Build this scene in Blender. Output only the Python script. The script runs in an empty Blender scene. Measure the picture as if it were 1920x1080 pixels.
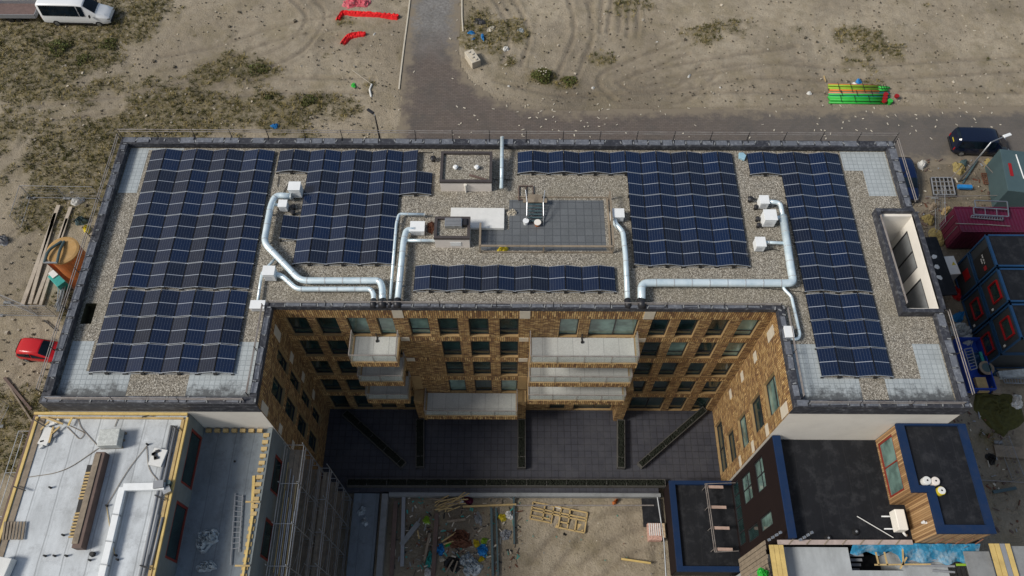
import bpy, bmesh, math, random
import numpy as np
from mathutils import Vector, Matrix
R = math.radians
PI = math.pi
random.seed(7)
sc = bpy.context.scene
C = sc.collection
# ------------------------------------------------------------------ camera
F = 1480.0; PITCH = R(60.95); ROLL = R(0.3); CH = 58.0
cd = bpy.data.cameras.new('camera'); cam = bpy.data.objects.new('camera', cd); C.objects.link(cam)
cd.sensor_width = 36; cd.lens = 36 * F / 1920; cd.clip_start = 0.5; cd.clip_end = 3000
cam.location = (0, 0, CH)
cam.matrix_world = Matrix.Translation((0, 0, CH)) @ Matrix.Rotation(R(90) - PITCH, 4, 'X') @ Matrix.Rotation(ROLL, 4, 'Z')
sc.camera = cam

def at(u, v, z=0.0):
    """point of the place at height z seen at this spot of the photograph (survey helper)"""
    a = (u - 960) / F; b = -(v - 540) / F
    c, s = math.cos(ROLL), math.sin(ROLL)
    a, b = a * c - b * s, a * s + b * c
    dy = math.cos(PITCH) + b * math.sin(PITCH); dz = -math.sin(PITCH) + b * math.cos(PITCH)
    t = (z - CH) / dz
    return Vector((a * t, dy * t, z))

# ------------------------------------------------------------------ materials
def newmat(name):
    m = bpy.data.materials.new(name); m.use_nodes = True
    nt = m.node_tree; nt.nodes.clear()
    out = nt.nodes.new('ShaderNodeOutputMaterial'); p = nt.nodes.new('ShaderNodeBsdfPrincipled')
    nt.links.new(p.outputs[0], out.inputs[0])
    return m, nt, p

def N(nt, t, **kw):
    n = nt.nodes.new(t)
    for k, v in kw.items():
        if k in n.inputs.keys(): n.inputs[k].default_value = v
        else: setattr(n, k, v)
    return n

def ramp(nt, fac, stops, interp='LINEAR'):
    n = nt.nodes.new('ShaderNodeValToRGB'); cr = n.color_ramp; cr.interpolation = interp
    while len(cr.elements) < len(stops): cr.elements.new(0.5)
    for e, (pos, col) in zip(cr.elements, stops):
        e.position = pos; e.color = (*col, 1) if len(col) == 3 else col
    nt.links.new(fac, n.inputs[0]); return n.outputs[0]

def mix(nt, fac, a, b, mode='MIX'):
    n = nt.nodes.new('ShaderNodeMix'); n.data_type = 'RGBA'; n.blend_type = mode
    for s, v in ((n.inputs[0], fac), (n.inputs[6], a), (n.inputs[7], b)):
        if isinstance(v, (int, float)): s.default_value = v
        elif isinstance(v, tuple): s.default_value = (*v, 1)[:4]
        else: nt.links.new(v, s)
    return n.outputs[2]

def math_(nt, op, a, b=None, clamp=False):
    n = nt.nodes.new('ShaderNodeMath'); n.operation = op; n.use_clamp = clamp
    for s, v in ((n.inputs[0], a), (n.inputs[1], b)):
        if v is None: continue
        if isinstance(v, (int, float)): s.default_value = v
        else: nt.links.new(v, s)
    return n.outputs[0]

def noise(nt, vec, scale, detail=4, rough=0.6):
    n = N(nt, 'ShaderNodeTexNoise', Scale=scale, Detail=detail, Roughness=rough)
    nt.links.new(vec, n.inputs['Vector']); return n.outputs[0]

def wpos(nt):
    return nt.nodes.new('ShaderNodeNewGeometry').outputs['Position']

def bump(nt, p, h, strength=0.4, dist=0.02):
    b = N(nt, 'ShaderNodeBump', Strength=strength, Distance=dist)
    nt.links.new(h, b.inputs['Height']); nt.links.new(b.outputs[0], p.inputs['Normal'])

def M(name, col, rough=0.7, metal=0.0, var=0.25, scale=3.0, dirt=0.0, dirtcol=(0.05, 0.045, 0.04), bmp=0.15, fine=25.0, spec=0.5):
    m, nt, p = newmat(name)
    pos = wpos(nt)
    n1 = noise(nt, pos, scale, 5, 0.65)
    lo = tuple(max(0, c * (1 - var)) for c in col); hi = tuple(min(1, c * (1 + var)) for c in col)
    c = ramp(nt, n1, [(0.3, lo), (0.7, hi)])
    n3 = noise(nt, pos, fine, 3, 0.6)
    c = mix(nt, 0.35, c, ramp(nt, n3, [(0.3, lo), (0.7, hi)]))
    if dirt:
        n2 = noise(nt, pos, scale * 0.6 + 0.4, 6, 0.7)
        c = mix(nt, ramp(nt, n2, [(0.48, (0, 0, 0)), (0.68, (dirt,) * 3)]), c, dirtcol)
    nt.links.new(c, p.inputs['Base Color'])
    p.inputs['Roughness'].default_value = rough; p.inputs['Metallic'].default_value = metal; p.inputs['Specular IOR Level'].default_value = spec
    if bmp: bump(nt, p, n3, bmp, 0.02)
    return m

mt = {}
mt['black'] = M('black_rubber', (0.012, 0.012, 0.013), 0.6, var=0.3)
mt['dark'] = M('dark_metal', (0.03, 0.03, 0.035), 0.45, 0.3)
mt['steel'] = M('galvanised_steel', (0.42, 0.44, 0.46), 0.4, 0.8, var=0.2, dirt=0.3)
mt['rail'] = M('weathered_rail_steel', (0.34, 0.31, 0.29), 0.55, 0.5, var=0.3, dirt=0.4, dirtcol=(0.12, 0.06, 0.04))
mt['white'] = M('white_enamel', (0.82, 0.84, 0.85), 0.35, var=0.06, dirt=0.12, dirtcol=(0.4, 0.38, 0.35))
mt['offwhite'] = M('cream_render', (0.82, 0.78, 0.71), 0.85, var=0.06, scale=0.6, dirt=0.12, dirtcol=(0.42, 0.38, 0.33))
mt['pinkwhite'] = M('pale_render', (0.78, 0.72, 0.67), 0.85, var=0.07, scale=0.7, dirt=0.12, dirtcol=(0.38, 0.33, 0.3))
mt['wood'] = M('fresh_timber', (0.50, 0.36, 0.16), 0.75, var=0.25, scale=2.5, dirt=0.3, dirtcol=(0.2, 0.13, 0.06))
mt['yellowwood'] = M('yellow_timber', (0.62, 0.45, 0.16), 0.7, var=0.2, scale=2.0, dirt=0.25, dirtcol=(0.3, 0.2, 0.08))
mt['oldwood'] = M('weathered_timber', (0.26, 0.21, 0.155), 0.85, var=0.3, scale=2.5, dirt=0.4, dirtcol=(0.09, 0.07, 0.055))
mt['brownwood'] = M('brown_plywood', (0.13, 0.085, 0.07), 0.7, var=0.3, scale=1.5, dirt=0.3)
mt['concrete'] = M('grey_concrete', (0.24, 0.25, 0.255), 0.9, var=0.15, scale=1.2, dirt=0.4, dirtcol=(0.11, 0.11, 0.11))
mt['palestone'] = M('pale_stone', (0.55, 0.50, 0.41), 0.85, var=0.1, dirt=0.2, dirtcol=(0.35, 0.3, 0.24))
mt['red'] = M('red_paint', (0.30, 0.008, 0.010), 0.4, var=0.15, bmp=0)
mt['redframe'] = M('red_window_frame', (0.22, 0.03, 0.018), 0.5, var=0.15)
mt['brightred'] = M('bright_red_mesh', (0.75, 0.008, 0.012), 0.8, var=0.3, scale=6, bmp=0.6, fine=12)
mt['pinkred'] = M('faded_red_plastic', (0.6, 0.1, 0.14), 0.8, var=0.5, scale=5, dirt=0.6, dirtcol=(0.4, 0.33, 0.3))
mt['crimson'] = M('crimson_container_paint', (0.10, 0.007, 0.034), 0.5, var=0.15, scale=0.8, dirt=0.4, dirtcol=(0.07, 0.02, 0.02))
mt['blue'] = M('blue_paint', (0.010, 0.055, 0.14), 0.5, var=0.15, dirt=0.3, dirtcol=(0.03, 0.06, 0.12))
mt['brightblue'] = M('bright_blue_plastic', (0.02, 0.2, 0.5), 0.5, var=0.25, scale=4)
mt['tarpblue'] = M('blue_tarpaulin', (0.02, 0.20, 0.36), 0.6, var=0.6, scale=1.1, dirt=0.7, dirtcol=(0.4, 0.45, 0.47))
mt['navy'] = M('dark_blue_roof_edge', (0.008, 0.026, 0.078), 0.75, var=0.12, scale=1, dirt=0.2, spec=.2)
mt['darkfac'] = M('dark_brown_cladding', (0.013, 0.007, 0.007), 0.85, var=0.2, scale=1, spec=.2)
mt['teal'] = M('teal_plastic', (0.03, 0.30, 0.27), 0.6, var=0.3, scale=4)
mt['tealgrey'] = M('teal_grey_metal', (0.06, 0.10, 0.11), 0.5, var=0.1, scale=1.0)
mt['green'] = M('bright_green_plastic', (0.03, 0.42, 0.05), 0.5, var=0.2, scale=3)
mt['lime'] = M('lime_plastic', (0.25, 0.42, 0.03), 0.6, var=0.2)
mt['yellow'] = M('yellow_plastic', (0.6, 0.48, 0.03), 0.6, var=0.25, scale=6)
mt['orange'] = M('orange_paint', (0.45, 0.13, 0.03), 0.6, var=0.25, scale=1.5, dirt=0.5, dirtcol=(0.35, 0.2, 0.09))
mt['tan'] = M('dusty_orange_lid', (0.42, 0.25, 0.09), 0.8, var=0.2, scale=1.5, dirt=0.3, dirtcol=(0.45, 0.35, 0.22))
mt['plasticsheet'] = M('clear_plastic_sheet', (0.42, 0.47, 0.50), 0.35, var=0.4, scale=3, bmp=0.8, fine=7)
mt['foam'] = M('white_foam', (0.7, 0.7, 0.68), 0.8, var=0.1)
mt['pipegrey'] = M('grey_pvc_pipe', (0.26, 0.27, 0.29), 0.5, var=0.1)
mt['mesh'] = M('dull_scaffold_net', (0.06, 0.08, 0.10), 0.8, var=0.3)
mt['rust'] = M('rusty_steel', (0.14, 0.055, 0.03), 0.8, var=0.4, scale=4)
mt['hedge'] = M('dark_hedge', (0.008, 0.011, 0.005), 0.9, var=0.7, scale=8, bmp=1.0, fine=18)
mt['weed'] = M('olive_weed', (0.065, 0.063, 0.012), 0.9, var=0.5, scale=5, bmp=0)
mt['dryweed'] = M('dry_grass', (0.27, 0.215, 0.085), 0.9, var=0.4, scale=5, bmp=0)
mt['whitepaint'] = M('white_car_paint', (0.78, 0.80, 0.82), 0.25, var=0.03, bmp=0)
mt['darkpaint'] = M('dark_navy_car_paint', (0.006, 0.011, 0.03), 0.18, var=0.1, bmp=0)
mt['redpaint'] = M('red_car_paint', (0.48, 0.008, 0.014), 0.25, var=0.06, bmp=0)
mt['bluepaint'] = M('blue_car_paint', (0.004, 0.012, 0.05), 0.25, var=0.06, bmp=0)

def glass_mat(name, col, rough=0.08, spec=0.7):
    m, nt, p = newmat(name)
    c = ramp(nt, noise(nt, wpos(nt), 0.9, 2), [(0.35, tuple(x * 0.55 for x in col)), (0.65, tuple(x * 1.4 for x in col))])
    nt.links.new(c, p.inputs['Base Color'])
    p.inputs['Roughness'].default_value = rough; p.inputs['Specular IOR Level'].default_value = spec
    return m
mt['glass'] = glass_mat('window_glass', (0.014, 0.034, 0.034))
mt['blind'] = glass_mat('window_with_pale_blind', (0.13, 0.21, 0.19))
mt['carglass'] = glass_mat('car_glass', (0.006, 0.012, 0.020), .06, .35)
mt['tyre'] = mt['black']

def clear_glass():
    m, nt, p = newmat('clear_balustrade_glass')
    p.inputs['Base Color'].default_value = (0.55, 0.62, 0.58, 1); p.inputs['Roughness'].default_value = 0.05
    p.inputs['Alpha'].default_value = 0.28; p.inputs['Specular IOR Level'].default_value = 0.85
    return m
mt['railglass'] = clear_glass()

def gravel_mat():
    m, nt, p = newmat('roof_gravel'); pos = wpos(nt)
    v = N(nt, 'ShaderNodeTexVoronoi', Scale=20.0); nt.links.new(pos, v.inputs['Vector'])
    sep = nt.nodes.new('ShaderNodeSeparateColor'); nt.links.new(v.outputs['Color'], sep.inputs[0])
    c = ramp(nt, sep.outputs[0], [(0.0, (0.11, 0.10, 0.085)), (0.3, (0.25, 0.225, 0.185)), (0.6, (0.37, 0.335, 0.28)), (0.82, (0.47, 0.44, 0.38)), (1, (0.72, 0.68, 0.60))])
    e = ramp(nt, v.outputs['Distance'], [(0.3, (1, 1, 1)), (0.9, (0.45, 0.43, 0.40))])
    c = mix(nt, 1.0, c, e, 'MULTIPLY')
    big = noise(nt, pos, 0.35, 4)
    big2 = noise(nt, pos, 1.6, 6, 0.75); c = mix(nt, ramp(nt, big2, [(0.5, (0, 0, 0)), (0.72, (0.5, 0.5, 0.5))]), c, (0.17, 0.165, 0.15))
    c = mix(nt, ramp(nt, big, [(0.45, (0, 0, 0)), (0.7, (0.4, 0.4, 0.4))]), c, (0.22, 0.195, 0.14))
    nt.links.new(c, p.inputs['Base Color']); p.inputs['Roughness'].default_value = 0.9
    bump(nt, p, v.outputs['Distance'], 0.7, -0.03)
    return m
mt['gravel'] = gravel_mat()

def tile_mat(name, a, b, joint, size, dirt, jw=0.02, w2=None, stain=(0.045, 0.05, 0.055), rough=0.6, front=None):
    m, nt, p = newmat(name); pos = wpos(nt)
    br = N(nt, 'ShaderNodeTexBrick'); br.offset = 0.0
    br.inputs['Scale'].default_value = 1; br.inputs['Brick Width'].default_value = w2 or size; br.inputs['Row Height'].default_value = size
    br.inputs['Mortar Size'].default_value = jw; br.inputs['Mortar Smooth'].default_value = 0.3
    br.inputs['Color1'].default_value = (*a, 1); br.inputs['Color2'].default_value = (*b, 1); br.inputs['Mortar'].default_value = (*joint, 1)
    nt.links.new(pos, br.inputs['Vector'])
    c = br.outputs[0]
    n1 = noise(nt, pos, 0.8, 6, 0.7)
    c = mix(nt, ramp(nt, n1, [(0.42, (0, 0, 0)), (0.7, (dirt,) * 3)]), c, stain)
    n2 = noise(nt, pos, 14, 3, 0.7)
    c = mix(nt, 0.25, c, ramp(nt, n2, [(0.3, tuple(x * 0.5 for x in a)), (0.7, tuple(x * 1.5 for x in a))]))
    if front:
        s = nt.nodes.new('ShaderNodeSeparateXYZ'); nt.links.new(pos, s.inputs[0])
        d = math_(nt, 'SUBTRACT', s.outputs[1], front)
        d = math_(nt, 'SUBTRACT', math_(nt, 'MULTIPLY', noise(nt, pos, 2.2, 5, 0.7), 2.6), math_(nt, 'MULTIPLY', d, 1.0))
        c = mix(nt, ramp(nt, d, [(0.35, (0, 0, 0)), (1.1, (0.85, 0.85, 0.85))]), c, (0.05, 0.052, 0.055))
    nt.links.new(c, p.inputs['Base Color']); p.inputs['Roughness'].default_value = rough
    bump(nt, p, br.outputs[1], 0.5, -0.01)
    return m
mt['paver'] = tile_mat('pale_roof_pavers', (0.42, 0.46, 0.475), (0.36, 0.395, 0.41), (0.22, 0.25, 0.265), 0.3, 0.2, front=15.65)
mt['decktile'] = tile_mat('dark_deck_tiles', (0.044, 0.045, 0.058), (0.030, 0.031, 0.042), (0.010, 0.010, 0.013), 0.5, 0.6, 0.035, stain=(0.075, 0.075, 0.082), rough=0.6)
mt['terracetile'] = tile_mat('grey_rubber_tiles', (0.135, 0.145, 0.155), (0.105, 0.113, 0.122), (0.06, 0.066, 0.073), 0.5, 0.4, 0.03, stain=(0.06, 0.065, 0.065))
mt['balctile'] = tile_mat('pale_balcony_slab', (0.50, 0.51, 0.49), (0.44, 0.45, 0.43), (0.2, 0.2, 0.2), 5.0, 0.3, 0.015, w2=0.95, stain=(0.2, 0.2, 0.19))

def brick_mat(name, soldier=False, dull=1.0):
    m, nt, p = newmat(name)
    uv = nt.nodes.new('ShaderNodeUVMap').outputs[0]
    sep = nt.nodes.new('ShaderNodeSeparateXYZ'); nt.links.new(uv, sep.inputs[0])
    cmb = nt.nodes.new('ShaderNodeCombineXYZ')
    nt.links.new(sep.outputs[1 if soldier else 0], cmb.inputs[0]); nt.links.new(sep.outputs[0 if soldier else 1], cmb.inputs[1])
    nz = noise(nt, uv, 5.0, 2)
    off = nt.nodes.new('ShaderNodeVectorMath'); off.operation = 'MULTIPLY_ADD'
    cc = nt.nodes.new('ShaderNodeCombineXYZ'); nt.links.new(nz, cc.inputs[1])
    nt.links.new(cc.outputs[0], off.inputs[0]); off.inputs[1].default_value = (0, 0.012, 0); nt.links.new(cmb.outputs[0], off.inputs[2])
    br = N(nt, 'ShaderNodeTexBrick'); br.offset = 0.37; br.offset_frequency = 2
    br.inputs['Scale'].default_value = 1; br.inputs['Brick Width'].default_value = 0.5 if soldier else 0.30; br.inputs['Row Height'].default_value = 0.13 if soldier else 0.10
    br.inputs['Mortar Size'].default_value = 0.017; br.inputs['Mortar Smooth'].default_value = 0.2; br.inputs['Bias'].default_value = 0.0
    br.inputs['Color1'].default_value = (0, 0, 0, 1); br.inputs['Color2'].default_value = (1, 1, 1, 1); br.inputs['Mortar'].default_value = (0.5, 0.5, 0.5, 1)
    nt.links.new(off.outputs[0], br.inputs['Vector'])
    d = dull
    c = ramp(nt, br.outputs[0], [(0, (0.15 * d, 0.072 * d, 0.032 * d)), (0.25, (0.30 * d, 0.165 * d, 0.062 * d)), (0.6, (0.42 * d, 0.25 * d, 0.09 * d)), (1, (0.66 * d, 0.45 * d, 0.20 * d))])
    c = mix(nt, br.outputs[1], c, (0.035, 0.022, 0.014))
    n2 = noise(nt, uv, 1.3, 5, 0.7)
    c = mix(nt, ramp(nt, n2, [(0.46, (0, 0, 0)), (0.72, (0.28, 0.28, 0.28))]), c, (0.19, 0.09, 0.05))
    nt.links.new(c, p.inputs['Base Color']); p.inputs['Roughness'].default_value = 0.85
    bump(nt, p, br.outputs[1], 0.8, -0.02)
    return m
mt['brick'] = brick_mat('orange_brown_brick'); mt['soldier'] = brick_mat('upright_brick_course', True)
mt['reveal'] = M('ochre_brick_reveal', (0.33, 0.22, 0.10), 0.85, var=0.2)

def cells_mat():
    """dark solar cells: object space, panel 1 m wide by 1.74 m long centred on the origin"""
    m, nt, p = newmat('dark_solar_cells')
    tc = nt.nodes.new('ShaderNodeTexCoord').outputs['Object']
    s = nt.nodes.new('ShaderNodeSeparateXYZ'); nt.links.new(tc, s.inputs[0])
    fx = math_(nt, 'ABSOLUTE', math_(nt, 'SUBTRACT', math_(nt, 'FRACT', math_(nt, 'ADD', math_(nt, 'MULTIPLY', s.outputs[0], 6.3), 0.5)), 0.5))
    fy = math_(nt, 'ABSOLUTE', math_(nt, 'SUBTRACT', math_(nt, 'FRACT', math_(nt, 'MULTIPLY', s.outputs[1], 12.0)), 0.5))
    lx = ramp(nt, fx, [(0.46, (0, 0, 0)), (0.49, (1, 1, 1))])
    lx = ramp(nt, math_(nt, 'ABSOLUTE', math_(nt, 'SUBTRACT', math_(nt, 'FRACT', math_(nt, 'ADD', math_(nt, 'MULTIPLY', s.outputs[0], 6.3), 0.5)), 0.0)), [(0.0, (1, 1, 1)), (0.07, (0, 0, 0))])
    ly = ramp(nt, fy, [(0.44, (0, 0, 0)), (0.5, (0.25, 0.25, 0.25))])
    mid = ramp(nt, math_(nt, 'ABSOLUTE', s.outputs[1]), [(0.012, (1, 1, 1)), (0.02, (0, 0, 0))])
    oi = nt.nodes.new('ShaderNodeObjectInfo')
    base = ramp(nt, oi.outputs['Random'], [(0, (0.003, 0.005, 0.016)), (0.35, (0.002, 0.008, 0.032)), (0.8, (0.002, 0.011, 0.044)), (1, (0.006, 0.009, 0.022))])
    nn = noise(nt, wpos(nt), 1.5, 4)
    base = mix(nt, ramp(nt, nn, [(0.45, (0, 0, 0)), (0.75, (0.22, 0.22, 0.22))]), base, (0.03, 0.032, 0.038))
    c = mix(nt, ly, base, (0.05, 0.065, 0.10))
    c = mix(nt, math_(nt, 'MULTIPLY', lx, 0.9), c, (0.15, 0.18, 0.23))
    c = mix(nt, mid, c, (0.40, 0.44, 0.50))
    nt.links.new(c, p.inputs['Base Color']); p.inputs['Roughness'].default_value = 0.10
    p.inputs['Specular IOR Level'].default_value = 0.85
    return m
mt['cells'] = cells_mat()
mt['panelframe'] = M('panel_frame_aluminium', (0.5, 0.53, 0.56), 0.35, 0.6, var=0.05, bmp=0)
mt['darkframe'] = M('dark_panel_edge', (0.02, 0.022, 0.028), 0.4, 0.3, var=0.05, bmp=0)

def duct_mat():
    m, nt, p = newmat('spiral_galvanised_duct'); pos = wpos(nt)
    n1 = noise(nt, pos, 2.0, 4); c = ramp(nt, n1, [(0.3, (0.60, 0.73, 0.80)), (0.7, (0.80, 0.91, 0.96))])
    nt.links.new(c, p.inputs['Base Color']); p.inputs['Metallic'].default_value = 0.3; p.inputs['Roughness'].default_value = 0.33
    bump(nt, p, noise(nt, pos, 22, 2), 0.25, 0.02)
    return m
mt['duct'] = duct_mat()
mt['ductband'] = M('duct_joint_band', (0.62, 0.65, 0.66), 0.35, 0.5, var=0.1)

def bitumen(name, col, sx=0.0, pale=(0.2, 0.2, 0.21), amt=0.4, sc_=1.0, seam=0.0, seamcol=(0.02, 0.02, 0.022), pitch=1.0, off=0.0, spec=.5):
    m, nt, p = newmat(name); pos = wpos(nt)
    mp = N(nt, 'ShaderNodeMapping'); mp.inputs['Scale'].default_value = (1, 0.35, 1); nt.links.new(pos, mp.inputs[0])
    n1 = noise(nt, mp.outputs[0], 0.8 * sc_, 7, 0.7)
    c = ramp(nt, n1, [(0.3, tuple(x * 0.7 for x in col)), (0.7, tuple(x * 1.35 for x in col))])
    n2 = noise(nt, pos, 1.4 * sc_, 6, 0.75)
    c = mix(nt, ramp(nt, n2, [(0.5, (0, 0, 0)), (0.72, (amt,) * 3)]), c, pale)
    if seam:
        s = nt.nodes.new('ShaderNodeSeparateXYZ'); nt.links.new(pos, s.inputs[0])
        wob = math_(nt, 'MULTIPLY', noise(nt, pos, 0.5, 2), 0.12)
        f = math_(nt, 'FRACT', math_(nt, 'DIVIDE', math_(nt, 'ADD', math_(nt, 'ADD', s.outputs[0], wob), off), pitch))
        l = ramp(nt, f, [(0.0, (seam,) * 3), (0.045, (seam * 0.6,) * 3), (0.06, (0, 0, 0)), (0.12, (0, 0, 0)), (0.14, (seam * 0.35,) * 3), (0.17, (0, 0, 0))])
        c = mix(nt, l, c, seamcol)
    n3 = noise(nt, pos, 30, 3)
    c = mix(nt, 0.2, c, ramp(nt, n3, [(0.3, tuple(x * 0.5 for x in col)), (0.7, tuple(min(1, x * 1.6) for x in col))]))
    nt.links.new(c, p.inputs['Base Color']); p.inputs['Roughness'].default_value = 0.65; p.inputs['Specular IOR Level'].default_value = spec
    bump(nt, p, n3, 0.2, 0.01)
    return m
mt['parapet'] = bitumen('bitumen_parapet', (0.03, 0.032, 0.042), pale=(0.24, 0.25, 0.27), amt=0.7, sc_=2.2)
mt['flap'] = bitumen('silvery_membrane_flap', (0.12, 0.13, 0.155), pale=(0.36, 0.38, 0.41), amt=0.8, sc_=3)
mt['roofwhite'] = bitumen('grey_white_membrane', (0.50, 0.53, 0.555), pale=(0.25, 0.26, 0.27), amt=0.75, seam=0.75, seamcol=(0.13, 0.14, 0.15), pitch=1.25, off=0.35)
mt['terracemem'] = bitumen('blue_grey_membrane', (0.17, 0.20, 0.225), pale=(0.07, 0.08, 0.09), amt=0.7, seam=0.6, seamcol=(0.05, 0.06, 0.07), pitch=1.05, off=0.3)
mt['roofblack'] = bitumen('black_roofing_felt', (0.011, 0.012, 0.015), pale=(0.055, 0.056, 0.062), amt=0.7, sc_=1.1, seam=0.55, seamcol=(0.03, 0.031, 0.034), pitch=1.0, spec=.25)
mt['greyconcretewall'] = bitumen('grey_board_wall', (0.17, 0.195, 0.20), pale=(0.24, 0.26, 0.26), amt=0.4, sc_=1.5)

def clad_mat():
    m, nt, p = newmat('wood_slat_cladding')
    uv = nt.nodes.new('ShaderNodeUVMap').outputs[0]
    s = nt.nodes.new('ShaderNodeSeparateXYZ'); nt.links.new(uv, s.inputs[0])
    r = math_(nt, 'DIVIDE', s.outputs[0], 0.11); fr = math_(nt, 'FRACT', r); fl = math_(nt, 'FLOOR', r)
    wn = nt.nodes.new('ShaderNodeTexWhiteNoise'); wn.noise_dimensions = '1D'; nt.links.new(fl, wn.inputs['W'])
    c = ramp(nt, wn.outputs[0], [(0, (0.22, 0.12, 0.055)), (0.5, (0.34, 0.2, 0.09)), (1, (0.5, 0.32, 0.16))])
    c = mix(nt, ramp(nt, fr, [(0, (1, 1, 1)), (0.2, (0, 0, 0))]), c, (0.04, 0.02, 0.01))
    nt.links.new(c, p.inputs['Base Color']); p.inputs['Roughness'].default_value = 0.65
    bump(nt, p, ramp(nt, fr, [(0, (0, 0, 0)), (0.2, (1, 1, 1))]), 0.7, 0.02)
    return m
mt['clad'] = clad_mat()

# ------------------------------------------------------------------ mesh builder
class MB:
    def __init__(s): s.v = []; s.f = []; s.m = []; s.uv = {}
    def quad(s, pts, mi=0, uv=None):
        b = len(s.v); s.v += [tuple(p) for p in pts]; s.f.append(tuple(range(b, b + len(pts)))); s.m.append(mi)
        if uv: s.uv[len(s.f) - 1] = uv
    def box(s, x0, x1, y0, y1, z0, z1, mi=0):
        b = len(s.v)
        s.v += [(x, y, z) for z in (z0, z1) for y in (y0, y1) for x in (x0, x1)]
        for f in ((0, 2, 3, 1), (4, 5, 7, 6), (0, 1, 5, 4), (2, 6, 7, 3), (0, 4, 6, 2), (1, 3, 7, 5)):
            s.f.append(tuple(b + i for i in f)); s.m.append(mi)
    def obox(s, c, size, rz=0, ry=0, rx=0, mi=0, bev=0):
        M_ = Matrix.Translation(Vector(c)) @ Matrix.Rotation(rz, 4, 'Z') @ Matrix.Rotation(ry, 4, 'Y') @ Matrix.Rotation(rx, 4, 'X')
        b = len(s.v); a, d, h = size[0] / 2, size[1] / 2, size[2] / 2
        s.v += [tuple(M_ @ Vector((x, y, z))) for z in (-h, h) for y in (-d, d) for x in (-a, a)]
        for f in ((0, 2, 3, 1), (4, 5, 7, 6), (0, 1, 5, 4), (2, 6, 7, 3), (0, 4, 6, 2), (1, 3, 7, 5)):
            s.f.append(tuple(b + i for i in f)); s.m.append(mi)
    def bar(s, p, q, w=0.05, h=None, mi=0):
        p = Vector(p); q = Vector(q); d = (q - p); L = d.length; h = h or w
        if L < 1e-6: return
        d.normalize(); up = Vector((0, 0, 1)) if abs(d.z) < 0.95 else Vector((0, 1, 0))
        r = d.cross(up).normalized(); u = r.cross(d).normalized(); b = len(s.v)
        for P_ in (p, q):
            for (i, j) in ((-1, -1), (1, -1), (1, 1), (-1, 1)): s.v.append(tuple(P_ + r * (i * w / 2) + u * (j * h / 2)))
        for f in ((0, 1, 2, 3), (7, 6, 5, 4), (0, 4, 5, 1), (1, 5, 6, 2), (2, 6, 7, 3), (3, 7, 4, 0)):
            s.f.append(tuple(b + i for i in f)); s.m.append(mi)
    def tube(s, pts, r, seg=8, mi=0, cap=True, radii=None):
        pts = [Vector(p) for p in pts]; b = len(s.v); n = len(pts); prev = None
        for i, p in enumerate(pts):
            d = (pts[min(i + 1, n - 1)] - pts[max(i - 1, 0)]).normalized()
            if prev is None:
                up = Vector((0, 0, 1)) if abs(d.z) < 0.9 else Vector((1, 0, 0)); a = d.cross(up).normalized()
            else:
                a = (prev - d * prev.dot(d)); a = a.normalized() if a.length > 1e-5 else d.orthogonal().normalized()
            prev = a; c = d.cross(a); rr = radii[i] if radii else r
            for k in range(seg):
                t = 2 * PI * k / seg; s.v.append(tuple(p + a * math.cos(t) * rr + c * math.sin(t) * rr))
        for i in range(n - 1):
            for k in range(seg):
                k2 = (k + 1) % seg
                s.f.append((b + i * seg + k, b + i * seg + k2, b + (i + 1) * seg + k2, b + (i + 1) * seg + k)); s.m.append(mi)
        if cap:
            s.f.append(tuple(b + k for k in range(seg))[::-1]); s.m.append(mi)
            s.f.append(tuple(b + (n - 1) * seg + k for k in range(seg))); s.m.append(mi)
    def cyl(s, c, r, z0, z1, seg=20, mi=0, r2=None):
        s.tube([(c[0], c[1], z0), (c[0], c[1], z1)], r, seg, mi, True, [r, r if r2 is None else r2])
    def prism(s, poly, z0, z1, mi=0):
        b = len(s.v); n = len(poly)
        s.v += [(x, y, z0) for x, y in poly] + [(x, y, z1) for x, y in poly]
        s.f.append(tuple(b + i for i in range(n))[::-1]); s.m.append(mi)
        s.f.append(tuple(b + n + i for i in range(n))); s.m.append(mi)
        for i in range(n):
            j = (i + 1) % n; s.f.append((b + i, b + j, b + n + j, b + n + i)); s.m.append(mi)
    def build(s, name, mat, parent=None, origin=None, smooth=False, bevel=0, world=True):
        me = bpy.data.meshes.new(name)
        o_ = Vector(origin) if origin is not None else Vector((0, 0, 0))
        if parent is not None and world: o_ = Vector(parent['_w']) if '_w' in parent else Vector(parent.location)
        me.from_pydata([(x - o_.x, y - o_.y, z - o_.z) for x, y, z in s.v], [], s.f)
        for m_ in (mat if isinstance(mat, (list, tuple)) else [mat]): me.materials.append(m_)
        me.polygons.foreach_set('material_index', s.m)
        if s.uv:
            uvl = me.uv_layers.new(name='UVMap')
            for fi, uvs in s.uv.items():
                for li, w in zip(me.polygons[fi].loop_indices, uvs): uvl.data[li].uv = w
        if smooth: me.polygons.foreach_set('use_smooth', [True] * len(me.polygons))
        me.update()
        o = bpy.data.objects.new(name, me); C.objects.link(o)
        if parent is not None:
            o.parent = parent
            o['_w'] = tuple(o_)
        else: o.location = o_; o['_w'] = tuple(o_)
        if bevel:
            bm = o.modifiers.new('bevel', 'BEVEL'); bm.width = bevel; bm.segments = 2; bm.limit_method = 'ANGLE'
        return o

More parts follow.
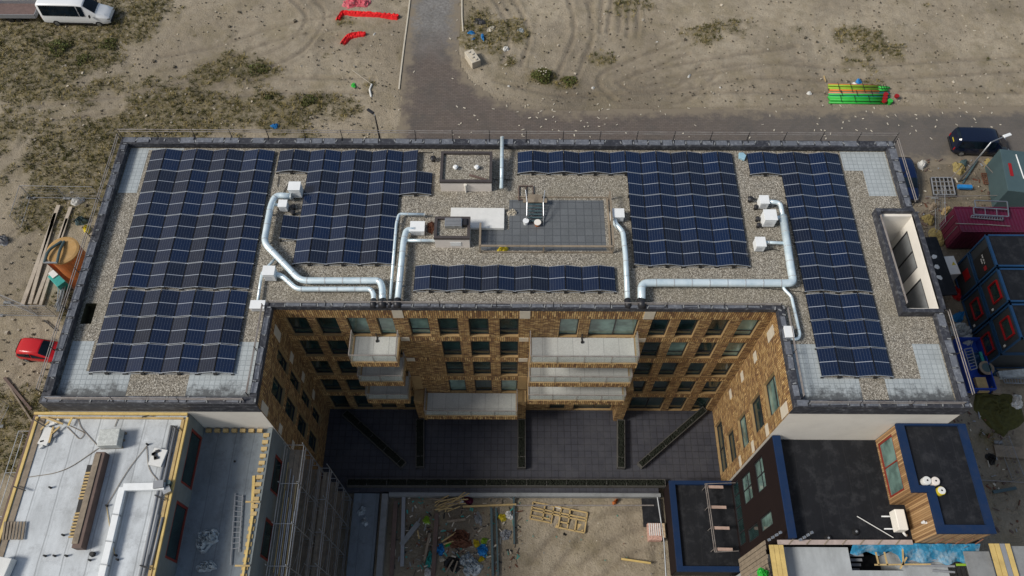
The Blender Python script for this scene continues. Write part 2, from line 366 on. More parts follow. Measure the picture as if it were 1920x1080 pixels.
def tag(o, label=None, cat=None, group=None, kind=None):
    if label: o['label'] = label
    if cat: o['category'] = cat
    if group: o['group'] = group
    if kind: o['kind'] = kind
    return o
def thing(name, label, cat, loc=(0, 0, 0), group=None, rz=0):
    o = bpy.data.objects.new(name, None); C.objects.link(o); o.location = loc; o.rotation_euler = (0, 0, rz)
    o['_w'] = tuple(loc); o.empty_display_size = 0.3
    return tag(o, label, cat, group)
def kids(o): return [c for c in bpy.data.objects if c.parent is o]
def copy_tree(o, parent=None):
    c = o.copy(); C.objects.link(c); c.parent = parent
    for ch in list(o.children): copy_tree(ch, c)
    return c
def dup(proto, loc, rz=0, label=None, group=None):
    c = copy_tree(proto); c.location = loc; c.rotation_euler = (0, 0, rz)
    if label: c['label'] = label
    if group: c['group'] = group
    return c
def fillet(pts, r, n=6):
    pts = [Vector(p) for p in pts]; out = [pts[0]]
    for i in range(1, len(pts) - 1):
        a, b, c = pts[i - 1], pts[i], pts[i + 1]
        d1 = (a - b); d2 = (c - b); rr = min(r, d1.length * 0.45, d2.length * 0.45)
        p = b + d1.normalized() * rr; q = b + d2.normalized() * rr
        for k in range(n + 1):
            t = k / n; out.append(p * (1 - t) ** 2 + b * 2 * t * (1 - t) + q * t * t)
    out.append(pts[-1]); return out
def crumple(name, mat, c, rx, ry, h, seed, n=16, rz=0, parent=None, amp=0.6, flat=0.0):
    """a crumpled sheet thrown in a heap: closed shallow dome with folds"""
    rnd = np.random.RandomState(seed); mb = MB(); ang = np.linspace(0, 2 * PI, n * 2, endpoint=False); rings = n
    A = rnd.rand(6) * 6.28; K = rnd.randint(2, 9, 6)
    def edge(t): return 1 + 0.13 * math.sin(2 * t + A[0]) + 0.11 * math.sin(3 * t + A[1]) + 0.08 * math.sin(5 * t + A[2]) + 0.05 * math.sin(9 * t + A[3])
    for i in range(rings + 1):
        q = i / rings
        for k, t in enumerate(ang):
            e = edge(t); x = math.cos(t) * q * e * rx; y = math.sin(t) * q * e * ry
            z = h * (1 - q ** 2.2) + (rnd.rand() - 0.5) * h * amp * (1 if 0 < i < rings else 0) + h * 0.25 * amp * math.sin(K[0] * t + 5 * q + A[4]) * q * (1 - q) * 4
            if i == rings: z = -0.03
            x2 = x * math.cos(rz) - y * math.sin(rz); y2 = x * math.sin(rz) + y * math.cos(rz)
            mb.v.append((c[0] + x2, c[1] + y2, c[2] + max(z, -0.03)))
    L = len(ang)
    for i in range(rings):
        for k in range(L):
            k2 = (k + 1) % L; mb.f.append((i * L + k, i * L + k2, (i + 1) * L + k2, (i + 1) * L + k)); mb.m.append(0)
    return mb.build(name, mat, parent, origin=c)
# ================================================================== ground sheet
def vnoise(X, Y, cell, seed):
    rnd = np.random.RandomState(seed); G = rnd.rand(256, 256)
    x = X / cell + 100.3; y = Y / cell + 100.7; xi = np.floor(x).astype(int); yi = np.floor(y).astype(int)
    fx = x - xi; fy = y - yi; fx = fx * fx * (3 - 2 * fx); fy = fy * fy * (3 - 2 * fy)
    g = lambda a, b: G[a % 256, b % 256]
    return (g(xi, yi) * (1 - fx) + g(xi + 1, yi) * fx) * (1 - fy) + (g(xi, yi + 1) * (1 - fx) + g(xi + 1, yi + 1) * fx) * fy
def fbm(X, Y, cell, seed, o=4):
    t = 0; a = 1; s = 0
    for i in range(o): t = t + a * vnoise(X, Y, cell / 2 ** i, seed + i); s += a; a *= 0.55
    return t / s
def seg_dist(X, Y, pts):
    d = np.full(X.shape, 1e9)
    for (x0, y0), (x1, y1) in zip(pts[:-1], pts[1:]):
        dx, dy = x1 - x0, y1 - y0; L = dx * dx + dy * dy + 1e-9
        t = np.clip(((X - x0) * dx + (Y - y0) * dy) / L, 0, 1)
        d = np.minimum(d, np.hypot(X - x0 - t * dx, Y - y0 - t * dy))
    return d
xs = np.concatenate([[-1500, -500, -200, -110], np.arange(-74, 74.01, 0.2), [110, 200, 500, 1500]])
ys = np.concatenate([[-1200, -400, -120, -40, -10], np.arange(4, 82.01, 0.2), [120, 200, 500, 1500]])
X, Y = np.meshgrid(xs, ys)
def px2(L, z=0): return [tuple(at(u, v, z)[:2]) for u, v in L]
H = (fbm(X, Y, 7, 1, 4) - 0.5) * 0.35 + (fbm(X, Y, 0.9, 9, 3) - 0.5) * 0.17
# wheel ruts through the sand: pairs of tracks
tracks = []
def ruts(pl, gap=1.9):
    P_ = [tuple(q[:2]) for q in fillet([at(u, v, 0) for u, v in pl], 9, 7)]
    for sgn in (-1, 1):
        out = []
        for i, (x, y) in enumerate(P_):
            a = P_[max(i - 1, 0)]; b = P_[min(i + 1, len(P_) - 1)]; dx, dy = b[0] - a[0], b[1] - a[1]; L = math.hypot(dx, dy)
            out.append((x - dy / L * gap / 2 * sgn, y + dx / L * gap / 2 * sgn))
        tracks.append(out)
ruts([(240, 190), (420, 150), (560, 90), (600, 30), (560, -10)]); ruts([(60, 215), (300, 185), (480, 160), (700, 160)])
ruts([(300, 120), (420, 100), (520, 60), (640, 40)]); ruts([(920, 165), (1040, 195), (1200, 190), (1500, 185), (1920, 186)])
ruts([(1060, 150), (1100, 60), (1080, -10)]); ruts([(1280, 90), (1180, 130), (1130, 150), (1180, 190), (1280, 180), (1330, 130)])
ruts([(1500, 100), (1300, 130), (1200, 150)]); ruts([(1250, 160), (1420, 130), (1560, 140), (1920, 120)]); ruts([(960, 120), (980, 60), (940, -10)])
ruts([(1160, -5), (1150, 60)], 1.2); ruts([(1120, -5), (1115, 60)], 1.2); ruts([(1190, 0), (1185, 70)], 1.0)
ruts([(0, 480), (60, 420), (150, 340)], 1.8); ruts([(20, 740), (60, 690), (60, 620), (30, 540)], 1.7)
ruts([(1010, 1070), (1060, 1010), (1120, 940), (1200, 930)], 1.6); ruts([(1100, 1075), (1170, 1020), (1230, 1000)], 1.4)
rut = np.zeros(X.shape)
for t_ in tracks:
    d = seg_dist(X, Y, t_) + (fbm(X, Y, 1.1, 31, 2) - 0.5) * 0.25
    rut = np.maximum(rut, np.exp(-(d / 0.2) ** 2)); H += 0.07 * np.exp(-((d - 0.42) / 0.16) ** 2)
cleat = 0.5 + 0.5 * np.sin(X * 9 + Y * 12)
H -= rut * 0.10 * (0.6 + 0.4 * cleat)
# vegetation patches
grass = np.zeros(X.shape)
G_ = [(60, 100, 9, 1.1), (20, 70, 8, 1.0), (110, 95, 5, .9), (40, 145, 6, .7), (20, 250, 6, .6), (60, 300, 6, .5), (200, 85, 3, .6), (250, 40, 4, .4), (160, 300, 5, .8), (190, 280, 4, .9), (120, 340, 5, .8), (200, 350, 4, .6),
      (10, 330, 5, .5), (410, 138, 2.6, .9), (440, 142, 2.6, .8), (485, 135, 2.8, .9), (300, 232, 6, .9), (360, 228, 6, .9), (420, 225, 5, .7), (520, 232, 4, .6), (580, 195, 1.8, 1.1), (505, 185, 1.2, .9), (180, 160, 4, .6),
      (270, 5, 4, .8), (560, 215, 3, .3), (620, 200, 3, .4), (900, 30, 3.5, .8), (930, 55, 3.5, .9), (960, 25, 3, .6), (890, 70, 3, .8), (930, 100, 2.5, .5), (1017, 145, 1.5, 1.0), (1070, 155, 1.8, .8), (950, 120, 1.8, .6),
      (1310, 60, 3, .3), (1290, 50, 2.5, .3), (1640, 70, 4, .32), (1700, 60, 4, .3), (1190, 10, 3, .4), (1600, 60, 3, .4), (1500, 30, 8, .2), (1130, 110, 2, .5), (640, 40, 1.5, .8), (690, 95, 2, .5), (700, 165, 3, .4), (640, 210, 3, .5),
      (60, 390, 3, .6), (120, 560, 3, .5), (15, 790, 3, .9), (10, 850, 3, .8), (1850, 820, 1.2, .6), (1740, 300, 2.5, .3), (90, 520, 2, .6), (145, 590, 1.5, .9)]
for u, v, r, s in G_:
    c = at(u, v); grass = np.maximum(grass, s * np.exp(-(((X - c.x) / r) ** 2 + ((Y - c.y) / (r * 0.8)) ** 2)))
for u in (160, 60, 110, 300, 20):
    pass
leftbias = np.clip((-X - 14) / 40, 0, 1) * 0.22
grass = np.clip(grass + leftbias - rut * 0.3 + 0.05, 0, 1.2)
g2 = np.clip((grass * 1.5 + (fbm(X, Y, 3.4, 50, 5) - 0.5) * 2.4 - 0.62) * 2.4, 0, 1)
H += g2 * 0.10 * fbm(X, Y, 0.5, 77, 2)
# flat below buildings, road, yard
def inbox(x0, x1, y0, y1, pad=0.3): return (X > x0 - pad) & (X < x1 + pad) & (Y > y0 - pad) & (Y < y1 + pad)
lefty = (X > -46) & (X < -26) & (Y > 14) & (Y < 50); H = np.where(lefty, H * 0.3 - .03, H)
flat = inbox(-26, 25.5, 14.8, 34) | inbox(-27, -12, 0, 16) | inbox(10.5, 30, 0, 16) | inbox(36.5, 50, 24, 40)
H = np.where(flat, -0.12, H)
roadpts_n = px2([(770, -40), (750, 130), (745, 262)]); 
road_poly = px2([(768, -60), (765, 0), (757, 70), (750, 130), (746, 200), (742, 262)]) + [(-11.5, 45), (-12, 36.5), (26.5, 36.5), (31, 41.5), (35, 45.2), (46, 45.6), (80, 46), (80, 52.8)] + px2([(1920, 199), (1600, 201), (1400, 201), (1280, 202), (1150, 204), (1060, 204), (1000, 199), (950, 188), (910, 170), (882, 145), (866, 118), (862, 90), (864, 50), (866, 0), (868, -60)])
def poly_sd(X, Y, poly):
    ins = np.zeros(X.shape, bool); n = len(poly)
    for i in range(n):
        x0, y0 = poly[i]; x1, y1 = poly[(i + 1) % n]
        c = ((y0 > Y) != (y1 > Y)) & (X < (x1 - x0) * (Y - y0) / (y1 - y0 + 1e-12) + x0); ins ^= c
    d = seg_dist(X, Y, list(poly) + [poly[0]]); return np.where(ins, d, -d)
SD = poly_sd(X, Y, road_poly)
H = np.where(SD > 0.05, -0.05, np.minimum(H, 0.10 + 0 * H) * np.clip(-SD / 1.2, 0.25, 1))
H = np.where(np.hypot(X, Y - 35) > 110, -0.05, H)
mud_and_shade = np.clip((fbm(X, Y, 5, 90, 5) - 0.42) * 3, 0, 1) * 0.5
for u, v, r, s in [(1080, 185, 5, .9), (1200, 185, 5, .7), (1000, 160, 4, .5), (1080, 100, 3.5, .5), (1500, 170, 5, .5), (1250, 160, 4, .4), (350, 150, 10, .5), (150, 150, 8, .5), (1800, 330, 7, 1.0), (1740, 330, 3, .5), (1770, 320, 4, .5), (1860, 380, 5, .9), (1800, 450, 5, 1), (30, 500, 5, .5), (800, 1010, 3, 1), (860, 960, 2.5, 1), (740, 960, 2.5, 1), (1850, 900, 5, .5), (1780, 700, 8, .5), (1880, 800, 6, .5), (1780, 560, 5, .7), (940, 1050, 2, .6)]:  # sand-pit entries put its shade into the ground colour, the rest is mud
    c = at(u, v); mud_and_shade = np.maximum(mud_and_shade, s * np.exp(-(((X - c.x) / r) ** 2 + ((Y - c.y) / r) ** 2)))
nx, ny = len(xs), len(ys)
V = np.stack([X.ravel(), Y.ravel(), H.ravel()], 1)
idx = np.arange(nx * ny).reshape(ny, nx)
Fc = np.stack([idx[:-1, :-1], idx[:-1, 1:], idx[1:, 1:], idx[1:, :-1]], -1).reshape(-1, 4)
def np_mesh(name, V, Fc, attrs):
    me = bpy.data.meshes.new(name); me.vertices.add(len(V)); me.vertices.foreach_set('co', V.astype(np.float32).ravel())
    me.loops.add(Fc.size); me.loops.foreach_set('vertex_index', Fc.astype(np.int32).ravel())
    me.polygons.add(len(Fc)); me.polygons.foreach_set('loop_start', np.arange(0, Fc.size, 4, dtype=np.int32)); me.polygons.foreach_set('loop_total', np.full(len(Fc), 4, np.int32))
    me.update(calc_edges=True)
    for k, a in attrs.items():
        at_ = me.attributes.new(k, 'FLOAT', 'POINT'); at_.data.foreach_set('value', a.ravel().astype(np.float32))
    me.polygons.foreach_set('use_smooth', np.ones(len(Fc), bool)); return me
me = np_mesh('ground', V, Fc, {'grass': g2, 'rut': rut, 'mud_and_shade': mud_and_shade, 'road_edge': np.clip(1 + SD / 1.3, 0, 1)})
ground = bpy.data.objects.new('ground', me); C.objects.link(ground); tag(ground, kind='structure')
m, nt, p = newmat('sandy_ground'); pos = wpos(nt)
def attr(nt, n): a = nt.nodes.new('ShaderNodeAttribute'); a.attribute_name = n; return a.outputs['Fac']
n1 = noise(nt, pos, 0.12, 6, 0.6); n2 = noise(nt, pos, 1.1, 7, 0.7); n3 = noise(nt, pos, 6.0, 4, 0.7)
c = ramp(nt, n1, [(0.3, (0.335, 0.280, 0.205)), (0.7, (0.445, 0.382, 0.290))])
c = mix(nt, ramp(nt, n2, [(0.42, (0, 0, 0)), (0.66, (0.55, 0.55, 0.55))]), c, (0.23, 0.19, 0.13))
c = mix(nt, math_(nt, 'MULTIPLY', attr(nt, 'mud_and_shade'), 0.75), c, (0.095, 0.078, 0.058))
c = mix(nt, math_(nt, 'MULTIPLY', attr(nt, 'rut'), 0.4), c, (0.13, 0.105, 0.08))
c = mix(nt, ramp(nt, n3, [(0.55, (0, 0, 0)), (0.72, (0.5, 0.5, 0.5))]), c, (0.13, 0.11, 0.075))
c = mix(nt, ramp(nt, n3, [(0.28, (0.3, 0.3, 0.3)), (0.42, (0, 0, 0))]), c, (0.52, 0.47, 0.38))
gf = math_(nt, 'MULTIPLY', attr(nt, 'grass'), ramp(nt, noise(nt, pos, 2.3, 6, 0.75), [(0.36, (0.15, 0.15, 0.15)), (0.6, (1, 1, 1))]))
gc = ramp(nt, noise(nt, pos, 0.7, 6, 0.75), [(0.32, (0.028, 0.029, 0.008)), (0.5, (0.09, 0.075, 0.022)), (0.68, (0.21, 0.165, 0.065))])
c = mix(nt, gf, c, gc)
dk = ramp(nt, noise(nt, pos, 0.28, 7, 0.7), [(0.48, (0, 0, 0)), (0.66, (0.45, 0.45, 0.45))]); c = mix(nt, dk, c, (0.20, 0.165, 0.09))
nt.links.new(c, p.inputs['Base Color']); p.inputs['Roughness'].default_value = 0.95
hh = math_(nt, 'ADD', noise(nt, pos, 3.0, 8, 0.8), math_(nt, 'MULTIPLY', n3, 0.7))
bump(nt, p, hh, 0.9, 0.10)
me.materials.append(m)

# road sheet, one step above the ground
xr = np.arange(-14, 80, 0.5); yr = np.arange(36.5, 82, 0.5); XR, YR = np.meshgrid(xr, yr)
def grid_poly_mesh(name, poly, step, z, attrs=True):
    px_ = [p_[0] for p_ in poly]; py_ = [p_[1] for p_ in poly]
    A, B = np.meshgrid(np.arange(min(px_), max(px_) + step, step), np.arange(min(py_), max(py_) + step, step))
    sd = poly_sd(A, B, poly); wob = (fbm(A, B, 2.0, 5, 4) - 0.5) * 0.9
    keep = sd + wob * (sd < 1.2) > 0
    id_ = np.arange(A.size).reshape(A.shape); k4 = keep[:-1, :-1] & keep[:-1, 1:] & keep[1:, 1:] & keep[1:, :-1]
    Fq = np.stack([id_[:-1, :-1], id_[:-1, 1:], id_[1:, 1:], id_[1:, :-1]], -1)[k4]
    used = np.unique(Fq); remap = -np.ones(A.size, int); remap[used] = np.arange(len(used))
    return np_mesh(name, np.stack([A.ravel(), B.ravel(), np.full(A.size, z)], 1)[used], remap[Fq], {'edge': sd.ravel()[used]})
me = grid_poly_mesh('road', road_poly, 0.25, 0.0)
road = bpy.data.objects.new('road', me); C.objects.link(road); tag(road, kind='structure')
m, nt, p = newmat('dirty_brick_paved_road'); pos = wpos(nt)
br = N(nt, 'ShaderNodeTexBrick'); br.inputs['Scale'].default_value = 1; br.inputs['Brick Width'].default_value = 0.42; br.inputs['Row Height'].default_value = 0.2; br.inputs['Mortar Size'].default_value = 0.02
br.inputs['Color1'].default_value = (0.115, 0.092, 0.080, 1); br.inputs['Color2'].default_value = (0.148, 0.121, 0.106, 1); br.inputs['Mortar'].default_value = (0.085, 0.069, 0.06, 1)
nt.links.new(pos, br.inputs['Vector']); c = br.outputs[0]
s = nt.nodes.new('ShaderNodeSeparateXYZ'); nt.links.new(pos, s.inputs[0])
far = ramp(nt, math_(nt, 'DIVIDE', math_(nt, 'SUBTRACT', s.outputs[1], math_(nt, 'ADD', 55.5, math_(nt, 'MULTIPLY', noise(nt, pos, 0.5, 5), 5.0))), 8.0), [(0.0, (0, 0, 0)), (0.7, (1, 1, 1))])
grn = ramp(nt, noise(nt, pos, 4.0, 5, 0.8), [(0.35, (0.12, 0.115, 0.11)), (0.65, (0.27, 0.26, 0.25))])
c = mix(nt, far, c, grn)
right = ramp(nt, math_(nt, 'DIVIDE', math_(nt, 'SUBTRACT', s.outputs[0], 12.0), 30.0), [(0, (0, 0, 0)), (0.6, (0.6, 0.6, 0.6))])
c = mix(nt, right, c, (0.125, 0.115, 0.104))
c = mix(nt, ramp(nt, noise(nt, pos, 0.33, 6, 0.7), [(0.46, (0, 0, 0)), (0.7, (0.6, 0.6, 0.6))]), c, (0.07, 0.068, 0.064))
c = mix(nt, ramp(nt, noise(nt, pos, 1.6, 6, 0.75), [(0.52, (0, 0, 0)), (0.75, (0.6, 0.6, 0.6))]), c, (0.14, 0.115, 0.085))
ed = attr(nt, 'edge'); edn = math_(nt, 'ADD', ed, math_(nt, 'MULTIPLY', math_(nt, 'SUBTRACT', noise(nt, pos, 0.8, 7, 0.75), 0.58), 5.0))
c = mix(nt, ramp(nt, edn, [(0.0, (1, 1, 1)), (1.0, (0, 0, 0))]), c, (0.21, 0.175, 0.13))
nt.links.new(c, p.inputs['Base Color']); p.inputs['Roughness'].default_value = 0.85
bump(nt, p, noise(nt, pos, 7, 5, 0.8), 0.5, 0.03); me.materials.append(m)
# light kerb line left of the road
mb = MB(); k = px2([(771, -20), (765, 30), (757, 90), (751, 140), (748, 168)])
for a, b in zip(k[:-1], k[1:]): mb.bar((a[0], a[1], 0.05), (b[0], b[1], 0.05), 0.14, 0.1)
tag(mb.build('kerb', mt['palestone']), kind='structure')
mb = MB(); k = px2([(866, -20), (866, 30), (868, 60)])
for a, b in zip(k[:-1], k[1:]): mb.bar((a[0], a[1], 0.05), (b[0], b[1], 0.05), 0.14, 0.1)
tag(mb.build('kerb', mt['palestone']), kind='structure')
# paper and leaf litter
mb = MB(); rnd = random.Random(3); n = 0
while n < 135:
    u = rnd.uniform(745, 1920); v = rnd.uniform(20, 262); q = at(u, v, 0.02)
    dens = 1 if v > 195 else (0.5 if 750 < u < 870 else 0.04)
    if u < 880 and v < 140: dens = 0.25
    if rnd.random() > dens or (math.sin(u * 0.045) + math.sin(u * .011 + 2) + rnd.random() * 2 < 0.6): continue
    a = rnd.uniform(0, PI); w = rnd.uniform(0.06, 0.15); h = rnd.uniform(0.03, 0.06)
    mb.obox((q.x, q.y, 0.05), (2 * w, 2 * h, 0.015), a, rnd.uniform(-.2, .2)); n += 1
tag(mb.build('litter', mt['palestone']), 'pale scraps of litter and leaves scattered over the road', 'litter', kind='stuff')
# earth clods and stones
mb = MB(); rnd = random.Random(5)
for i in range(2600):
    u = rnd.uniform(0, 1920); v = rnd.uniform(-5, 262) if i % 5 else rnd.uniform(262, 760)
    if v > 262:
        u = rnd.uniform(0, 190) if i % 2 else rnd.uniform(1720, 1900)
    q = at(u, v, 0.04)
    if poly_sd(np.array([q.x]), np.array([q.y]), road_poly)[0] > -0.3: continue
    if q.x > 36 and q.y < 40: continue
    s_ = rnd.uniform(0.03, 0.09) * (1.7 if rnd.random() < 0.07 else 1)
    mb.obox((q.x, q.y, 0.05), (s_ * 2, s_ * 1.5, s_), rnd.uniform(0, 3), rnd.uniform(-.5, .5), rnd.uniform(-.5, .5), mi=0 if rnd.random() < 0.75 else 1)
tag(mb.build('earth_clods', [M('dark_earth', (0.10, 0.085, 0.06), 0.95, var=0.3), M('dry_sand_lump', (0.45, 0.40, 0.32), 0.95, var=0.2)]), 'small earth clods and stones scattered on the sand', 'clods', kind='stuff')
# weeds: small blade clumps where the patches are
gx = ((X > -72) & (X < 72) & (Y > 4) & (Y < 80) & (SD < -0.3) & ~flat)
cand = np.argwhere(gx & (g2 > 0.35)); rs = np.random.RandomState(4); pick = cand[rs.choice(len(cand), 9000)]
mb = MB()
for (i, j) in pick:
    x = X[i, j] + rs.rand() * .3; y = Y[i, j] + rs.rand() * .3; z = H[i, j]; hgt = 0.10 + rs.rand() * 0.22 * g2[i, j]; mi = 0 if rs.rand() < 0.62 else 1
    for k in range(6):
        a = rs.rand() * 6.28; l = 0.1 + rs.rand() * 0.18; w = 0.035
        cx, cy = x + rs.randn() * .09, y + rs.randn() * .09
        mb.quad([(cx - w * math.sin(a), cy + w * math.cos(a), z - .02), (cx + w * math.sin(a), cy - w * math.cos(a), z - .02), (cx + l * math.cos(a), cy + l * math.sin(a), z + hgt)], mi)
tag(mb.build('weeds', [mt['weed'], mt['dryweed']]), 'low weeds and dry grass growing in patches on the sand', 'weeds', kind='stuff')

# ================================================================== walls
def wallframe(p0, p1):
    p0 = Vector(p0); p1 = Vector(p1); d = (p1 - p0); L = d.length; d.normalize(); n = Vector((d.y, -d.x))
    return p0, d, n, L
def wpt(fr, s, dd, z): q = fr[0] + fr[1] * s + fr[2] * dd; return (q.x, q.y, z)
def wall(mb, fr, z0, z1, holes, bands=(), depth=0.22, mb_=0, ms=1, mr=2, L=None):
    L = L or fr[3]; ss = sorted({0, L} | {h[0] for h in holes} | {h[1] for h in holes}); zz = sorted({z0, z1} | {h[2] for h in holes} | {h[3] for h in holes} | {b for t in bands for b in t})
    zz = [z for z in zz if z0 <= z <= z1]
    for s0, s1 in zip(ss[:-1], ss[1:]):
        for a, b in zip(zz[:-1], zz[1:]):
            cs, cz = (s0 + s1) / 2, (a + b) / 2
            if any(h[0] < cs < h[1] and h[2] < cz < h[3] for h in holes): continue
            mi = ms if any(t[0] < cz < t[1] for t in bands) else mb_
            mb.quad([wpt(fr, s0, 0, a), wpt(fr, s1, 0, a), wpt(fr, s1, 0, b), wpt(fr, s0, 0, b)], mi, [(s0, a), (s1, a), (s1, b), (s0, b)])
    for h in holes:
        a, b, c, d = h[:4]
        for q in ([(a, 0, c), (b, 0, c), (b, -depth, c), (a, -depth, c)], [(a, 0, d), (a, -depth, d), (b, -depth, d), (b, 0, d)],
                  [(a, 0, c), (a, -depth, c), (a, -depth, d), (a, 0, d)], [(b, 0, c), (b, 0, d), (b, -depth, d), (b, -depth, c)]):
            mb.quad([wpt(fr, *t) for t in q], mr, [(t[1] * 1.0, t[2]) if abs(q[0][0] - q[2][0]) < 1e-6 else (t[0], t[1]) for t in q])
def wbox(mb, fr, s0, s1, d0, d1, z0, z1, mi=0):
    b = len(mb.v)
    mb.v += [wpt(fr, s, d, z) for z in (z0, z1) for d in (d0, d1) for s in (s0, s1)]
    for f in ((0, 2, 3, 1), (4, 5, 7, 6), (0, 1, 5, 4), (2, 6, 7, 3), (0, 4, 6, 2), (1, 3, 7, 5)):
        mb.f.append(tuple(b + i for i in f)); mb.m.append(mi)
def window(parent, fr, h, depth=0.22, fm=None, gm=None, mull=(), trans=(), ft=0.07, name='window', sill=True):
    a, b, c, d = h[:4]; fm = fm or mt['dark']; mb = MB(); e = 0.004
    wbox(mb, fr, a + e, b - e, -depth - .02, -depth + .05, c + e, c + ft); wbox(mb, fr, a + e, b - e, -depth - .02, -depth + .05, d - ft, d - e)
    for s in (a + e, b - ft): wbox(mb, fr, s, s + ft - e, -depth - .02, -depth + .048, c + ft, d - ft)
    for m_ in mull: wbox(mb, fr, a + (b - a) * m_ - .035, a + (b - a) * m_ + .035, -depth - .02, -depth + .046, c + ft, d - ft)
    for t_ in trans: wbox(mb, fr, a + ft, b - ft, -depth - .02, -depth + .044, c + (d - c) * t_ - .035, c + (d - c) * t_ + .035)
    w = mb.build(name, fm, parent)
    mb = MB(); mb.quad([wpt(fr, a + ft / 2, -depth, c + ft / 2), wpt(fr, b - ft / 2, -depth, c + ft / 2), wpt(fr, b - ft / 2, -depth, d - ft / 2), wpt(fr, a + ft / 2, -depth, d - ft / 2)])
    mb.build('pane', gm or mt['glass'], w)
    return w

# ================================================================== the apartment building with the solar roof
ZR = 17.0; ZP = 17.5
X0, X1, Y0, Y1 = -25.6, 24.95, 15.25, 33.65; CX0, CX1, CY = -13.9, 15.4, 21.2
apt = thing('apartment_building', 'large U-shaped brown brick apartment building with gravel roof full of solar panels', 'building', (0, 27, 0))
FT = [16.06, 12.88, 9.70, 6.52, 3.40]; FB = [13.6, 10.45, 7.3, 4.15, 0.64]
BANDS = [(16.12, 17.2), (12.92, 13.5), (9.75, 10.35), (6.58, 7.15), (3.44, 4.0)]
walls = MB()
rear = wallframe((CX0, CY), (CX1, CY)); rgt = wallframe((CX1, CY), (CX1, Y0)); lft = wallframe((CX0, Y0), (CX0, CY))
def S(x): return x - CX0
holes = []; specs = []
cols = {'W1': (-13.5, -12.25), 'W2': (-11.75, -10.5), 'W3': (-9.9, -8.7), 'W4': (-8.1, -7.1), 'W5': (-6.2, -5.0), 'W6': (-4.45, -3.25), 'W7': (-2.6, -1.4), 'W8': (-0.75, 0.42),
        'W9': (2.88, 4.05), 'W10': (4.7, 7.6), 'W11': (8.38, 9.5), 'W12': (10.07, 11.2), 'W13': (11.93, 13.03), 'W14': (13.7, 14.85)}
for r_ in range(5):
    for n_, (a, b) in cols.items():
        if n_ == 'W5' and r_ > 0: continue
        top = FT[r_]; bot = FB[r_]; door = n_ in ('W3', 'W4', 'W9', 'W10') or (r_ == 3 and n_ in ('W6', 'W7', 'W8')) or r_ == 4
        if door: bot = FB[r_] - 0.02
        if r_ == 4 and n_ in ('W6', 'W7', 'W8'): a, b = {'W6': (-5.6, -3.9), 'W7': (-3.4, -1.6), 'W8': (-1.1, 0.1)}[n_]
        if r_ == 4 and n_ == 'W11': a, b = 8.9, 11.4
        if r_ == 4 and n_ == 'W12': continue
        h = (S(a), S(b), bot, top); holes.append(h)
        pale = (n_ in ('W3', 'W4', 'W9', 'W10') and r_ == 0) or (n_ == 'W12' and r_ == 1) or (n_ == 'W14' and r_ < 2) or (n_ in ('W6', 'W8') and r_ == 3) or (n_ == 'W5')
        specs.append((rear, h, mt['blind'] if pale else mt['glass'], (0.54,) if n_ == 'W10' or (r_ == 4 and n_ == 'W11') else (), (0.27,) if not door else ()))
wall(walls, rear, 0.6, 17.2, holes, BANDS)
wall(walls, rgt, 0.6, 17.2, (hr := [(CY - 18.3, CY - 16.15, b, t) for b, t in ((12.95, 15.15), (9.8, 12.0), (6.6, 8.55), (3.42, 5.35))] + [(CY - 19.9, CY - 16.2, 0.64, 2.75)]), [(16.12, 17.2), (12.1, 12.5), (8.95, 9.35), (5.75, 6.15)])
for i, h in enumerate(hr): specs.append((rgt, h, mt['blind'] if i in (0, 2) else mt['glass'], (0.5,) if i == 4 else (), (0.62,) if i < 4 else (0.5,)))
hl = [(a - Y0, b - Y0, z0_, z1_) for (z0_, z1_) in ((12.5, 15.1), (9.3, 11.9), (6.15, 8.7), (2.9, 5.5)) for a, b in ((16.85, 18.1), (18.95, 19.85))]
wall(walls, lft, 0.6, 17.2, hl, [(16.12, 17.2), (12.0, 12.4), (8.9, 9.25), (5.7, 6.1)])
for h in hl: specs.append((lft, h, mt['glass'], (), (0.3,)))
# outer walls
for a, b in (((X1, Y0), (X1, Y1)), ((X1, Y1), (X0, Y1)), ((X0, Y1), (X0, Y0))):
    fr = wallframe(a, b); hs = [(s, s + 1.2, z0_, z0_ + 1.9) for s in np.arange(1.5, fr[3] - 2, 3.1) for z0_ in (1.2, 4.4, 7.6, 10.8, 13.9)]
    if a[0] == X1 and b[0] == X1: hs = [h for h in hs if not (20.0 < Y0 + h[0] < 28.5 and h[2] > 9)]
    wall(walls, fr, 0, 17.15, hs)
    back = MB()
walls.build('wall', [mt['brick'], mt['soldier'], mt['reveal']], apt)
mb = MB()
for a, b in (((X1 - .4, Y0 + .4), (X1 - .4, 21.0)), ((X1 - .4, 28.3), (X1 - .4, Y1 - .4)), ((X1 - .4, Y1 - .4), (X0 + .4, Y1 - .4)), ((X0 + .4, Y1 - .4), (X0 + .4, Y0 + .4))):
    fr = wallframe(a, b); mb.quad([wpt(fr, 0, 0.18, 0), wpt(fr, fr[3], 0.18, 0), wpt(fr, fr[3], 0.18, 17), wpt(fr, 0, 0.18, 17)])
mb.build('dark_interior', mt['glass'], apt)
# white end walls of the wings
for a, b in ((X0 + .02, CX0 - .02), (CX1 + .02, X1 - .02)): mb = MB(); mb.box(a, b, Y0, Y0 + .3, 0, 17.15); mb.build('rendered_end_wall', mt['offwhite'], apt)
for s_ in specs: window(apt, s_[0], s_[1], gm=s_[2], mull=s_[3], trans=s_[4])
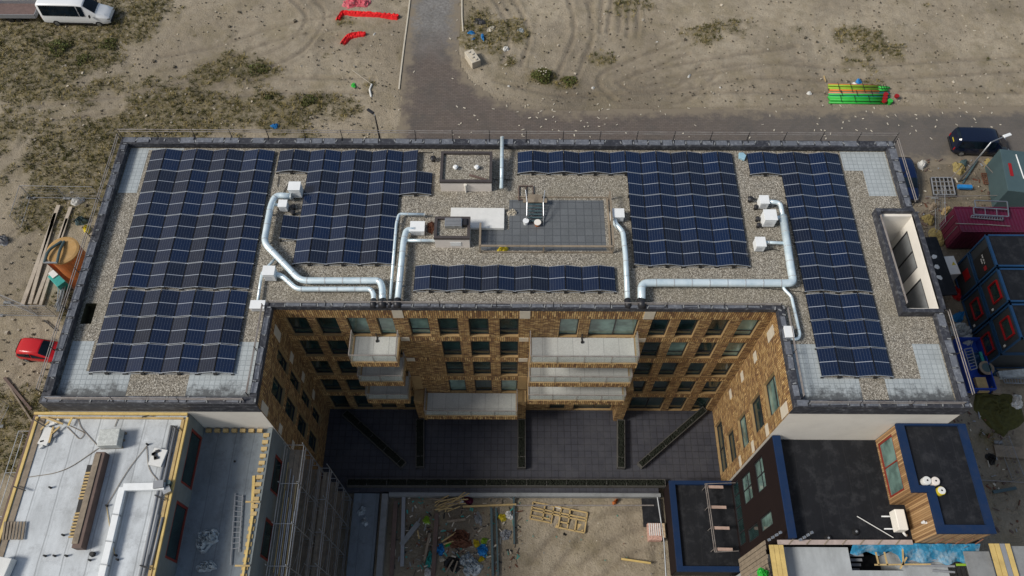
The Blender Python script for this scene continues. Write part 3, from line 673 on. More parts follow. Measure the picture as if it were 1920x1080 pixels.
# pale stone blocks
mb_list = []
def stone(fr, s0, s1, z0, z1):
    mb = MB(); wbox(mb, fr, s0, s1, -.05, .03, z0, z1); mb.build('pale_stone_block', mt['palestone'], apt)
for x in (-7.03, 0.46, 7.78):
    stone(rear, S(x), S(x + .62), 16.14, 17.08)
for x, zs in ((-7.0, ((12.95, 13.45), (9.8, 10.3))), (0.46, ((12.95, 13.45), (9.8, 10.3))), (7.78, ((12.95, 13.45),))):
    for a, b in zs: stone(rear, S(x), S(x + .6), a, b)
for a, b in ((15.1, 16.3), (12.0, 12.6), (8.85, 9.4), (5.7, 6.2)):
    stone(rgt, CY - 20.8, CY - 20.15, a, b); stone(rgt, CY - 16.0, CY - 15.3, a + .1, b + .05)
for a, b in ((15.1, 16.4), (11.9, 12.6), (8.8, 9.4), (5.6, 6.2)):
    stone(lft, 20.0 - Y0, 20.6 - Y0, a, b); stone(lft, 0.05, 0.6, a + .1, b + .05)
for x in (-6.95, 0.46): mb = MB(); wbox(mb, rear, S(x), S(x + .62), -.05, .035, 4.9, 7.28); mb.build('plain_panel', mt['reveal'], apt)
# pilasters that carry the balconies
for x, a, zt in ((-7.0, .68, 4.6), (0.45, .62, 4.6), (7.75, .7, 6.9)):
    mb = MB(); f2 = wallframe((x, CY - .85), (x + a, CY - .85)); wall(mb, f2, 0.6, zt, [])
    for fr_ in (wallframe((x, CY), (x, CY - .85)), wallframe((x + a, CY - .85), (x + a, CY))): wall(mb, fr_, 0.6, zt, [])
    mb.quad([(x, CY - .85, zt), (x + a, CY - .85, zt), (x + a, CY, zt), (x, CY, zt)], 2)
    mb.build('pilaster', [mt['brick'], mt['soldier'], mt['reveal']], apt)
# balconies
def balcony(x0, x1, zf, fasc=0.55):
    y0 = 19.42
    mb = MB(); mb.box(x0 + .12, x1 - .12, y0 + .12, CY - .01, zf - .2, zf); b = mb.build('balcony', mt['balctile'], apt)
    mb = MB()
    for fr_ in (wallframe((x0, CY - .01), (x0, y0)), wallframe((x0, y0), (x1, y0)), wallframe((x1, y0), (x1, CY - .01))): wall(mb, fr_, zf - .62, zf + .03, [], [(zf - 1, zf + 1)])
    mb.quad([(x0, y0, zf + .03), (x1, y0, zf + .03), (x1, y0 + .12, zf + .03), (x0, y0 + .12, zf + .03)], 2)
    mb.quad([(x0, y0 + .12, zf + .031), (x0 + .12, y0 + .12, zf + .031), (x0 + .12, CY - .01, zf + .031), (x0, CY - .01, zf + .031)], 2)
    mb.quad([(x1 - .12, y0 + .12, zf + .031), (x1, y0 + .12, zf + .031), (x1, CY - .01, zf + .031), (x1 - .12, CY - .01, zf + .031)], 2)
    mb.quad([(x0, y0, zf - .62), (x0, CY - .01, zf - .62), (x1, CY - .01, zf - .62), (x1, y0, zf - .62)], 2)
    mb.build('fascia', [mt['brick'], mt['soldier'], mt['reveal']], b)
    mb = MB(); h = zf + 1.02
    mb.bar((x0 + .04, y0 + .04, h), (x1 - .04, y0 + .04, h), .06, .05); mb.bar((x0 + .04, y0 + .07, h), (x0 + .04, CY - .05, h), .06, .05); mb.bar((x1 - .04, y0 + .07, h), (x1 - .04, CY - .05, h), .06, .05)
    for x in [x0 + .04, x1 - .04] + list(np.linspace(x0, x1, max(2, int((x1 - x0) / 1.5)) + 1)[1:-1]): mb.box(x - .015, x + .015, y0 + .02, y0 + .05, zf + .03, h - .025)
    for x in (x0 + .04, x1 - .04): mb.box(x - .02, x + .02, CY - .08, CY - .05, zf + .03, h - .025)
    mb.build('railing', mt['rail'], b)
    mb = MB(); mb.box(x0 + .08, x1 - .08, y0 + .055, y0 + .067, zf + .04, h - .03); mb.box(x0 + .055, x0 + .067, y0 + .1, CY - .1, zf + .04, h - .03); mb.box(x1 - .067, x1 - .055, y0 + .1, CY - .1, zf + .04, h - .03)
    mb.build('railing_glass', mt['railglass'], b)
for zf in (13.52, 10.37, 7.19):
    balcony(-9.85, -6.95, zf); balcony(1.1, 7.72, zf)
balcony(-6.2, 0.44, 4.05)
for x in (-8.38, 4.35): # wall downpipe with black outlet on the top balconies
    mb = MB(); mb.tube([(x, CY - .06, 14.1), (x, CY - .06, 13.56), (x + .02, CY - .3, 13.56)], .04, 8); mb.cyl((x + .02, CY - .34), .09, 13.53, 13.6, 12); mb.build('downpipe', mt['black'], apt)

# roof surfaces
def sheet(mb, x0, x1, y0, y1, z, mi=0): mb.quad([(x0, y0, z), (x1, y0, z), (x1, y1, z), (x0, y1, z)], mi)
xi0, xi1, yi0, yi1 = X0 + .5, X1 - .5, Y0 + .42, Y1 - .5
lw = (22.55, 24.95, 21.1, 28.15) # light well
mb = MB(); hx = (-25.0, -24.35, 20.25, 21.6)
for (a, b, c_, d_) in ((X0 + .2, hx[0], CY, Y1 - .2), (hx[0], hx[1], hx[3], Y1 - .2), (hx[1], CX0 - .2, CY, Y1 - .2), (CX0 - .2, CX1 + .2, CY + .2, Y1 - .2), (CX1 + .2, lw[0], CY, Y1 - .2), (lw[0], X1 - .2, lw[3], Y1 - .2)):
    sheet(mb, a, b, c_, d_, ZR)
for (a, b, c_, d_) in ((X0 + .2, hx[0], Y0 + .2, CY), (hx[1], CX0 - .2, Y0 + .2, CY), (hx[0], hx[1], Y0 + .2, hx[2]), (CX1 + .2, lw[0], Y0 + .2, CY), (lw[0], X1 - .2, Y0 + .2, lw[2])):
    sheet(mb, a, b, c_, d_, ZR)
mb.v = [v for v in mb.v]
mb.build('gravel_roof', mt['gravel'], apt)
mb = MB(); mb.quad([(hx[0], hx[2], ZR - .7), (hx[1], hx[2], ZR - .7), (hx[1], hx[3], ZR - .7), (hx[0], hx[3], ZR - .7)])
for a, b in (((hx[0], hx[2]), (hx[1], hx[2])), ((hx[1], hx[2]), (hx[1], hx[3])), ((hx[1], hx[3]), (hx[0], hx[3])), ((hx[0], hx[3]), (hx[0], hx[2]))):
    mb.quad([(*a, ZR - .7), (*b, ZR - .7), (*b, ZR), (*a, ZR)])
mb.build('roof_drain_pit', M('mossy_pit', (0.05, 0.045, 0.02), 0.9, var=0.6, scale=4), apt)
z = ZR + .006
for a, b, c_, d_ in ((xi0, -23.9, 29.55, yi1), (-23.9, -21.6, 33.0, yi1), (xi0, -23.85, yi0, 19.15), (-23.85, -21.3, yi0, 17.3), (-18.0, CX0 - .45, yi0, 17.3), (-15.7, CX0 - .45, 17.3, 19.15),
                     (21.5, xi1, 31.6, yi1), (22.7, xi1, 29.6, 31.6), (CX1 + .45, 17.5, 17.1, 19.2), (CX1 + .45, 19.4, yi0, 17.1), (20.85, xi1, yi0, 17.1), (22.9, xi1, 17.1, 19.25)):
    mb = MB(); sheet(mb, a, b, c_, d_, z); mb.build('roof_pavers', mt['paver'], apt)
# parapet with loose membrane flaps
mb = MB(); P_ = ZP; w = .5
def par(x0, x1, y0, y1, axis):
    mb.box(x0, x1, y0, y1, 17.1, P_)
runs = [(X0 - .03, X1 + .03, Y1 - w, Y1 + .03, 'x'), (X0 - .03, X0 + w, Y0 + .401, Y1 - w - .001, 'y'), (X1 - w, X1 + .03, Y0 + .401, 21.0, 'y'), (X1 - w, X1 + .03, 28.26, Y1 - w - .001, 'y'),
        (X0 - .03, CX0 + .03, Y0 - .03, Y0 + .4, 'x'), (CX1 - .03, X1 + .03, Y0 - .03, Y0 + .4, 'x'),
        (CX0 - .4, CX0 + .03, Y0 + .401, CY - .031, 'y'), (CX1 - .03, CX1 + .4, Y0 + .401, CY - .031, 'y'), (CX0 - .4, CX1 + .4, CY - .03, CY + .27, 'x')]
for r_ in runs: par(*r_)
mb.build('parapet', mt['parapet'], apt, bevel=0.03)
for a, b, zf_ in ((X0 - .03, CX0 + .03, 16.3), (CX1 - .03, X1 + .03, 16.45)): mb = MB(); mb.box(a, b, Y0 - .045, Y0 - .002, zf_, 17.098); mb.build('parapet_fascia', mt['parapet'], apt)
mb = MB(); rnd = random.Random(11)
for x0, x1, y0, y1, ax in runs:
    t = (x0 if ax == 'x' else y0) + .1; e = x1 if ax == 'x' else y1
    while t < e - .2:
        L = rnd.uniform(.75, 1.15); g = rnd.uniform(.08, .22); L = min(L, e - t - .05)
        if L < .15: break
        dz = P_ + rnd.uniform(.012, .035)
        a, b = (x0, x1) if ax == 'y' else (y0, y1); i0 = a + rnd.uniform(.02, .12); i1 = b - rnd.uniform(.02, .12)
        cx, cy = ((a + b) / 2, t + L / 2) if ax == 'y' else (t + L / 2, (a + b) / 2)
        sz = (i1 - i0, L - g, .018) if ax == 'y' else (L - g, i1 - i0, .018)
        q_ = (cx + (L / 2 if ax == 'x' else rnd.uniform(-.1, .1)), cy + (L / 2 if ax == 'y' else rnd.uniform(-.1, .1)))
        mb.obox((q_[0], q_[1], P_ + .03), (.07, .2, .03) if ax == 'x' else (.2, .07, .03), rnd.uniform(-.5, .5), mi=1)
        if rnd.random() < .8: mb.obox((cx, cy, dz), sz, rnd.uniform(-.05, .05), rnd.uniform(-.03, .03), rnd.uniform(-.03, .03))
        t += L
mb.build('membrane_flaps', [mt['flap'], M('pale_membrane_fold', (.24, .25, .26), .7, var=.5)], apt)
# light well
x0, x1, y0, y1 = lw
mb = MB(); xi, xo, zb = x0 + .42, x1 - .1, 10.2
mb.quad([(xi, y0 + .3, zb), (xo, y0 + .3, zb), (xo, y1 - .3, zb), (xi, y1 - .3, zb)]); lwf = mb.build('lightwell_floor', mt['terracemem'], apt)
mb = MB(); wth = .18
mb.box(xi - .2, xi, y0 + .1, y1 - .1, zb, 17.3)
mb.box(xi, xo, y0 + .1, y0 + .3, zb, 17.3); mb.box(xi, xo, y1 - .3, y1 - .1, zb, 17.3)
mb.build('lightwell_wall', mt['offwhite'], apt)
lwr = wallframe((xo, y1 - .3), (xo, y0 + .3)); lh = [(y1 - .3 - 27.4, y1 - .3 - 24.7, zb + .2, 16.38), (y1 - .3 - 23.95, y1 - .3 - 21.6, zb + .2, 16.38)]
mb = MB(); wall(mb, lwr, zb, 17.45, lh, depth=.06); mb.build('lightwell_side_wall', [mt['offwhite']] * 3, apt)
for k, h in enumerate(lh): window(apt, lwr, h, depth=.05, gm=mt['concrete'], name='lightwell_opening', mull=(.55,) if k == 0 else ())
mb = MB()
mb.box(x0 + .0, x0 + .28, y0 - .1, y1 + .1, 16.9, 17.62); mb.box(x0 + .28, x1 + .0, y0 - .1, y0 + .12, 16.9, 17.6); mb.box(x0 + .28, x1 + .0, y1 - .12, y1 + .1, 16.9, 17.6); mb.box(x1 - .1, x1 + .16, y0 + .12, y1 - .12, 17.31, 17.58)
mb.build('lightwell_kerb', mt['parapet'], apt)
# ================================================================== solar panels
PW, PL = 1.0, 1.722; TILT = math.atan2(0.21, 1.0)
def panel_proto(side):
    """side -1: rises to the right (faces left); +1: falls to the right. Origin at panel centre, on the roof below it"""
    t = thing('solar_panel', 'x', 'solar panel', (0, 0, ZR))
    rot = Matrix.Rotation(side * TILT, 4, 'Y'); zc = .25
    def mk(name, boxes, mat, parent):
        mb = MB()
        for (cx, cy, cz, sx, sy, sz) in boxes: mb.obox((cx, cy, cz), (sx, sy, sz))
        o = mb.build(name, mat); o.location = (0, 0, zc); o.rotation_euler = (0, side * TILT, 0); o.parent = parent; return o
    w, l = PW / 2 - .004, PL / 2 - .012
    mb = MB(); h_ = .0175; O = [(-w, -l), (w, -l), (w, l), (-w, l)]; I = [(-w + .02, -l + .024), (w - .02, -l + .024), (w - .02, l - .024), (-w + .02, l - .024)]
    for P4 in (O, I):
        for z_ in (-h_, h_): mb.v += [(x, y, z_) for x, y in P4]
    for k in range(4):
        j = (k + 1) % 4; mi = 1 if k % 2 else 0
        mb.f += [(k, j, 4 + j, 4 + k), (8 + j, 8 + k, 12 + k, 12 + j), (4 + k, 4 + j, 12 + j, 12 + k), (j, k, 8 + k, 8 + j)]; mb.m += [mi] * 4
    o = mb.build('frame', [mt['panelframe'], mt['darkframe']]); o.location = (0, 0, zc); o.rotation_euler = (0, side * TILT, 0); o.parent = t
    mk('solar_cells', [(0, 0, 0.003, 2 * w - .042, 2 * l - .05, .022)], mt['cells'], t)
    for y in (-PL / 2 + .004,):
        mb = MB(); mb.bar((-.48, y, .035), (.48, y, .035), .04, .03); mb.build('support_rail', mt['panelframe'], t, world=False)
    y = -PL / 2; xx = -.46 if side < 0 else .46
    for c_ in ((xx, y, .175), (-xx, y, .37)):
        mb = MB(); mb.obox(c_, (.09, .045, .025)); mb.build('clamp', mt['panelframe'], t, world=False)
    mb = MB(); mb.obox((-side * .46, y - .02, .09), (.10, .09, .2)); mb.build('mounting_foot', mt['black'], t, world=False)
    mb = MB(); mb.obox((side * .44, y - .02, .04), (.16, .07, .06)); mb.build('mounting_foot', mt['black'], t, world=False)
    return t
protos = {-1: panel_proto(-1), 1: panel_proto(1)}; used = set()
ORD = ['first', 'second', 'third', 'fourth', 'fifth', 'sixth', 'seventh', 'eighth', 'ninth', 'tenth', 'eleventh', 'twelfth', 'thirteenth', 'fourteenth']
K = (CH - ZR - .25) / (CH - ZR)
def array(x0, ytops, pitch, cells, where, group):
    for (r_, c_) in cells:
        side = -1 if c_ % 2 == 0 else 1
        x = (x0 + (c_ + .5) * pitch) * K; y = ytops[r_] * K - PL / 2 * 1.0
        lab = 'solar panel, %s from left, %s row from rear, %s' % (ORD[c_], ORD[r_], where) if len(ytops) > 1 else 'solar panel, %s from left in the %s' % (ORD[c_], where)
        pr = protos[side]
        if side not in used: used.add(side); o = pr; o.location = (x, y, ZR); o['label'] = lab; o['group'] = group
        else: o = dup(pr, (x, y, ZR), 0, lab, group)
YT = [33.06 - 1.731 * i for i in range(6)] + [22.50 - 1.762 * i for i in range(3)]
array(-23.75, YT, 1.0155, [(r_, c_) for r_ in range(9) for c_ in range(8)], 'large left array', 'solar panels of the large left array')
cB = [(0, c_) for c_ in range(9)] + [(1, c_) for c_ in range(2, 10)] + [(2, c_) for c_ in range(2, 8)] + [(3, c_) for c_ in range(1, 8)] + [(4, c_) for c_ in range(2, 8)]
array(-15.34, YT, 1.0177, cB, 'stepped array between the ducts', 'solar panels of the stepped array')
array(-5.87, [24.33], 1.006, [(0, c_) for c_ in range(12)], 'single front row array', 'solar panels of the single front row')
array(0.3, YT, 1.009, [(0, c_) for c_ in range(14)] + [(r_, c_) for r_ in range(1, 5) for c_ in range(7, 14)], 'L-shaped array right of centre', 'solar panels of the L-shaped array')
array(15.38, YT, 1.0075, [(0, c_) for c_ in range(6)] + [(r_, c_) for r_ in range(1, 9) for c_ in range(2, 6)], 'long right array', 'solar panels of the long right array')

# ================================================================== ducts
def duct(label, runs, bands=1.05):
    """runs: list of (pixel polyline, radius, height)"""
    first = runs[0]; o0 = at(*first[0][0][:2], first[2]); t = thing('ventilation_duct', label, 'duct', (o0.x, o0.y, ZR), 'silver ventilation ducts on the gravel roof')
    for pl, r_, z_ in runs:
        pts = [at(p_[0], p_[1], z_ if len(p_) < 3 else p_[2]) for p_ in pl]; f = fillet(pts, r_ * 2.2)
        mb = MB(); mb.tube(f, r_, 16); mb.build('duct_pipe', mt['duct'], t, smooth=True)
        mb = MB(); acc = 0; fb = MB()
        for a, b in zip(f[:-1], f[1:]):
            L = (b - a).length; d = (b - a).normalized() if L > 0 else None
            while acc < L and d is not None:
                q = a + d * acc; mb = MB(); mb.tube([q - d * .03, q + d * .03], r_ + .012, 16); mb.build('joint_band', mt['ductband'], t)
                if int(acc * 7) % 2 == 0: fb.box(q.x - r_ * .5, q.x + r_ * .5, q.y - .04, q.y + .04, ZR, max(ZR + .03, q.z - r_ * .8))
                acc += bands
            acc -= L
        if fb.f: fb.build('duct_support', mt['steel'], t)
    return t
duct('thickest left duct, bending from the tall white box to the front parapet', [([(546, 368), (517, 366), (508, 385), (495, 455), (563, 526), (712, 526), (717, 540), (717, 568)], .2, 17.5)])
duct('shorter duct in front of the thickest left one, starting at the square box', [([(514, 513), (530, 518), (556, 542), (695, 542), (701, 552), (700, 568)], .15, 17.35)])
duct('thin kinked duct from the low white box to the thick left duct', [([(482, 574), (491, 512), (515, 486)], .085, 17.25)])
duct('short stub duct linking the small white box to the thick left duct', [([(530, 384), (511, 384)], .1, 17.35)])
duct('very thin duct running straight down beside the stepped array to the parapet', [([(796, 402), (748, 401), (743, 420), (731, 566)], .085, 17.35)])
duct('duct with side branch from the white box left of the small housing', [([(778, 431), (762, 431), (757, 450), (745, 568)], .19, 17.45), ([(757, 451), (818, 451)], .1, 17.4)])
duct('single duct dropping from the white box right of the tiled terrace to the parapet', [([(1152, 412), (1154, 420), (1168, 434), (1173, 480), (1177, 570)], .16, 17.4)])
duct('long thick duct with right-angle bends left of the long right array', [([(1203, 570), (1203, 531), (1230, 530), (1488, 531), (1484, 510), (1468, 405)], .235, 17.5), ([(1468, 408), (1463, 380), (1440, 378)], .14, 17.5), ([(1474, 456), (1430, 454)], .1, 17.4), ([(1466, 408), (1445, 409)], .13, 17.45)])
duct('thin stepped duct between the long thick duct and the narrow unit', [([(1466, 532), (1470, 542), (1484, 556), (1500, 628), (1496, 636), (1480, 635)], .09, 17.3)])
duct('narrow straight duct by the rear parapet right of the stair housing', [([(941.5, 258, 17.75), (940, 353, 17.5)], .12, 17.5)], .8)
# dark collars where ducts reach the parapet
for (u, r_, l) in ((717, .22, 'wide dark duct collar at the parapet, second from the left'), (700, .17, 'dark duct collar at the parapet, leftmost of all'), (745, .21, 'dark duct collar at the parapet, rightmost of the left four'), (731, .11, 'narrow dark duct collar at the parapet between wider ones'), (1177, .19, 'dark duct collar at the parapet below the terrace duct'), (1203, .25, 'widest dark duct collar at the parapet below the long right duct')):
    q = at(u, 571, 17.45); mb = MB(); mb.tube([(q.x, q.y + .28, 17.46), (q.x, q.y - .02, 17.55), (q.x, q.y - .16, 17.4)], r_ + .02, 16)
    c = mb.build('duct_collar', mt['dark'], None, origin=(q.x, q.y, 17.2), smooth=True); tag(c, l, 'duct collar', 'dark duct collars at the parapet')

# ================================================================== boxes and roof fittings
def vent_box(u, v, w, d, h, label, rz=0):
    q = at(u, v, ZR + h * .9); t = thing('ventilation_unit', label, 'vent unit', (q.x, q.y, ZR), 'white ventilation units on the roof')
    mb = MB(); mb.obox((q.x, q.y, ZR + .1 + h / 2), (w, d, h), rz); mb.build('casing', mt['white'], t, bevel=.03)
    mb = MB(); mb.obox((q.x, q.y, ZR + .1 + h + .012), (w + .05, d + .05, .03), rz); mb.build('lid', mt['white'], t, bevel=.01)
    mb = MB()
    for k in range(3): mb.obox((q.x - w * .1, q.y - d / 2 - .006, ZR + .25 + k * h * .2), (w * .6, .012, .03), 0)
    mb.build('grille', mt['pipegrey'], t)
    mb = MB()
    for i in (-1, 1): mb.box(q.x + i * w * .35 - .04, q.x + i * w * .35 + .04, q.y - d * .4, q.y + d * .4, ZR, ZR + .1)
    mb.build('foot', mt['black'], t)
vent_box(553, 352, .72, .62, .85, 'tall white ventilation unit at the top end of the left duct')
vent_box(531, 384, .5, .5, .55, 'small white ventilation unit beside two black caps, in front of the tall one')
vent_box(505, 510, .68, .6, .75, 'square white ventilation unit right of the gap in the left array')
vent_box(484, 573, .82, .5, .4, 'low white ventilation unit nearest the left courtyard corner')
vent_box(783, 427, .85, .7, .5, 'white rounded ventilation unit left of the small stair housing')
vent_box(1157, 402, .82, .62, .5, 'white ventilation unit right of the tiled terrace')
vent_box(1432, 377, .55, .6, .6, 'rearmost white ventilation unit beside the long right array')
vent_box(1443, 406, .75, .75, .8, 'largest white ventilation unit beside the long right array')
vent_box(1425, 456, .58, .65, .6, 'white ventilation unit with its own branch duct, third beside the right array')
vent_box(1478, 624, .48, .66, .55, 'narrow white ventilation unit at the right courtyard edge')
def cap(u, v, r_, label, cone=False):
    q = at(u, v, 17.3); t = thing('roof_outlet', label, 'roof outlet', (q.x, q.y, ZR), 'black roof outlet caps')
    mb = MB(); mb.cyl((q.x, q.y), r_ * .7, ZR, 17.3, 14); mb.build('pipe', mt['black'], t, smooth=False)
    mb = MB(); mb.cyl((q.x, q.y), r_, 17.3, 17.4, 14, r2=r_ * .5); mb.build('cap', mt['dark'], t)
for i, (u, v, r_, l) in enumerate([(549, 387, .17, 'black outlet cap right of the small white box, the rear one of the pair'), (549, 397, .17, 'black outlet cap right of the small white box, the front one of the pair'), (812, 296, .2, 'black outlet cap left of the large stair housing'),
        (1408, 372, .2, 'black outlet cap left of the rearmost unit by the right array'), (1418, 387, .15, 'small black outlet cap left of and below the rearmost unit'), (1421, 409, .15, 'black outlet cap left of the largest unit, rear of two'), (1423, 421, .15, 'black outlet cap left of the largest unit, front of two'), (1472, 614, .17, 'black outlet cap behind the narrow unit at the right courtyard edge'), (1489, 629, .13, 'black outlet cap just right of the narrow unit')]):
    cap(u, v, r_, l)
def housing(x0, x1, y0, y1, h, label, pipe, wl=.14):
    t = thing('roof_housing', label, 'roof housing', ((x0 + x1) / 2, (y0 + y1) / 2, ZR))
    z = ZR + h; mb = MB(); mb.box(x0, x1, y0, y1, ZR - .02, z - .07); mb.build('rendered_wall', mt['pinkwhite'], t)
    mb = MB()
    for b in ((x0 - .03, x1 + .03, y0 - .03, y0 + wl), (x0 - .03, x1 + .03, y1 - wl, y1 + .03), (x0 - .03, x0 + wl, y0 + wl, y1 - wl), (x1 - wl, x1 + .03, y0 + wl, y1 - wl)): mb.box(*b, z - .06, z + .12)
    mb.build('coping', M('brown_grey_coping', (0.06, 0.05, 0.05), 0.6), t)
    mb = MB(); sheet(mb, x0 + wl, x1 - wl, y0 + wl, y1 - wl, z - .05); mb.build('gravel_top', mt['gravel'], t)
    return t
hs = housing(-4.55, -1.33, 29.8, 32.15, .95, 'large square rendered roof housing with gravel top and two white vents', None)
mb = MB(); q = at(873, 345, 17.6); mb.tube([(q.x, 29.74, 17.0), (q.x, 29.74, 17.75)], .06, 10); mb.cyl((q.x, 29.74), .1, 17.75, 17.82, 12); mb.build('wall_pipe', mt['offwhite'], hs)
for u, l in ((854, 'left of two round white vents on the large roof housing'), (894, 'right of two round white vents on the large roof housing')):
    q = at(u, 313, 18.1); t = thing('mushroom_vent', l, 'vent', (q.x, q.y, 17.9), 'round white vents on the large housing')
    mb = MB(); mb.cyl((q.x, q.y), .08, 17.9, 18.1, 12); mb.build('stem', mt['white'], t)
    mb = MB(); mb.cyl((q.x, q.y), .17, 18.1, 18.2, 16, r2=.1); mb.build('hood', mt['white'], t)
mb = MB(); a, b = at(880, 328, 17.98), at(912, 337, 17.98); mb.bar(a, b, .12, .06); tag(mb.build('plank', mt['brownwood'], origin=a), 'short dark plank lying in the gravel of the large roof housing', 'plank')
hs = housing(-4.68, -2.58, 25.57, 27.08, 1.0, 'small rendered roof housing with a grey louvre on its gravel top', None)
mb = MB(); mb.box(-3.75, -3.1, 25.545, 25.565, 17.25, 17.65); mb.build('wall_hatch', mt['white'], hs)
q = at(851, 417, 18.2); t = thing('louvred_cowl', 'grey slatted metal cowl on the small roof housing', 'louvre', (q.x, q.y, 17.95))
mb = MB(); mb.box(q.x - .55, q.x + .5, q.y - .3, q.y + .3, 17.95, 18.25); mb.build('cowl_box', mt['steel'], t, bevel=.02)
mb = MB()
for k in range(6): mb.box(q.x - .5, q.x + .45, q.y - .28 + k * .1, q.y - .23 + k * .1, 18.26, 18.29)
mb.build('slat', mt['pipegrey'], t)
mb = MB(); mb.obox((q.x + .68, q.y + .05, 18.1), (.22, .45, .25)); mb.build('motor', mt['dark'], t)
q = at(895, 409, 17.2); mb = MB(); mb.obox((q.x, q.y, 17.14), (3.35, 1.5, .22), R(-.3)); o = mb.build('insulation_stack', mt['foam'], origin=(q.x, q.y, 17), bevel=.015); tag(o, 'long white rectangular board lying behind the small roof housing', 'board')
# tiled terrace
mb = MB(); sheet(mb, -.2, 5.75, 25.4, 29.15, ZR + .012); sheet(mb, -1.9, -.2, 25.4, 26.9, ZR + .012); mb.build('rubber_tiles', mt['terracetile'], apt)
t = thing('timber_guard_rail', 'low brown timber guard rail around the tiled roof terrace', 'guard rail', (1.2, 25.2, ZR))
mb = MB(); zt = 17.75
for a, b in (((-1.95, 25.25), (6.1, 25.25)), ((-1.95, 25.25), (-1.95, 26.9)), ((6.1, 25.25), (6.1, 29.3))):
    mb.bar((*a, zt), (*b, zt), .12, .05)
mb.build('rail', mt['oldwood'], t)
for x, y in ((-1.95, 25.25), (-1.95, 26.8), (1.9, 25.25), (6.1, 25.25), (6.1, 27.3), (6.1, 29.2)):
    mb = MB(); mb.box(x - .04, x + .04, y - .05, y + .05, ZR, zt - .03); mb.build('post', mt['oldwood'], t)
mb = MB(); mb.bar((-1.95, 25.25, 17.06), (6.1, 25.25, 17.06), .05, .08); mb.bar((6.0, 25.3, 17.05), (6.0, 29.3, 17.05), .1, .08); mb.bar((.2, 29.35, 17.05), (6.0, 29.35, 17.05), .06, .06); mb.build('base_board', mt['oldwood'], t)
# access ladder stand on the terrace
q = at(1003, 405, 17); t = thing('ladder_platform', 'grey folding ladder platform with two raised handrails on the tiled terrace', 'platform', (q.x, q.y, ZR))
mb = MB()
for k in range(6): mb.box(q.x - .42, q.x + .42, q.y - .5 + k * .2, q.y - .4 + k * .2, 17.1 + k * .07, 17.14 + k * .07)
mb.build('step', mt['tealgrey'], t); mb = MB(); mb.box(q.x - .75, q.x + .75, q.y + .75, q.y + 1.05, 17.35, 17.42); mb.box(q.x - .45, q.x + .45, q.y + 1.06, q.y + 1.4, 17.3, 17.36); mb.build('platform_board', mt['oldwood'], t)
for s_ in (-1, 1):
    mb = MB(); mb.tube([(q.x + s_ * .52, q.y - .7, 17.0), (q.x + s_ * .52, q.y - .3, 17.5), (q.x + s_ * .5, q.y + .4, 17.9), (q.x + s_ * .6, q.y + 1.2, 18.1)], .035, 8); mb.tube([(q.x + s_ * .52, q.y - .6, 17.0), (q.x + s_ * .52, q.y + .7, 17.45)], .03, 8); mb.build('handrail', mt['steel'], t)
def bucket(u, v, z, mat, label, r_=.17, h=.32):
    q = at(u, v, z + h); t = thing('bucket', label, 'bucket', (q.x, q.y, z))
    mb = MB(); mb.tube([(q.x, q.y, z), (q.x, q.y, z + h)], r_, 18, radii=[r_ * .8, r_]); mb.build('body', mat, t)
    mb = MB(); mb.tube([(q.x, q.y, z + h - .01), (q.x, q.y, z + h + .025)], r_ + .02, 18); mb.build('lid', mt['white'] if mat is mt['white'] else mt['offwhite'], t)
bucket(986, 414, ZR, mt['white'], 'white lidded bucket left of the ladder platform foot'); bucket(1008, 417, ZR, mt['orange'], 'brown bucket with pale lid in front of the ladder platform', .2, .28)
o = crumple('yellow_bag', mt['yellow'], at(943, 467, 17.02), .38, .2, .22, 3, 8, .4, amp=.8); tag(o, 'crumpled yellow bag on the front edge of the tiled terrace', 'bag')
o = crumple('rag_pile', mt['palestone'], at(960, 399, 17.02), .36, .26, .14, 4, 8, 0, amp=1.2); tag(o, 'loose heap of pale rags and wire on the tiled terrace', 'rags')
o = crumple('rust_red_sack', mt['rust'], at(808, 427, 17.02), .22, .5, .35, 5, 8, 0, amp=.6); tag(o, 'rust red sack standing left of the small roof housing', 'sack')
mb = MB(); q = at(1392, 293, 17.15)
mb.prism([(q.x - .2, q.y + .28), (q.x + .08, q.y + .3), (q.x + .26, q.y + .05), (q.x + .1, q.y - .3), (q.x - .24, q.y - .1)], 17.0, 17.2)
tag(mb.build('plastic_cover', M('pale_blue_plastic', (.3, .5, .62), .4), origin=(q.x, q.y, 17.0), bevel=.03), 'pale blue plastic cover between the two right solar arrays', 'cover')
t = thing('pallet_crate', 'open brown wooden frame on the gravel behind the tiled terrace', 'crate', (*at(986, 364, 17)[:2], ZR))
q = at(986, 362, 17.1); mb = MB()
for s_ in (-1, 0, 1): mb.bar((q.x + s_ * .45, q.y - .55, 17.08), (q.x + s_ * .45, q.y + .55, 17.08), .06)
for s_ in (-1, 1): mb.bar((q.x - .45, q.y + s_ * .52, 17.14), (q.x + .45, q.y + s_ * .52, 17.14), .06)
mb.build('slat', mt['brownwood'], t)
# cables between array and boxes
for k, (pl, l) in enumerate((([(785, 286, 17.05), (812, 286, 17.05)], 'black cable from the stepped array to the outlet cap'), ([(925, 337, 17.05), (962, 337, 17.05)], 'black cable lying under the rear straight duct'), ([(1428, 540, 17.05), (1510, 548, 17.05)], 'black cable crossing the gravel left of the right array gap'), ([(505, 368, 17.05), (526, 372, 17.05), (540, 345, 17.05)], 'black cable by the tall left ventilation unit'), ([(1433, 470, 17.05), (1452, 467, 17.05), (1462, 470, 17.05)], 'black cable in front of the third unit by the right array'), ([(523, 330, 17.05), (520, 350, 17.05)], 'short black cable in front of the two separate rear panels'))):
    mb = MB(); pts = fillet([at(*p_) for p_ in pl], .3); mb.tube(pts, .022, 6); o = mb.build('cable', mt['black'], origin=pts[0]); tag(o, l, 'cable', 'black cables on the gravel')
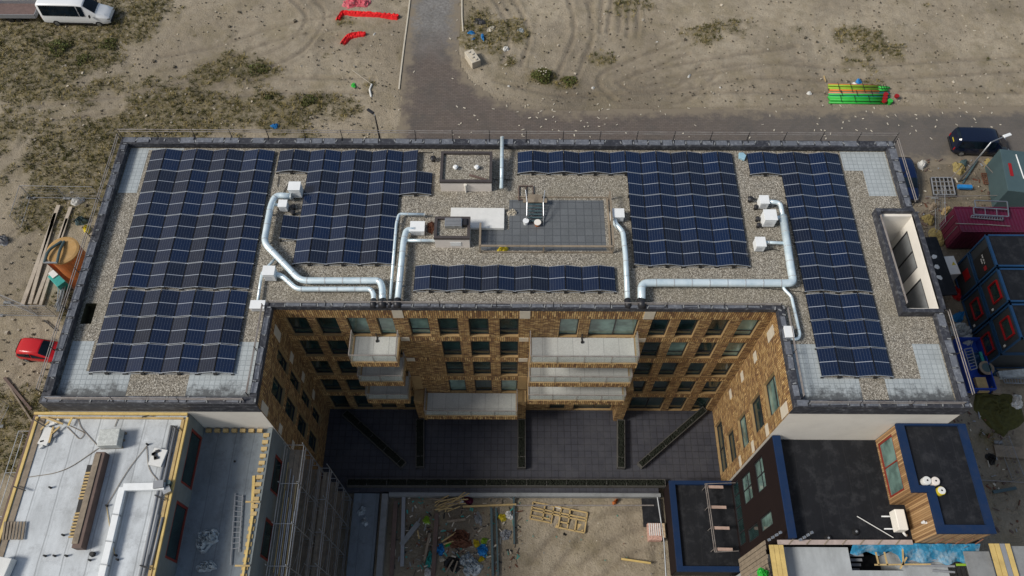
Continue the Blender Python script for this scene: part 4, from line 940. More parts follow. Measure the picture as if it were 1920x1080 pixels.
# edge protection rails
def rails(label, a, b, zs, step=2.4, inward=(0, 0), brace=True):
    a = Vector(a); b = Vector(b); t = thing('guard_rail', label, 'guard rail', (a.x, a.y, 17.5), 'steel guard rails on the roof edges'); L = (b - a).length; n = max(1, int(L / step))
    mb = MB()
    for z in zs: mb.tube([(a.x, a.y, z), (b.x, b.y, z)], .028, 6)
    mb.build('rail', mt['rail'], t)
    for k in range(n + 1):
        q = a + (b - a) * (k / n); mb = MB(); mb.tube([(q.x, q.y, 17.3), (q.x, q.y, max(zs) + .05)], .026, 6)
        if brace: mb.tube([(q.x, q.y, 17.55), (q.x + inward[0], q.y + inward[1], 17.55)], .022, 6)
        mb.build('post', mt['dark'], t)
rails('long steel guard rail along the rear roof edge', (X0 - .1, Y1 + .12), (X1 + .1, Y1 + .12), (17.95, 18.15), inward=(0, -.35))
rails('steel guard rail along the left roof edge', (X0 - .12, Y0 + .6), (X0 - .12, Y1 - .1), (17.75, 17.95), inward=(.3, 0))
rails('steel guard rail along the right roof edge behind the light well', (X1 + .12, 28.6), (X1 + .12, Y1 - .1), (17.75, 17.95), inward=(-.3, 0))
rails('steel guard rail along the right roof edge in front of the light well', (X1 + .12, Y0 + .6), (X1 + .12, 21.0), (17.75, 17.95), inward=(-.3, 0))
rails('steel guard rail on the front edge of the left wing', (X0 + .4, Y0 + .15), (CX0 - .6, Y0 + .15), (17.65, 17.85), 2.8, (0, -.15))
rails('steel guard rail on the front edge of the right wing', (CX1 + .7, Y0 + .15), (X1 - .4, Y0 + .15), (17.65, 17.85), 2.8, (0, -.15))
rails('steel guard rail above the courtyard facade', (CX0 - .2, CY + .22), (CX1 + .2, CY + .22), (17.6, 17.75), 3.2, (0, -.2))
rails('steel guard rail on the left wing beside the courtyard', (CX0 - .5, Y0 + .5), (CX0 - .5, CY), (17.65, 17.8), 2.6, (.1, 0))
rails('steel guard rail on the right wing beside the courtyard', (CX1 + .5, Y0 + .5), (CX1 + .5, CY), (17.65, 17.8), 2.6, (-.1, 0))
rails('double guard rail along the left side of the light well', (lw[0] + .22, lw[2] + .3), (lw[0] + .05, lw[3] - .6), (17.85, 17.95), 3.2, (.1, 0))

# ================================================================== courtyard deck and planters
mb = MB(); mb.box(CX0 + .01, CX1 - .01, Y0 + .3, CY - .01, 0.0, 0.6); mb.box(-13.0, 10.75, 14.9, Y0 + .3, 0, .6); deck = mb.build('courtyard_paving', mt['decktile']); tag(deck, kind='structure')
def planter(a, b, w, label, seg=1.45):
    a = Vector(a); b = Vector(b); d = (b - a); L = d.length; d.normalize(); n = Vector((-d.y, d.x)); rz = math.atan2(d.y, d.x); c = (a + b) / 2
    t = thing('planter', label, 'planter', (c.x, c.y, .6), 'long hedge planters in the courtyard')
    mb = MB()
    for s_ in (-1, 1): q = c + n * s_ * (w / 2 - .03); mb.obox((q.x, q.y, .85), (L, .05, .5), rz)
    for s_ in (-1, 1): q = c + d * s_ * (L / 2 - .03); mb.obox((q.x, q.y, .852), (.05, w - .1, .495), rz)
    k = seg
    while k < L - .3: q = a + d * k; mb.obox((q.x, q.y, .848), (.05, w - .1, .49), rz); k += seg
    mb.build('planter_wall', M('grey_planter_steel', (.075, .072, .065), .6), t)
    hb = MB(); rnd = random.Random(int(L * 100)); m_ = int(L / .1)
    hb.obox((c.x, c.y, .84), (L - .12, w - .14, .4), rz)
    for i in range(m_ * 8):
        q = a + d * rnd.uniform(.1, L - .1) + n * rnd.uniform(-w / 2 + .09, w / 2 - .09); s_ = rnd.uniform(.04, .085)
        hb.obox((q.x, q.y, rnd.uniform(1.0, 1.12)), (s_ * 1.6, s_, s_ * .8), rnd.uniform(0, 3), rnd.uniform(-1, 1), rnd.uniform(-1, 1))
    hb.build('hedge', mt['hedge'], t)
def pz(u, v): return tuple(at(u, v, 1.1)[:2])
planter((pz(787, 788)[0], 20.3), (pz(787, 877)[0], pz(787, 877)[1] + .05), .62, 'straight hedge planter under the left end of the lowest balcony')
planter((pz(978, 788)[0], 20.3), (pz(978, 877)[0], pz(978, 877)[1]), .6, 'straight hedge planter in the middle of the courtyard')
planter((pz(1165, 790)[0], 20.3), (pz(1165, 877)[0], pz(1165, 877)[1]), .58, 'straight hedge planter under the right pilaster')
planter(pz(646, 772), pz(757, 872), .6, 'slanting hedge planter on the left side of the courtyard')
planter(pz(1322, 766), pz(1200, 872), .5, 'slanting hedge planter on the right side of the courtyard')
planter(pz(650, 904), pz(1248, 905), .55, 'very long hedge planter closing the front edge of the courtyard')
# ================================================================== left neighbour, unfinished
ub = thing('unfinished_building', 'unfinished grey building with pale membrane roof framed by yellow timber, at the lower left', 'building', (-20, 8, 0))
ZL, ZT = 15.9, 13.4; YB = 0.0
mb = MB(); mb.box(-26.45, -18.12, YB, Y0 - .03, 0, ZL); mb.build('roof_block', mt['roofwhite'], ub)
mb = MB(); mb.box(-18.0, -14.05, YB, Y0 - .03, 0, ZT); mb.build('terrace_block', mt['terracemem'], ub)
gw = wallframe((-18.0, YB), (-18.0, Y0 - .03)); ho = [(11.55, 14.65, 13.42 - .9, 15.25), (7.6, 10.6, 13.42 - .9, 15.25), (3.6, 6.6, 13.42 - .9, 15.25)]
ho = [(a, b, 13.44, 15.2) for a, b, _, _ in ho]
mb = MB(); wall(mb, gw, ZT, ZL + .02, ho, depth=.1); mb.build('grey_wall', [mt['greyconcretewall']] * 3, ub)
for h in ho: window(ub, gw, h, depth=.08, fm=mt['redframe'], gm=mt['glass'], ft=.14)
fw = wallframe((-14.05, YB), (-14.05, Y0 - .03)); hf = [(s, s + 2.2, z_, z_ + 1.9) for s in (1.0, 4.6, 8.2, 11.9) for z_ in (10.4, 7.3, 4.2, 1.2)]
f2 = wallframe((-13.95, YB), (-13.95, Y0 - .03)); mb = MB(); wall(mb, f2, 0, ZT + .25, hf, depth=.1); mb.quad([(-14.2, YB, ZT + .25), (-13.95, YB, ZT + .25), (-13.95, Y0 - .03, ZT + .25), (-14.2, Y0 - .03, ZT + .25)]); mb.build('grey_wall', [mt['greyconcretewall']] * 3, ub)
for h in hf: window(ub, f2, h, depth=.08, fm=mt['redframe'], gm=mt['glass'], ft=.16)
def stick(label, a, b, w, h, mat, name='timber_beam', cat='beam', group=None):
    a = Vector(a); mb = MB(); mb.bar(a, b, w, h); return tag(mb.build(name, mat, origin=a), label, cat, group)
for nm, a, b, w_, mat_ in (('edge_timber', (-26.5, Y0 - .16, ZL + .3), (-18.0, Y0 - .16, ZL + .3), .14, mt['yellowwood']), ('edge_timber', (-26.2, Y0 - .33, ZL + .08), (-18.25, Y0 - .33, ZL + .08), .10, mt['wood']),
                        ('edge_timber', (-26.42, YB, ZL + .06), (-26.42, Y0 - .28, ZL + .06), .15, mt['yellowwood']), ('edge_timber', (-26.12, YB, ZL + .03), (-26.12, Y0 - .4, ZL + .03), .3, mt['oldwood']),
                        ('edge_timber', (-18.05, YB, ZL + .07), (-18.05, Y0 - .28, ZL + .07), .12, mt['yellowwood']), ('edge_timber', (-18.27, YB, ZL + .04), (-18.27, Y0 - .4, ZL + .04), .16, mt['wood'])):
    mb = MB(); mb.bar(a, b, w_, .12 if w_ < .2 else .05); mb.build(nm, mat_, ub)
mb = MB(); mb.bar((-26.62, YB, ZL - .1), (-26.62, Y0 - .1, ZL - .1), .22, .1); mb.build('gutter_board', mt['brownwood'], ub)
# blocking along the terrace edge
for k in range(21):
    y = 14.75 - k * .41; mb = MB(); mb.box(-14.42, -14.08, y - .11, y + .11, ZT, ZT + .3); mb.build('timber_block', mt['wood'], ub)
mb = MB(); mb.bar((-14.3, 6.3, ZT + .33), (-14.3, 1.0, ZT + .33), .2, .05); mb.bar((-14.26, 10.1, ZT + .36), (-14.26, 6.0, ZT + .36), .12, .05); mb.build('top_plate', mt['yellowwood'], ub)
for x in np.linspace(-17.7, -14.7, 7): mb = MB(); mb.obox((x, Y0 - .2, ZT + .12), (.3, .2, .2)); mb.build('timber_block', mt['wood'], ub)
for y in (10.85, 7.45): stick('pale crossbar lying over the terrace blocking, %s of two' % ('rear' if y > 9 else 'front'), (-14.75, y, ZT + .42), (-13.95, y, ZT + .42), .09, .05, mt['wood'], 'crossbar')
# things on the pale roof
o = at(158, 935, ZL); t = thing('board_stack', 'long brown box-like stack of boards with short battens, in the middle of the pale roof', 'board stack', (o.x, o.y, ZL))
a, b = at(186, 848, ZL + .5), at(140, 1028, ZL + .5); mb = MB(); mb.bar((a.x + .12, a.y, ZL + .3), (b.x + .12, b.y, ZL + .3), .5, .58); mb.build('board_pile', mt['brownwood'], t, bevel=.02)
mb = MB(); mb.bar((a.x + .02, a.y - .1, ZL + .62), (b.x - .0, b.y + .2, ZL + .62), .3, .05); mb.build('top_board', mt['oldwood'], t)
for k in range(17):
    q = a + (b - a) * (.22 + k * .034) if k < 9 else a + (b - a) * (.34 + k * .034)
    mb = MB(); mb.obox((q.x - .28, q.y, ZL + .42 + .02 * (k % 3)), (.42, .09, .06), R(4)); mb.build('batten', mt['wood'], t)
mb = MB(); mb.bar((a.x - .5, a.y - .6, ZL + .1), (b.x - .45, b.y + .7, ZL + .1), .25, .18); mb.build('base_beam', mt['black'], t)
q = at(207, 820, ZL + .5); t = thing('wrapped_pallet', 'square pallet of roofing sheets wrapped in pale plastic, near the rear of the pale roof', 'pallet', (q.x, q.y, ZL))
mb = MB(); mb.obox((q.x, q.y - .05, ZL + .42), (1.1, .95, .6), R(3)); mb.build('wrapped_load', M('pallet_wrap', (.5, .52, .5), .45, var=.35, scale=5, bmp=.5), t, bevel=.04)
mb = MB()
for i in (-1, 0, 1): mb.obox((q.x, q.y - .05 + i * .4, ZL + .06), (1.2, .1, .12), R(3))
mb.build('pallet_base', mt['oldwood'], t)
q = at(297, 858, ZL + .2); t = thing('material_pallet', 'small pallet of grey fittings beside the pipes at the right of the pale roof', 'pallet', (q.x, q.y, ZL))
mb = MB(); mb.obox((q.x, q.y, ZL + .2), (.75, .95, .2), R(-10)); mb.build('fitting_tray', mt['foam'], t, bevel=.02)
mb = MB()
for i in range(5): mb.obox((q.x + random.uniform(-.25, .2), q.y + random.uniform(-.1, .4), ZL + .33), (.22, .14, .1), random.uniform(0, 3))
mb.build('metal_fitting', mt['dark'], t); mb = MB(); mb.obox((q.x + .1, q.y, ZL + .05), (.95, .8, .1), R(-10)); mb.build('pallet_base', mt['dark'], t)
t = thing('rectangular_duct', 'white rectangular duct with a right-angle bend lying along the pale roof', 'duct', tuple(at(232, 915, ZL)))
pl = [(310, 912), (232, 914), (228, 925), (188, 1095)]; P3 = [at(u, v, ZL + .3) for u, v in pl]; mb = MB()
mb.bar(P3[0], P3[1], .38, .25); mb.build('duct_arm', mt['white'], t, bevel=.01)
mb = MB(); mb.bar((P3[2].x, P3[2].y + .3, ZL + .3), P3[3], .34, .24); mb.build('duct_run', mt['white'], t, bevel=.01)
for f_ in (.25, .55, .8): mb = MB(); q = P3[2] + (P3[3] - P3[2]) * f_; mb.obox((q.x, q.y, ZL + .3), (.42, .06, .3), R(-6)); mb.build('duct_flange', mt['steel'], t)
q = at(302, 910, ZL + .3); t = thing('duct_fan', 'grey duct fan at the right end of the white rectangular duct', 'fan', (q.x, q.y, ZL)); mb = MB(); mb.obox((q.x - .05, q.y, ZL + .35), (.55, .4, .45), R(8)); mb.build('fan_box', mt['pipegrey'], t, bevel=.02)
mb = MB(); mb.cyl((q.x + .38, q.y + .15), .13, ZL, ZL + .4, 12); mb.build('fan_outlet', mt['tealgrey'], t); mb = MB(); mb.obox((q.x + .35, q.y - .25, ZL + .2), (.4, .35, .3), R(30)); mb.build('motor_block', mt['steel'], t)
for i, (a, b, w_) in enumerate((((322, 798), (262, 1082), .09), ((330, 800), (268, 1082), .08), ((305, 970), (283, 1060), .07), ((297, 965), (279, 1040), .06), ((288, 1000), (276, 1045), .06))):
    A, B = at(*a, ZL + .15), at(*b, ZL + .15); mb = MB(); mb.tube([A, B], w_, 8); tag(mb.build('pipe', mt['pipegrey'], origin=A, smooth=True), '%s grey pipe of the bundle along the right edge of the pale roof' % ['longest left', 'longest right', 'short outer', 'short middle', 'shortest'][i], 'pipe', 'grey pipes on the pale roof')
for i, (a, b) in enumerate((((25 + 36, 785), (85, 800)), ((25, 912), (48, 920)), ((325, 798), (336, 808)), ((290, 928), (310, 938)), ((262, 1060), (283, 1068)), ((266, 782), (280, 779)))):
    stick('short dark iron strap on the pale roof edge, %s' % ['rear left corner', 'left edge halfway', 'rear end of the pipes', 'by the duct fan', 'front end of the pipes', 'lying near the rear timber'][i], at(*a, ZL + .25), at(*b, ZL + .25), .06, .04, mt['black'], 'strap', 'strap')
for i, (u, v) in enumerate(((94, 914), (276, 833), (200, 948), (84, 1042), (102, 1042), (124, 1042), (168, 1050), (173, 1039), (217, 1041), (220, 1049), (118, 1003))):
    q = at(u, v, ZL + .1); mb = MB(); s_ = .14 if i == 7 else .06; mb.tube([(q.x, q.y, ZL), (q.x, q.y, ZL + .22)], s_, 10, radii=[s_, s_ * .8]); tag(mb.build('pipe_stub', mt['black'], origin=(q.x, q.y, ZL)), 'black pipe stub rising through the pale roof, %s' % ['on its left half', 'near the hanging cable', 'right of the board stack', 'leftmost in the front line', 'second in the front line', 'third in the front line', 'front of the thick one', 'thickest of all', 'right end of the front line, rear', 'right end of the front line, front', 'left of the board stack end'][i], 'pipe stub')
for i, (u, v, s_) in enumerate(((98, 795, .3), (108, 790, .25), (88, 818, .5), (80, 828, .22), (78, 838, .2), (105, 815, .3))):
    q = at(u, v, ZL + .1); mb = MB(); mb.obox((q.x, q.y, ZL + .1), (s_ * 1.1, s_ * .6 if i != 2 else 1.0, .16), R([20, 70, -12, 15, 40, 50][i])); tag(mb.build('foam_block', mt['foam'] if i != 5 else mt['pipegrey'], origin=(q.x, q.y, ZL), bevel=.02), '%s offcut in the rubble at the rear left corner of the pale roof' % ['upper white', 'small upper white', 'longest white', 'lower white', 'lowest white', 'grey'][i], 'offcut', 'foam offcuts on the pale roof')
for i, (a, b) in enumerate((((92, 790), (76, 806)), ((100, 800), (92, 830)), ((112, 800), (98, 812)), ((135, 783), (128, 798)), ((86, 783), (118, 795)))):
    stick('short yellow lath in the rubble on the pale roof, %s' % ['along the left', 'lying front to back', 'crossing the grey offcut', 'alone to the right', 'across the rear'][i], at(*a, ZL + .22), at(*b, ZL + .22), .1, .04, mt['wood'] if i != 3 else mt['yellowwood'], 'lath', 'lath')
for i, pl in enumerate(([(185, 840), (120, 885), (50, 895)], [(276, 835), (240, 880), (200, 948)], [(146, 782), (150, 800), (185, 838)], [(222, 782), (215, 800)], [(200, 950), (205, 985), (215, 1040)], [(275, 838), (278, 880), (300, 905)], [(125, 800), (150, 825), (160, 812), (130, 798)])):
    pts = fillet([at(u, v, ZL + .04) for u, v in pl], 1.0); mb = MB(); mb.tube(pts, .018, 5); tag(mb.build('cable', mt['oldwood'] if i != 4 else mt['yellowwood'], origin=pts[0]), 'thin cable on the pale roof, %s' % ['sweeping left from the board stack', 'slanting between two pipe stubs', 'curling by the wrapped pallet', 'short by the rear timber', 'yellow one by the duct', 'beside the grey pipes', 'looped near the rubble'][i], 'cable', 'thin cables on the pale roof')
q = at(12, 1060, ZL + .3); mb = MB(); mb.obox((q.x - .1, q.y - .2, ZL + .3), (.7, 1.1, .5), R(-8)); tag(mb.build('packing_crate', mt['foam'], origin=(q.x, q.y, ZL), bevel=.03), 'white packing crate at the front left corner of the pale roof', 'crate')
t = thing('pallet', 'weathered pallet leaning on the left edge of the pale roof', 'pallet', tuple(at(28, 992, ZL)))
for k in range(7): A = at(10 + k * 6, 978, ZL + .12); B = at(5 + k * 6, 1012, ZL + .12); mb = MB(); mb.bar(A, B, .1, .04); mb.build('slat', mt['oldwood'], t)
# things on the lower terrace
o = crumple('plastic_sheeting', mt['plasticsheet'], at(388, 1012, ZT + .02), .62, .6, .5, 21, 14, .3, amp=.9); tag(o, 'larger crumpled heap of clear plastic on the grey terrace', 'plastic sheeting')
o = crumple('plastic_sheeting', mt['plasticsheet'], at(388, 1062, ZT + .02), .5, .35, .35, 22, 12, .1, amp=1.0); tag(o, 'smaller crumpled heap of clear plastic, in front of the larger on the terrace', 'plastic sheeting')
t = thing('ladder', 'grey ladder lying along the terrace', 'ladder', tuple(at(440, 980, ZT)))
A1, B1, A2, B2 = at(441, 925, ZT + .1), at(432, 1060, ZT + .1), at(455, 928, ZT + .1), at(448, 1035, ZT + .1)
mb = MB(); mb.bar(A1, B1, .05, .05); mb.bar(A2, B2, .05, .05)
for k in range(11): mb.bar(A1 + (B1 - A1) * (.03 + k * .075), A2 + (B2 - A2) * (.03 + k * .09), .04, .03)
mb.build('ladder_frame', mt['pipegrey'], t)
stick('long yellow plank lying on the terrace beside the blocking', at(476, 892, ZT + .05), at(472, 975, ZT + .05), .16, .05, mt['yellowwood'], 'plank', 'plank')
mb = MB(); q = at(440, 865, ZT + .05); mb.tube([(q.x, q.y, ZT), (q.x, q.y, ZT + .08)], .06, 8); tag(mb.build('pipe_stub', mt['black'], origin=q), 'tiny black stub alone on the terrace', 'pipe stub')
# scaffold between the grey building and the courtyard
def scaffold(label, x0, x1, ys, z0, z1, decks, net=None, diag=True, top=1.0, rm=None):
    t = thing('scaffold', label, 'scaffold', ((x0 + x1) / 2, sum(ys) / len(ys), z0)); rm = rm or mt['steel']
    for x in (x0, x1):
        for y in ys: mb = MB(); mb.tube([(x, y, z0), (x, y, z1 + top)], .03, 6); mb.build('standard', rm, t)
    mb = MB()
    for zd in decks:
        for x in (x0, x1):
            for e in (0.5, 1.0): mb.tube([(x, ys[0], zd + e), (x, ys[-1], zd + e)], .025, 6)
        for y in ys: mb.tube([(x0, y, zd), (x1, y, zd)], .025, 6); mb.tube([(x0, y, zd + 1), (x1, y, zd + 1)], .02, 6)
    if diag:
        for a, b in zip(ys[:-1], ys[1:]):
            for za, zb in zip(decks[:-1], decks[1:]): mb.tube([(x1, a, za), (x1, b, zb)], .022, 6)
    mb.build('tube_frame', rm, t)
    for zd in decks[1:] if decks[0] <= z0 + .1 else decks:
        mb = MB(); n = max(2, int((x1 - x0) / .28)); wd = (x1 - x0 - .1) / n
        for k in range(n): mb.box(x0 + .05 + k * wd, x0 + .05 + (k + 1) * wd - .03, min(ys), max(ys), zd + .02, zd + .07)
        mb.build('plank_deck', mt['oldwood'], t)
    return t
scaffold('tall steel scaffold on the courtyard side of the grey building', -13.45, -12.35, list(np.arange(14.6, -0.1, -2.3)), 0, 11.5, [0, 2.4, 4.8, 7.1, 9.3, 11.3], top=1.2)
mb = MB()
for k in range(24):
    y = 14.5 - k * .62; mb.tube([(-12.15 + .1 * math.sin(k * 5), y, 9.5 + math.sin(k * 2.2)), (-12.2, y - .4, 2.5)], .018, 4)
t = scaffold('lower outer scaffold bay standing on the ground beside the timber floor', -12.25, -11.6, list(np.arange(14.4, -0.1, -2.0)), 0, 8.2, [0, 2.4, 4.8, 7.2], top=.9)
for k in range(9):
    stick('loose long scaffold tube on the upper scaffold deck, %s from the building' % ORD[k], (-13.38 + k * .11, 13.8 - (k * 1.7) % 3, 11.45), (-13.3 + k * .11, 7.5 - (k * 1.3) % 2.5, 11.45), .05, .05, mt['steel'] if k % 3 else mt['wood'], 'scaffold_tube', 'tube', 'loose tubes on the scaffold deck')
# walkway on the far left
scaffold('timber walkway scaffold along the left side of the grey building', -28.1, -26.85, list(np.arange(14.6, -0.1, -2.4)), 0, 13.6, [0, 4.5, 9, 13.6], diag=False)
# slab strip with beams on the left side of the sand pit
mb = MB(); mb.box(-11.45, -9.6, 0, 14.85, -.1, .25); tag(mb.build('concrete_slab', mt['terracemem']), 'blue-grey concrete slab left of the sand pit', 'slab')
stick('long low concrete beam at the left edge of the sand pit', (-9.15, 14.75, .3), (-9.05, 0, .3), .42, .6, mt['concrete'], 'concrete_beam')
stick('low concrete beam under the front planter along the rear of the sand pit', (-8.9, 14.75, .2), (10.9, 14.78, .2), .26, .5, mt['concrete'], 'concrete_beam')
stick('thin steel beam parallel to the rear concrete beam', (.3, 14.05, .15), (10.4, 14.1, .15), .08, .1, mt['rail'], 'steel_beam')

# ================================================================== sand pit contents
def L3(u, v, z=.08): return at(u, v, z)
for i, (a, b, w_, m_, l) in enumerate((((757, 930), (754, 1062), .26, 'pipegrey', 'long pale grey plank standing out at the left of the sand pit'), ((785, 980), (752, 1022), .34, 'concrete', 'short slanting grey plank crossing the long pale one'), ((819, 962), (812, 1080), .3, 'brownwood', 'brown beam left of the rubbish heap'),
        ((806, 1000), (796, 1050), .18, 'oldwood', 'short dark beam leaning left of the brown beam'), ((742, 940), (734, 1080), .3, 'brownwood', 'dark plank nearest the left concrete beam'), ((921, 952), (924, 1080), .16, 'tealgrey', 'left of the two long steel beams in the sand pit'), ((930, 952), (934, 1080), .12, 'tealgrey', 'right of the two long steel beams in the sand pit'),
        ((963, 918), (964, 1020), .12, 'tealgrey', 'slim steel post lying in the middle of the sand pit'), ((868, 950), (968, 946), .12, 'wood', 'long pale lath lying across the beams'), ((838, 978), (873, 974), .16, 'oldwood', 'short grey board above the red heap'), ((828, 1016), (855, 999), .09, 'wood', 'fresh lath leaning on the red heap, upper one'),
        ((832, 1021), (864, 1010), .09, 'wood', 'fresh lath leaning on the red heap, lower one'), ((783, 995), (786, 1010), .08, 'wood', 'tiny upright lath left of the brown beam'), ((835, 1075), (850, 1050), .1, 'oldwood', 'dark lath in the front of the heap, left one'), ((850, 1075), (858, 1052), .1, 'oldwood', 'dark lath in the front of the heap, right one'), ((1165, 1048), (1220, 1056), .12, 'yellowwood', 'faint yellow lath lying at the front right of the sand'))):
    stick(l, L3(*a, .12 + .012 * i), L3(*b, .12 + .012 * i), w_, .14, mt[m_], 'beam')
t = thing('lath_pile', 'tangled pile of fresh wooden laths at the rear of the sand pit', 'lath pile', tuple(L3(842, 940, 0))); rnd = random.Random(8)
for k in range(26):
    q = L3(rnd.uniform(825, 862), rnd.uniform(934, 955), .1 + .02 * k); a = rnd.gauss(.25, .35); l = rnd.uniform(.4, .95); mb = MB(); mb.bar((q.x - l * math.cos(a), q.y - l * math.sin(a) * .8, q.z), (q.x + l * math.cos(a), q.y + l * math.sin(a) * .8, q.z + rnd.uniform(-.05, .05)), .07, .04); mb.build('lath', mt['wood'] if k % 4 else mt['oldwood'], t)
for (u, v, rx, ry, h, m_, sd_, l) in ((822, 928, .38, .2, .22, 'teal', 31, 'teal plastic sheet behind the lath pile, left'), (858, 930, .3, .25, .2, 'teal', 32, 'teal plastic sheet behind the lath pile, right'), (865, 940, .18, .32, .25, 'foam', 33, 'white bag at the right end of the lath pile'), (877, 937, .4, .35, .25, 'crimson', 34, 'dark red plastic heap right of the lath pile'),
        (800, 976, .3, .3, .25, 'lime', 35, 'olive yellow sheet left of the brown beam'), (862, 1012, 1.05, .62, .4, 'rust', 36, 'large rust red heap in the middle of the sand pit'), (893, 1019, .25, .32, .25, 'yellow', 37, 'yellow bag right of the rust red heap, left one'), (908, 1015, .28, .3, .25, 'lime', 38, 'yellow-green bag right of the rust red heap, right one'),
        (905, 1032, .5, .4, .3, 'brightblue', 39, 'blue sheet below the yellow bags'), (826, 1030, .3, .45, .3, 'brightblue', 40, 'blue sheet on the left of the rubbish heap'), (841, 1021, .26, .16, .2, 'green', 41, 'small green sheet on the rust red heap'), (872, 1048, .5, .35, .45, 'plasticsheet', 42, 'clear plastic folded over the heap, upper part'),
        (884, 1062, .75, .75, .5, 'plasticsheet', 43, 'biggest clear plastic heap at the front of the rubbish'), (903, 1048, .22, .25, .2, 'yellow', 44, 'pale yellow rag right of the clear plastic'), (805, 1050, .25, .55, .25, 'teal', 45, 'teal rubbish left of the brown beam'), (803, 1075, .35, .3, .25, 'foam', 46, 'white rubbish at the front edge left'),
        (828, 1048, .18, .25, .2, 'palestone', 47, 'cream scrap beside the brown beam'), (851, 1058, .6, .6, .18, 'black', 48, 'dark wet rubbish under the clear plastic'), (942, 970, .3, .3, .2, 'yellow', 49, 'yellow scrap between the steel beams and the post'), (955, 966, .28, .35, .2, 'foam', 50, 'white scrap right of the yellow scrap'),
        (948, 1002, .45, .35, .18, 'pipegrey', 51, 'grey hose coil between beams and post'), (897, 972, .6, .25, .12, 'concrete', 52, 'flat grey debris above the heap'), (1153, 942, .17, .3, .28, 'orange', 53, 'orange sack near the rear right of the sand'), (1058, 1002, .15, .15, .12, 'black', 54, 'small dark clod in front of the timber frame'), (678, 958, .35, .3, .2, 'plasticsheet', 55, 'plastic scrap on the blue-grey slab, rear'), (684, 978, .35, .25, .2, 'plasticsheet', 56, 'plastic scrap on the blue-grey slab, front')):
    o = crumple('rubbish', mt[m_], L3(u, v, .03 if sd_ < 55 else .26), rx, ry, h, sd_, 9, sd_ * .7, amp=.9); tag(o, l, 'rubbish', 'rubbish in the sand pit')
rnd = random.Random(19); mb = MB()
for k in range(520):
    u, v = rnd.uniform(735, 975), rnd.uniform(925, 1078)
    if k % 3 == 0: u, v = rnd.gauss(860, 40), rnd.gauss(1020, 32)
    if k % 5 == 0: u, v = rnd.uniform(730, 1240), rnd.uniform(925, 1078)
    if v > 1090 or v < 922: continue
    q = at(u, v, .05); l = rnd.uniform(.04, .45) if k % 5 else .05
    mb.obox((q.x, q.y, .05 + rnd.uniform(0, .08)), (l, rnd.uniform(.03, .1), .04), rnd.uniform(0, 3.1), rnd.uniform(-.2, .2), 0, rnd.choice([0, 0, 1, 2, 3, 4, 5]))
tag(mb.build('rubble', [mt['oldwood'], mt['concrete'], mt['palestone'], mt['rust'], mt['black'], mt['teal']]), 'small building rubble strewn over the sand pit', 'rubble', kind='stuff')
q = L3(1047, 970, .1); t = thing('wooden_stud_panel', 'slatted wooden stud frame lying flat on the sand, slightly turned', 'timber frame', (q.x, q.y, 0)); rz = R(-11); cz, sz_ = math.cos(rz), math.sin(rz)
def fl(x, y, z=.12): return (q.x + x * cz - y * sz_, q.y + x * sz_ + y * cz, z)
def fb(x0, y0, x1, y1, w_=.09): mb = MB(); mb.bar(fl(x0, y0), fl(x1, y1), w_, .1); mb.build('stud', mt['wood'], t)
W_, H_ = 2.0, .72
for y in (H_, .32, .12, -.25, -.5): fb(-W_, y, W_ if y > 0 else (-.55), y)
fb(.2, -.3, .8, -.3); fb(.1, -H_, W_, -H_)
for x in (-W_, -1.1, -.45): fb(x, -.5, x, H_)
for x in (.1, .75, 1.3, W_): fb(x, -H_, x, H_ if x != 1.3 else .1)
mb = MB(); mb.bar(fl(-.5, -.6, .03), fl(.3, -.6, .03), .3, .03); mb.bar(fl(.8, -.4, .03), fl(1.9, -.4, .03), .5, .03); mb.build('sheathing_board', mt['wood'], t)
stick('short white offcut behind the timber frame', L3(1040, 949), L3(1054, 953), .16, .1, mt['foam'], 'offcut', 'offcut')
t = thing('brick_pallet', 'pallet of pink and cream bricks in wrap beside the dark building', 'brick pallet', tuple(L3(1229, 1000, 0))); mb = MB(); q = L3(1229, 1000, .5); mb.obox((q.x - .05, q.y + .1, .3), (.95, 1.2, .6)); mb.build('brick_stack', M('pink_brick_pack', (.5, .3, .24), .8, var=.8, scale=9), t, bevel=.02)
for k in range(6): mb = MB(); mb.obox((q.x - .42 + k * .15, q.y + .25, .61), (.07, .85, .03)); mb.build('strap', mt['foam'], t)
mb = MB(); mb.obox((q.x + .55, q.y + .2, .3), (.3, 1.0, .5)); tag(mb.build('brick_pack', M('cream_brick_pack', (.5, .38, .25), .8, var=.6, scale=9), origin=(q.x + .55, q.y, 0), bevel=.02), 'narrow pack of cream bricks against the dark building wall', 'brick pack')
mb = MB(); mb.box(9.55, 10.9, 12.6, 14.6, -.05, .14); tag(mb.build('dark_mat', mt['roofblack']), 'dark rubber mat beside the low steel edge of the sand pit', 'mat')
mb = MB(); mb.tube([(10.65, 14.6, .5), (10.85, 11.5, .5), (10.75, 8.0, .5)], .06, 8); tag(mb.build('handrail_pipe', mt['steel'], origin=(10.7, 11, 0)), 'long steel pipe along the right edge of the sand pit', 'pipe')

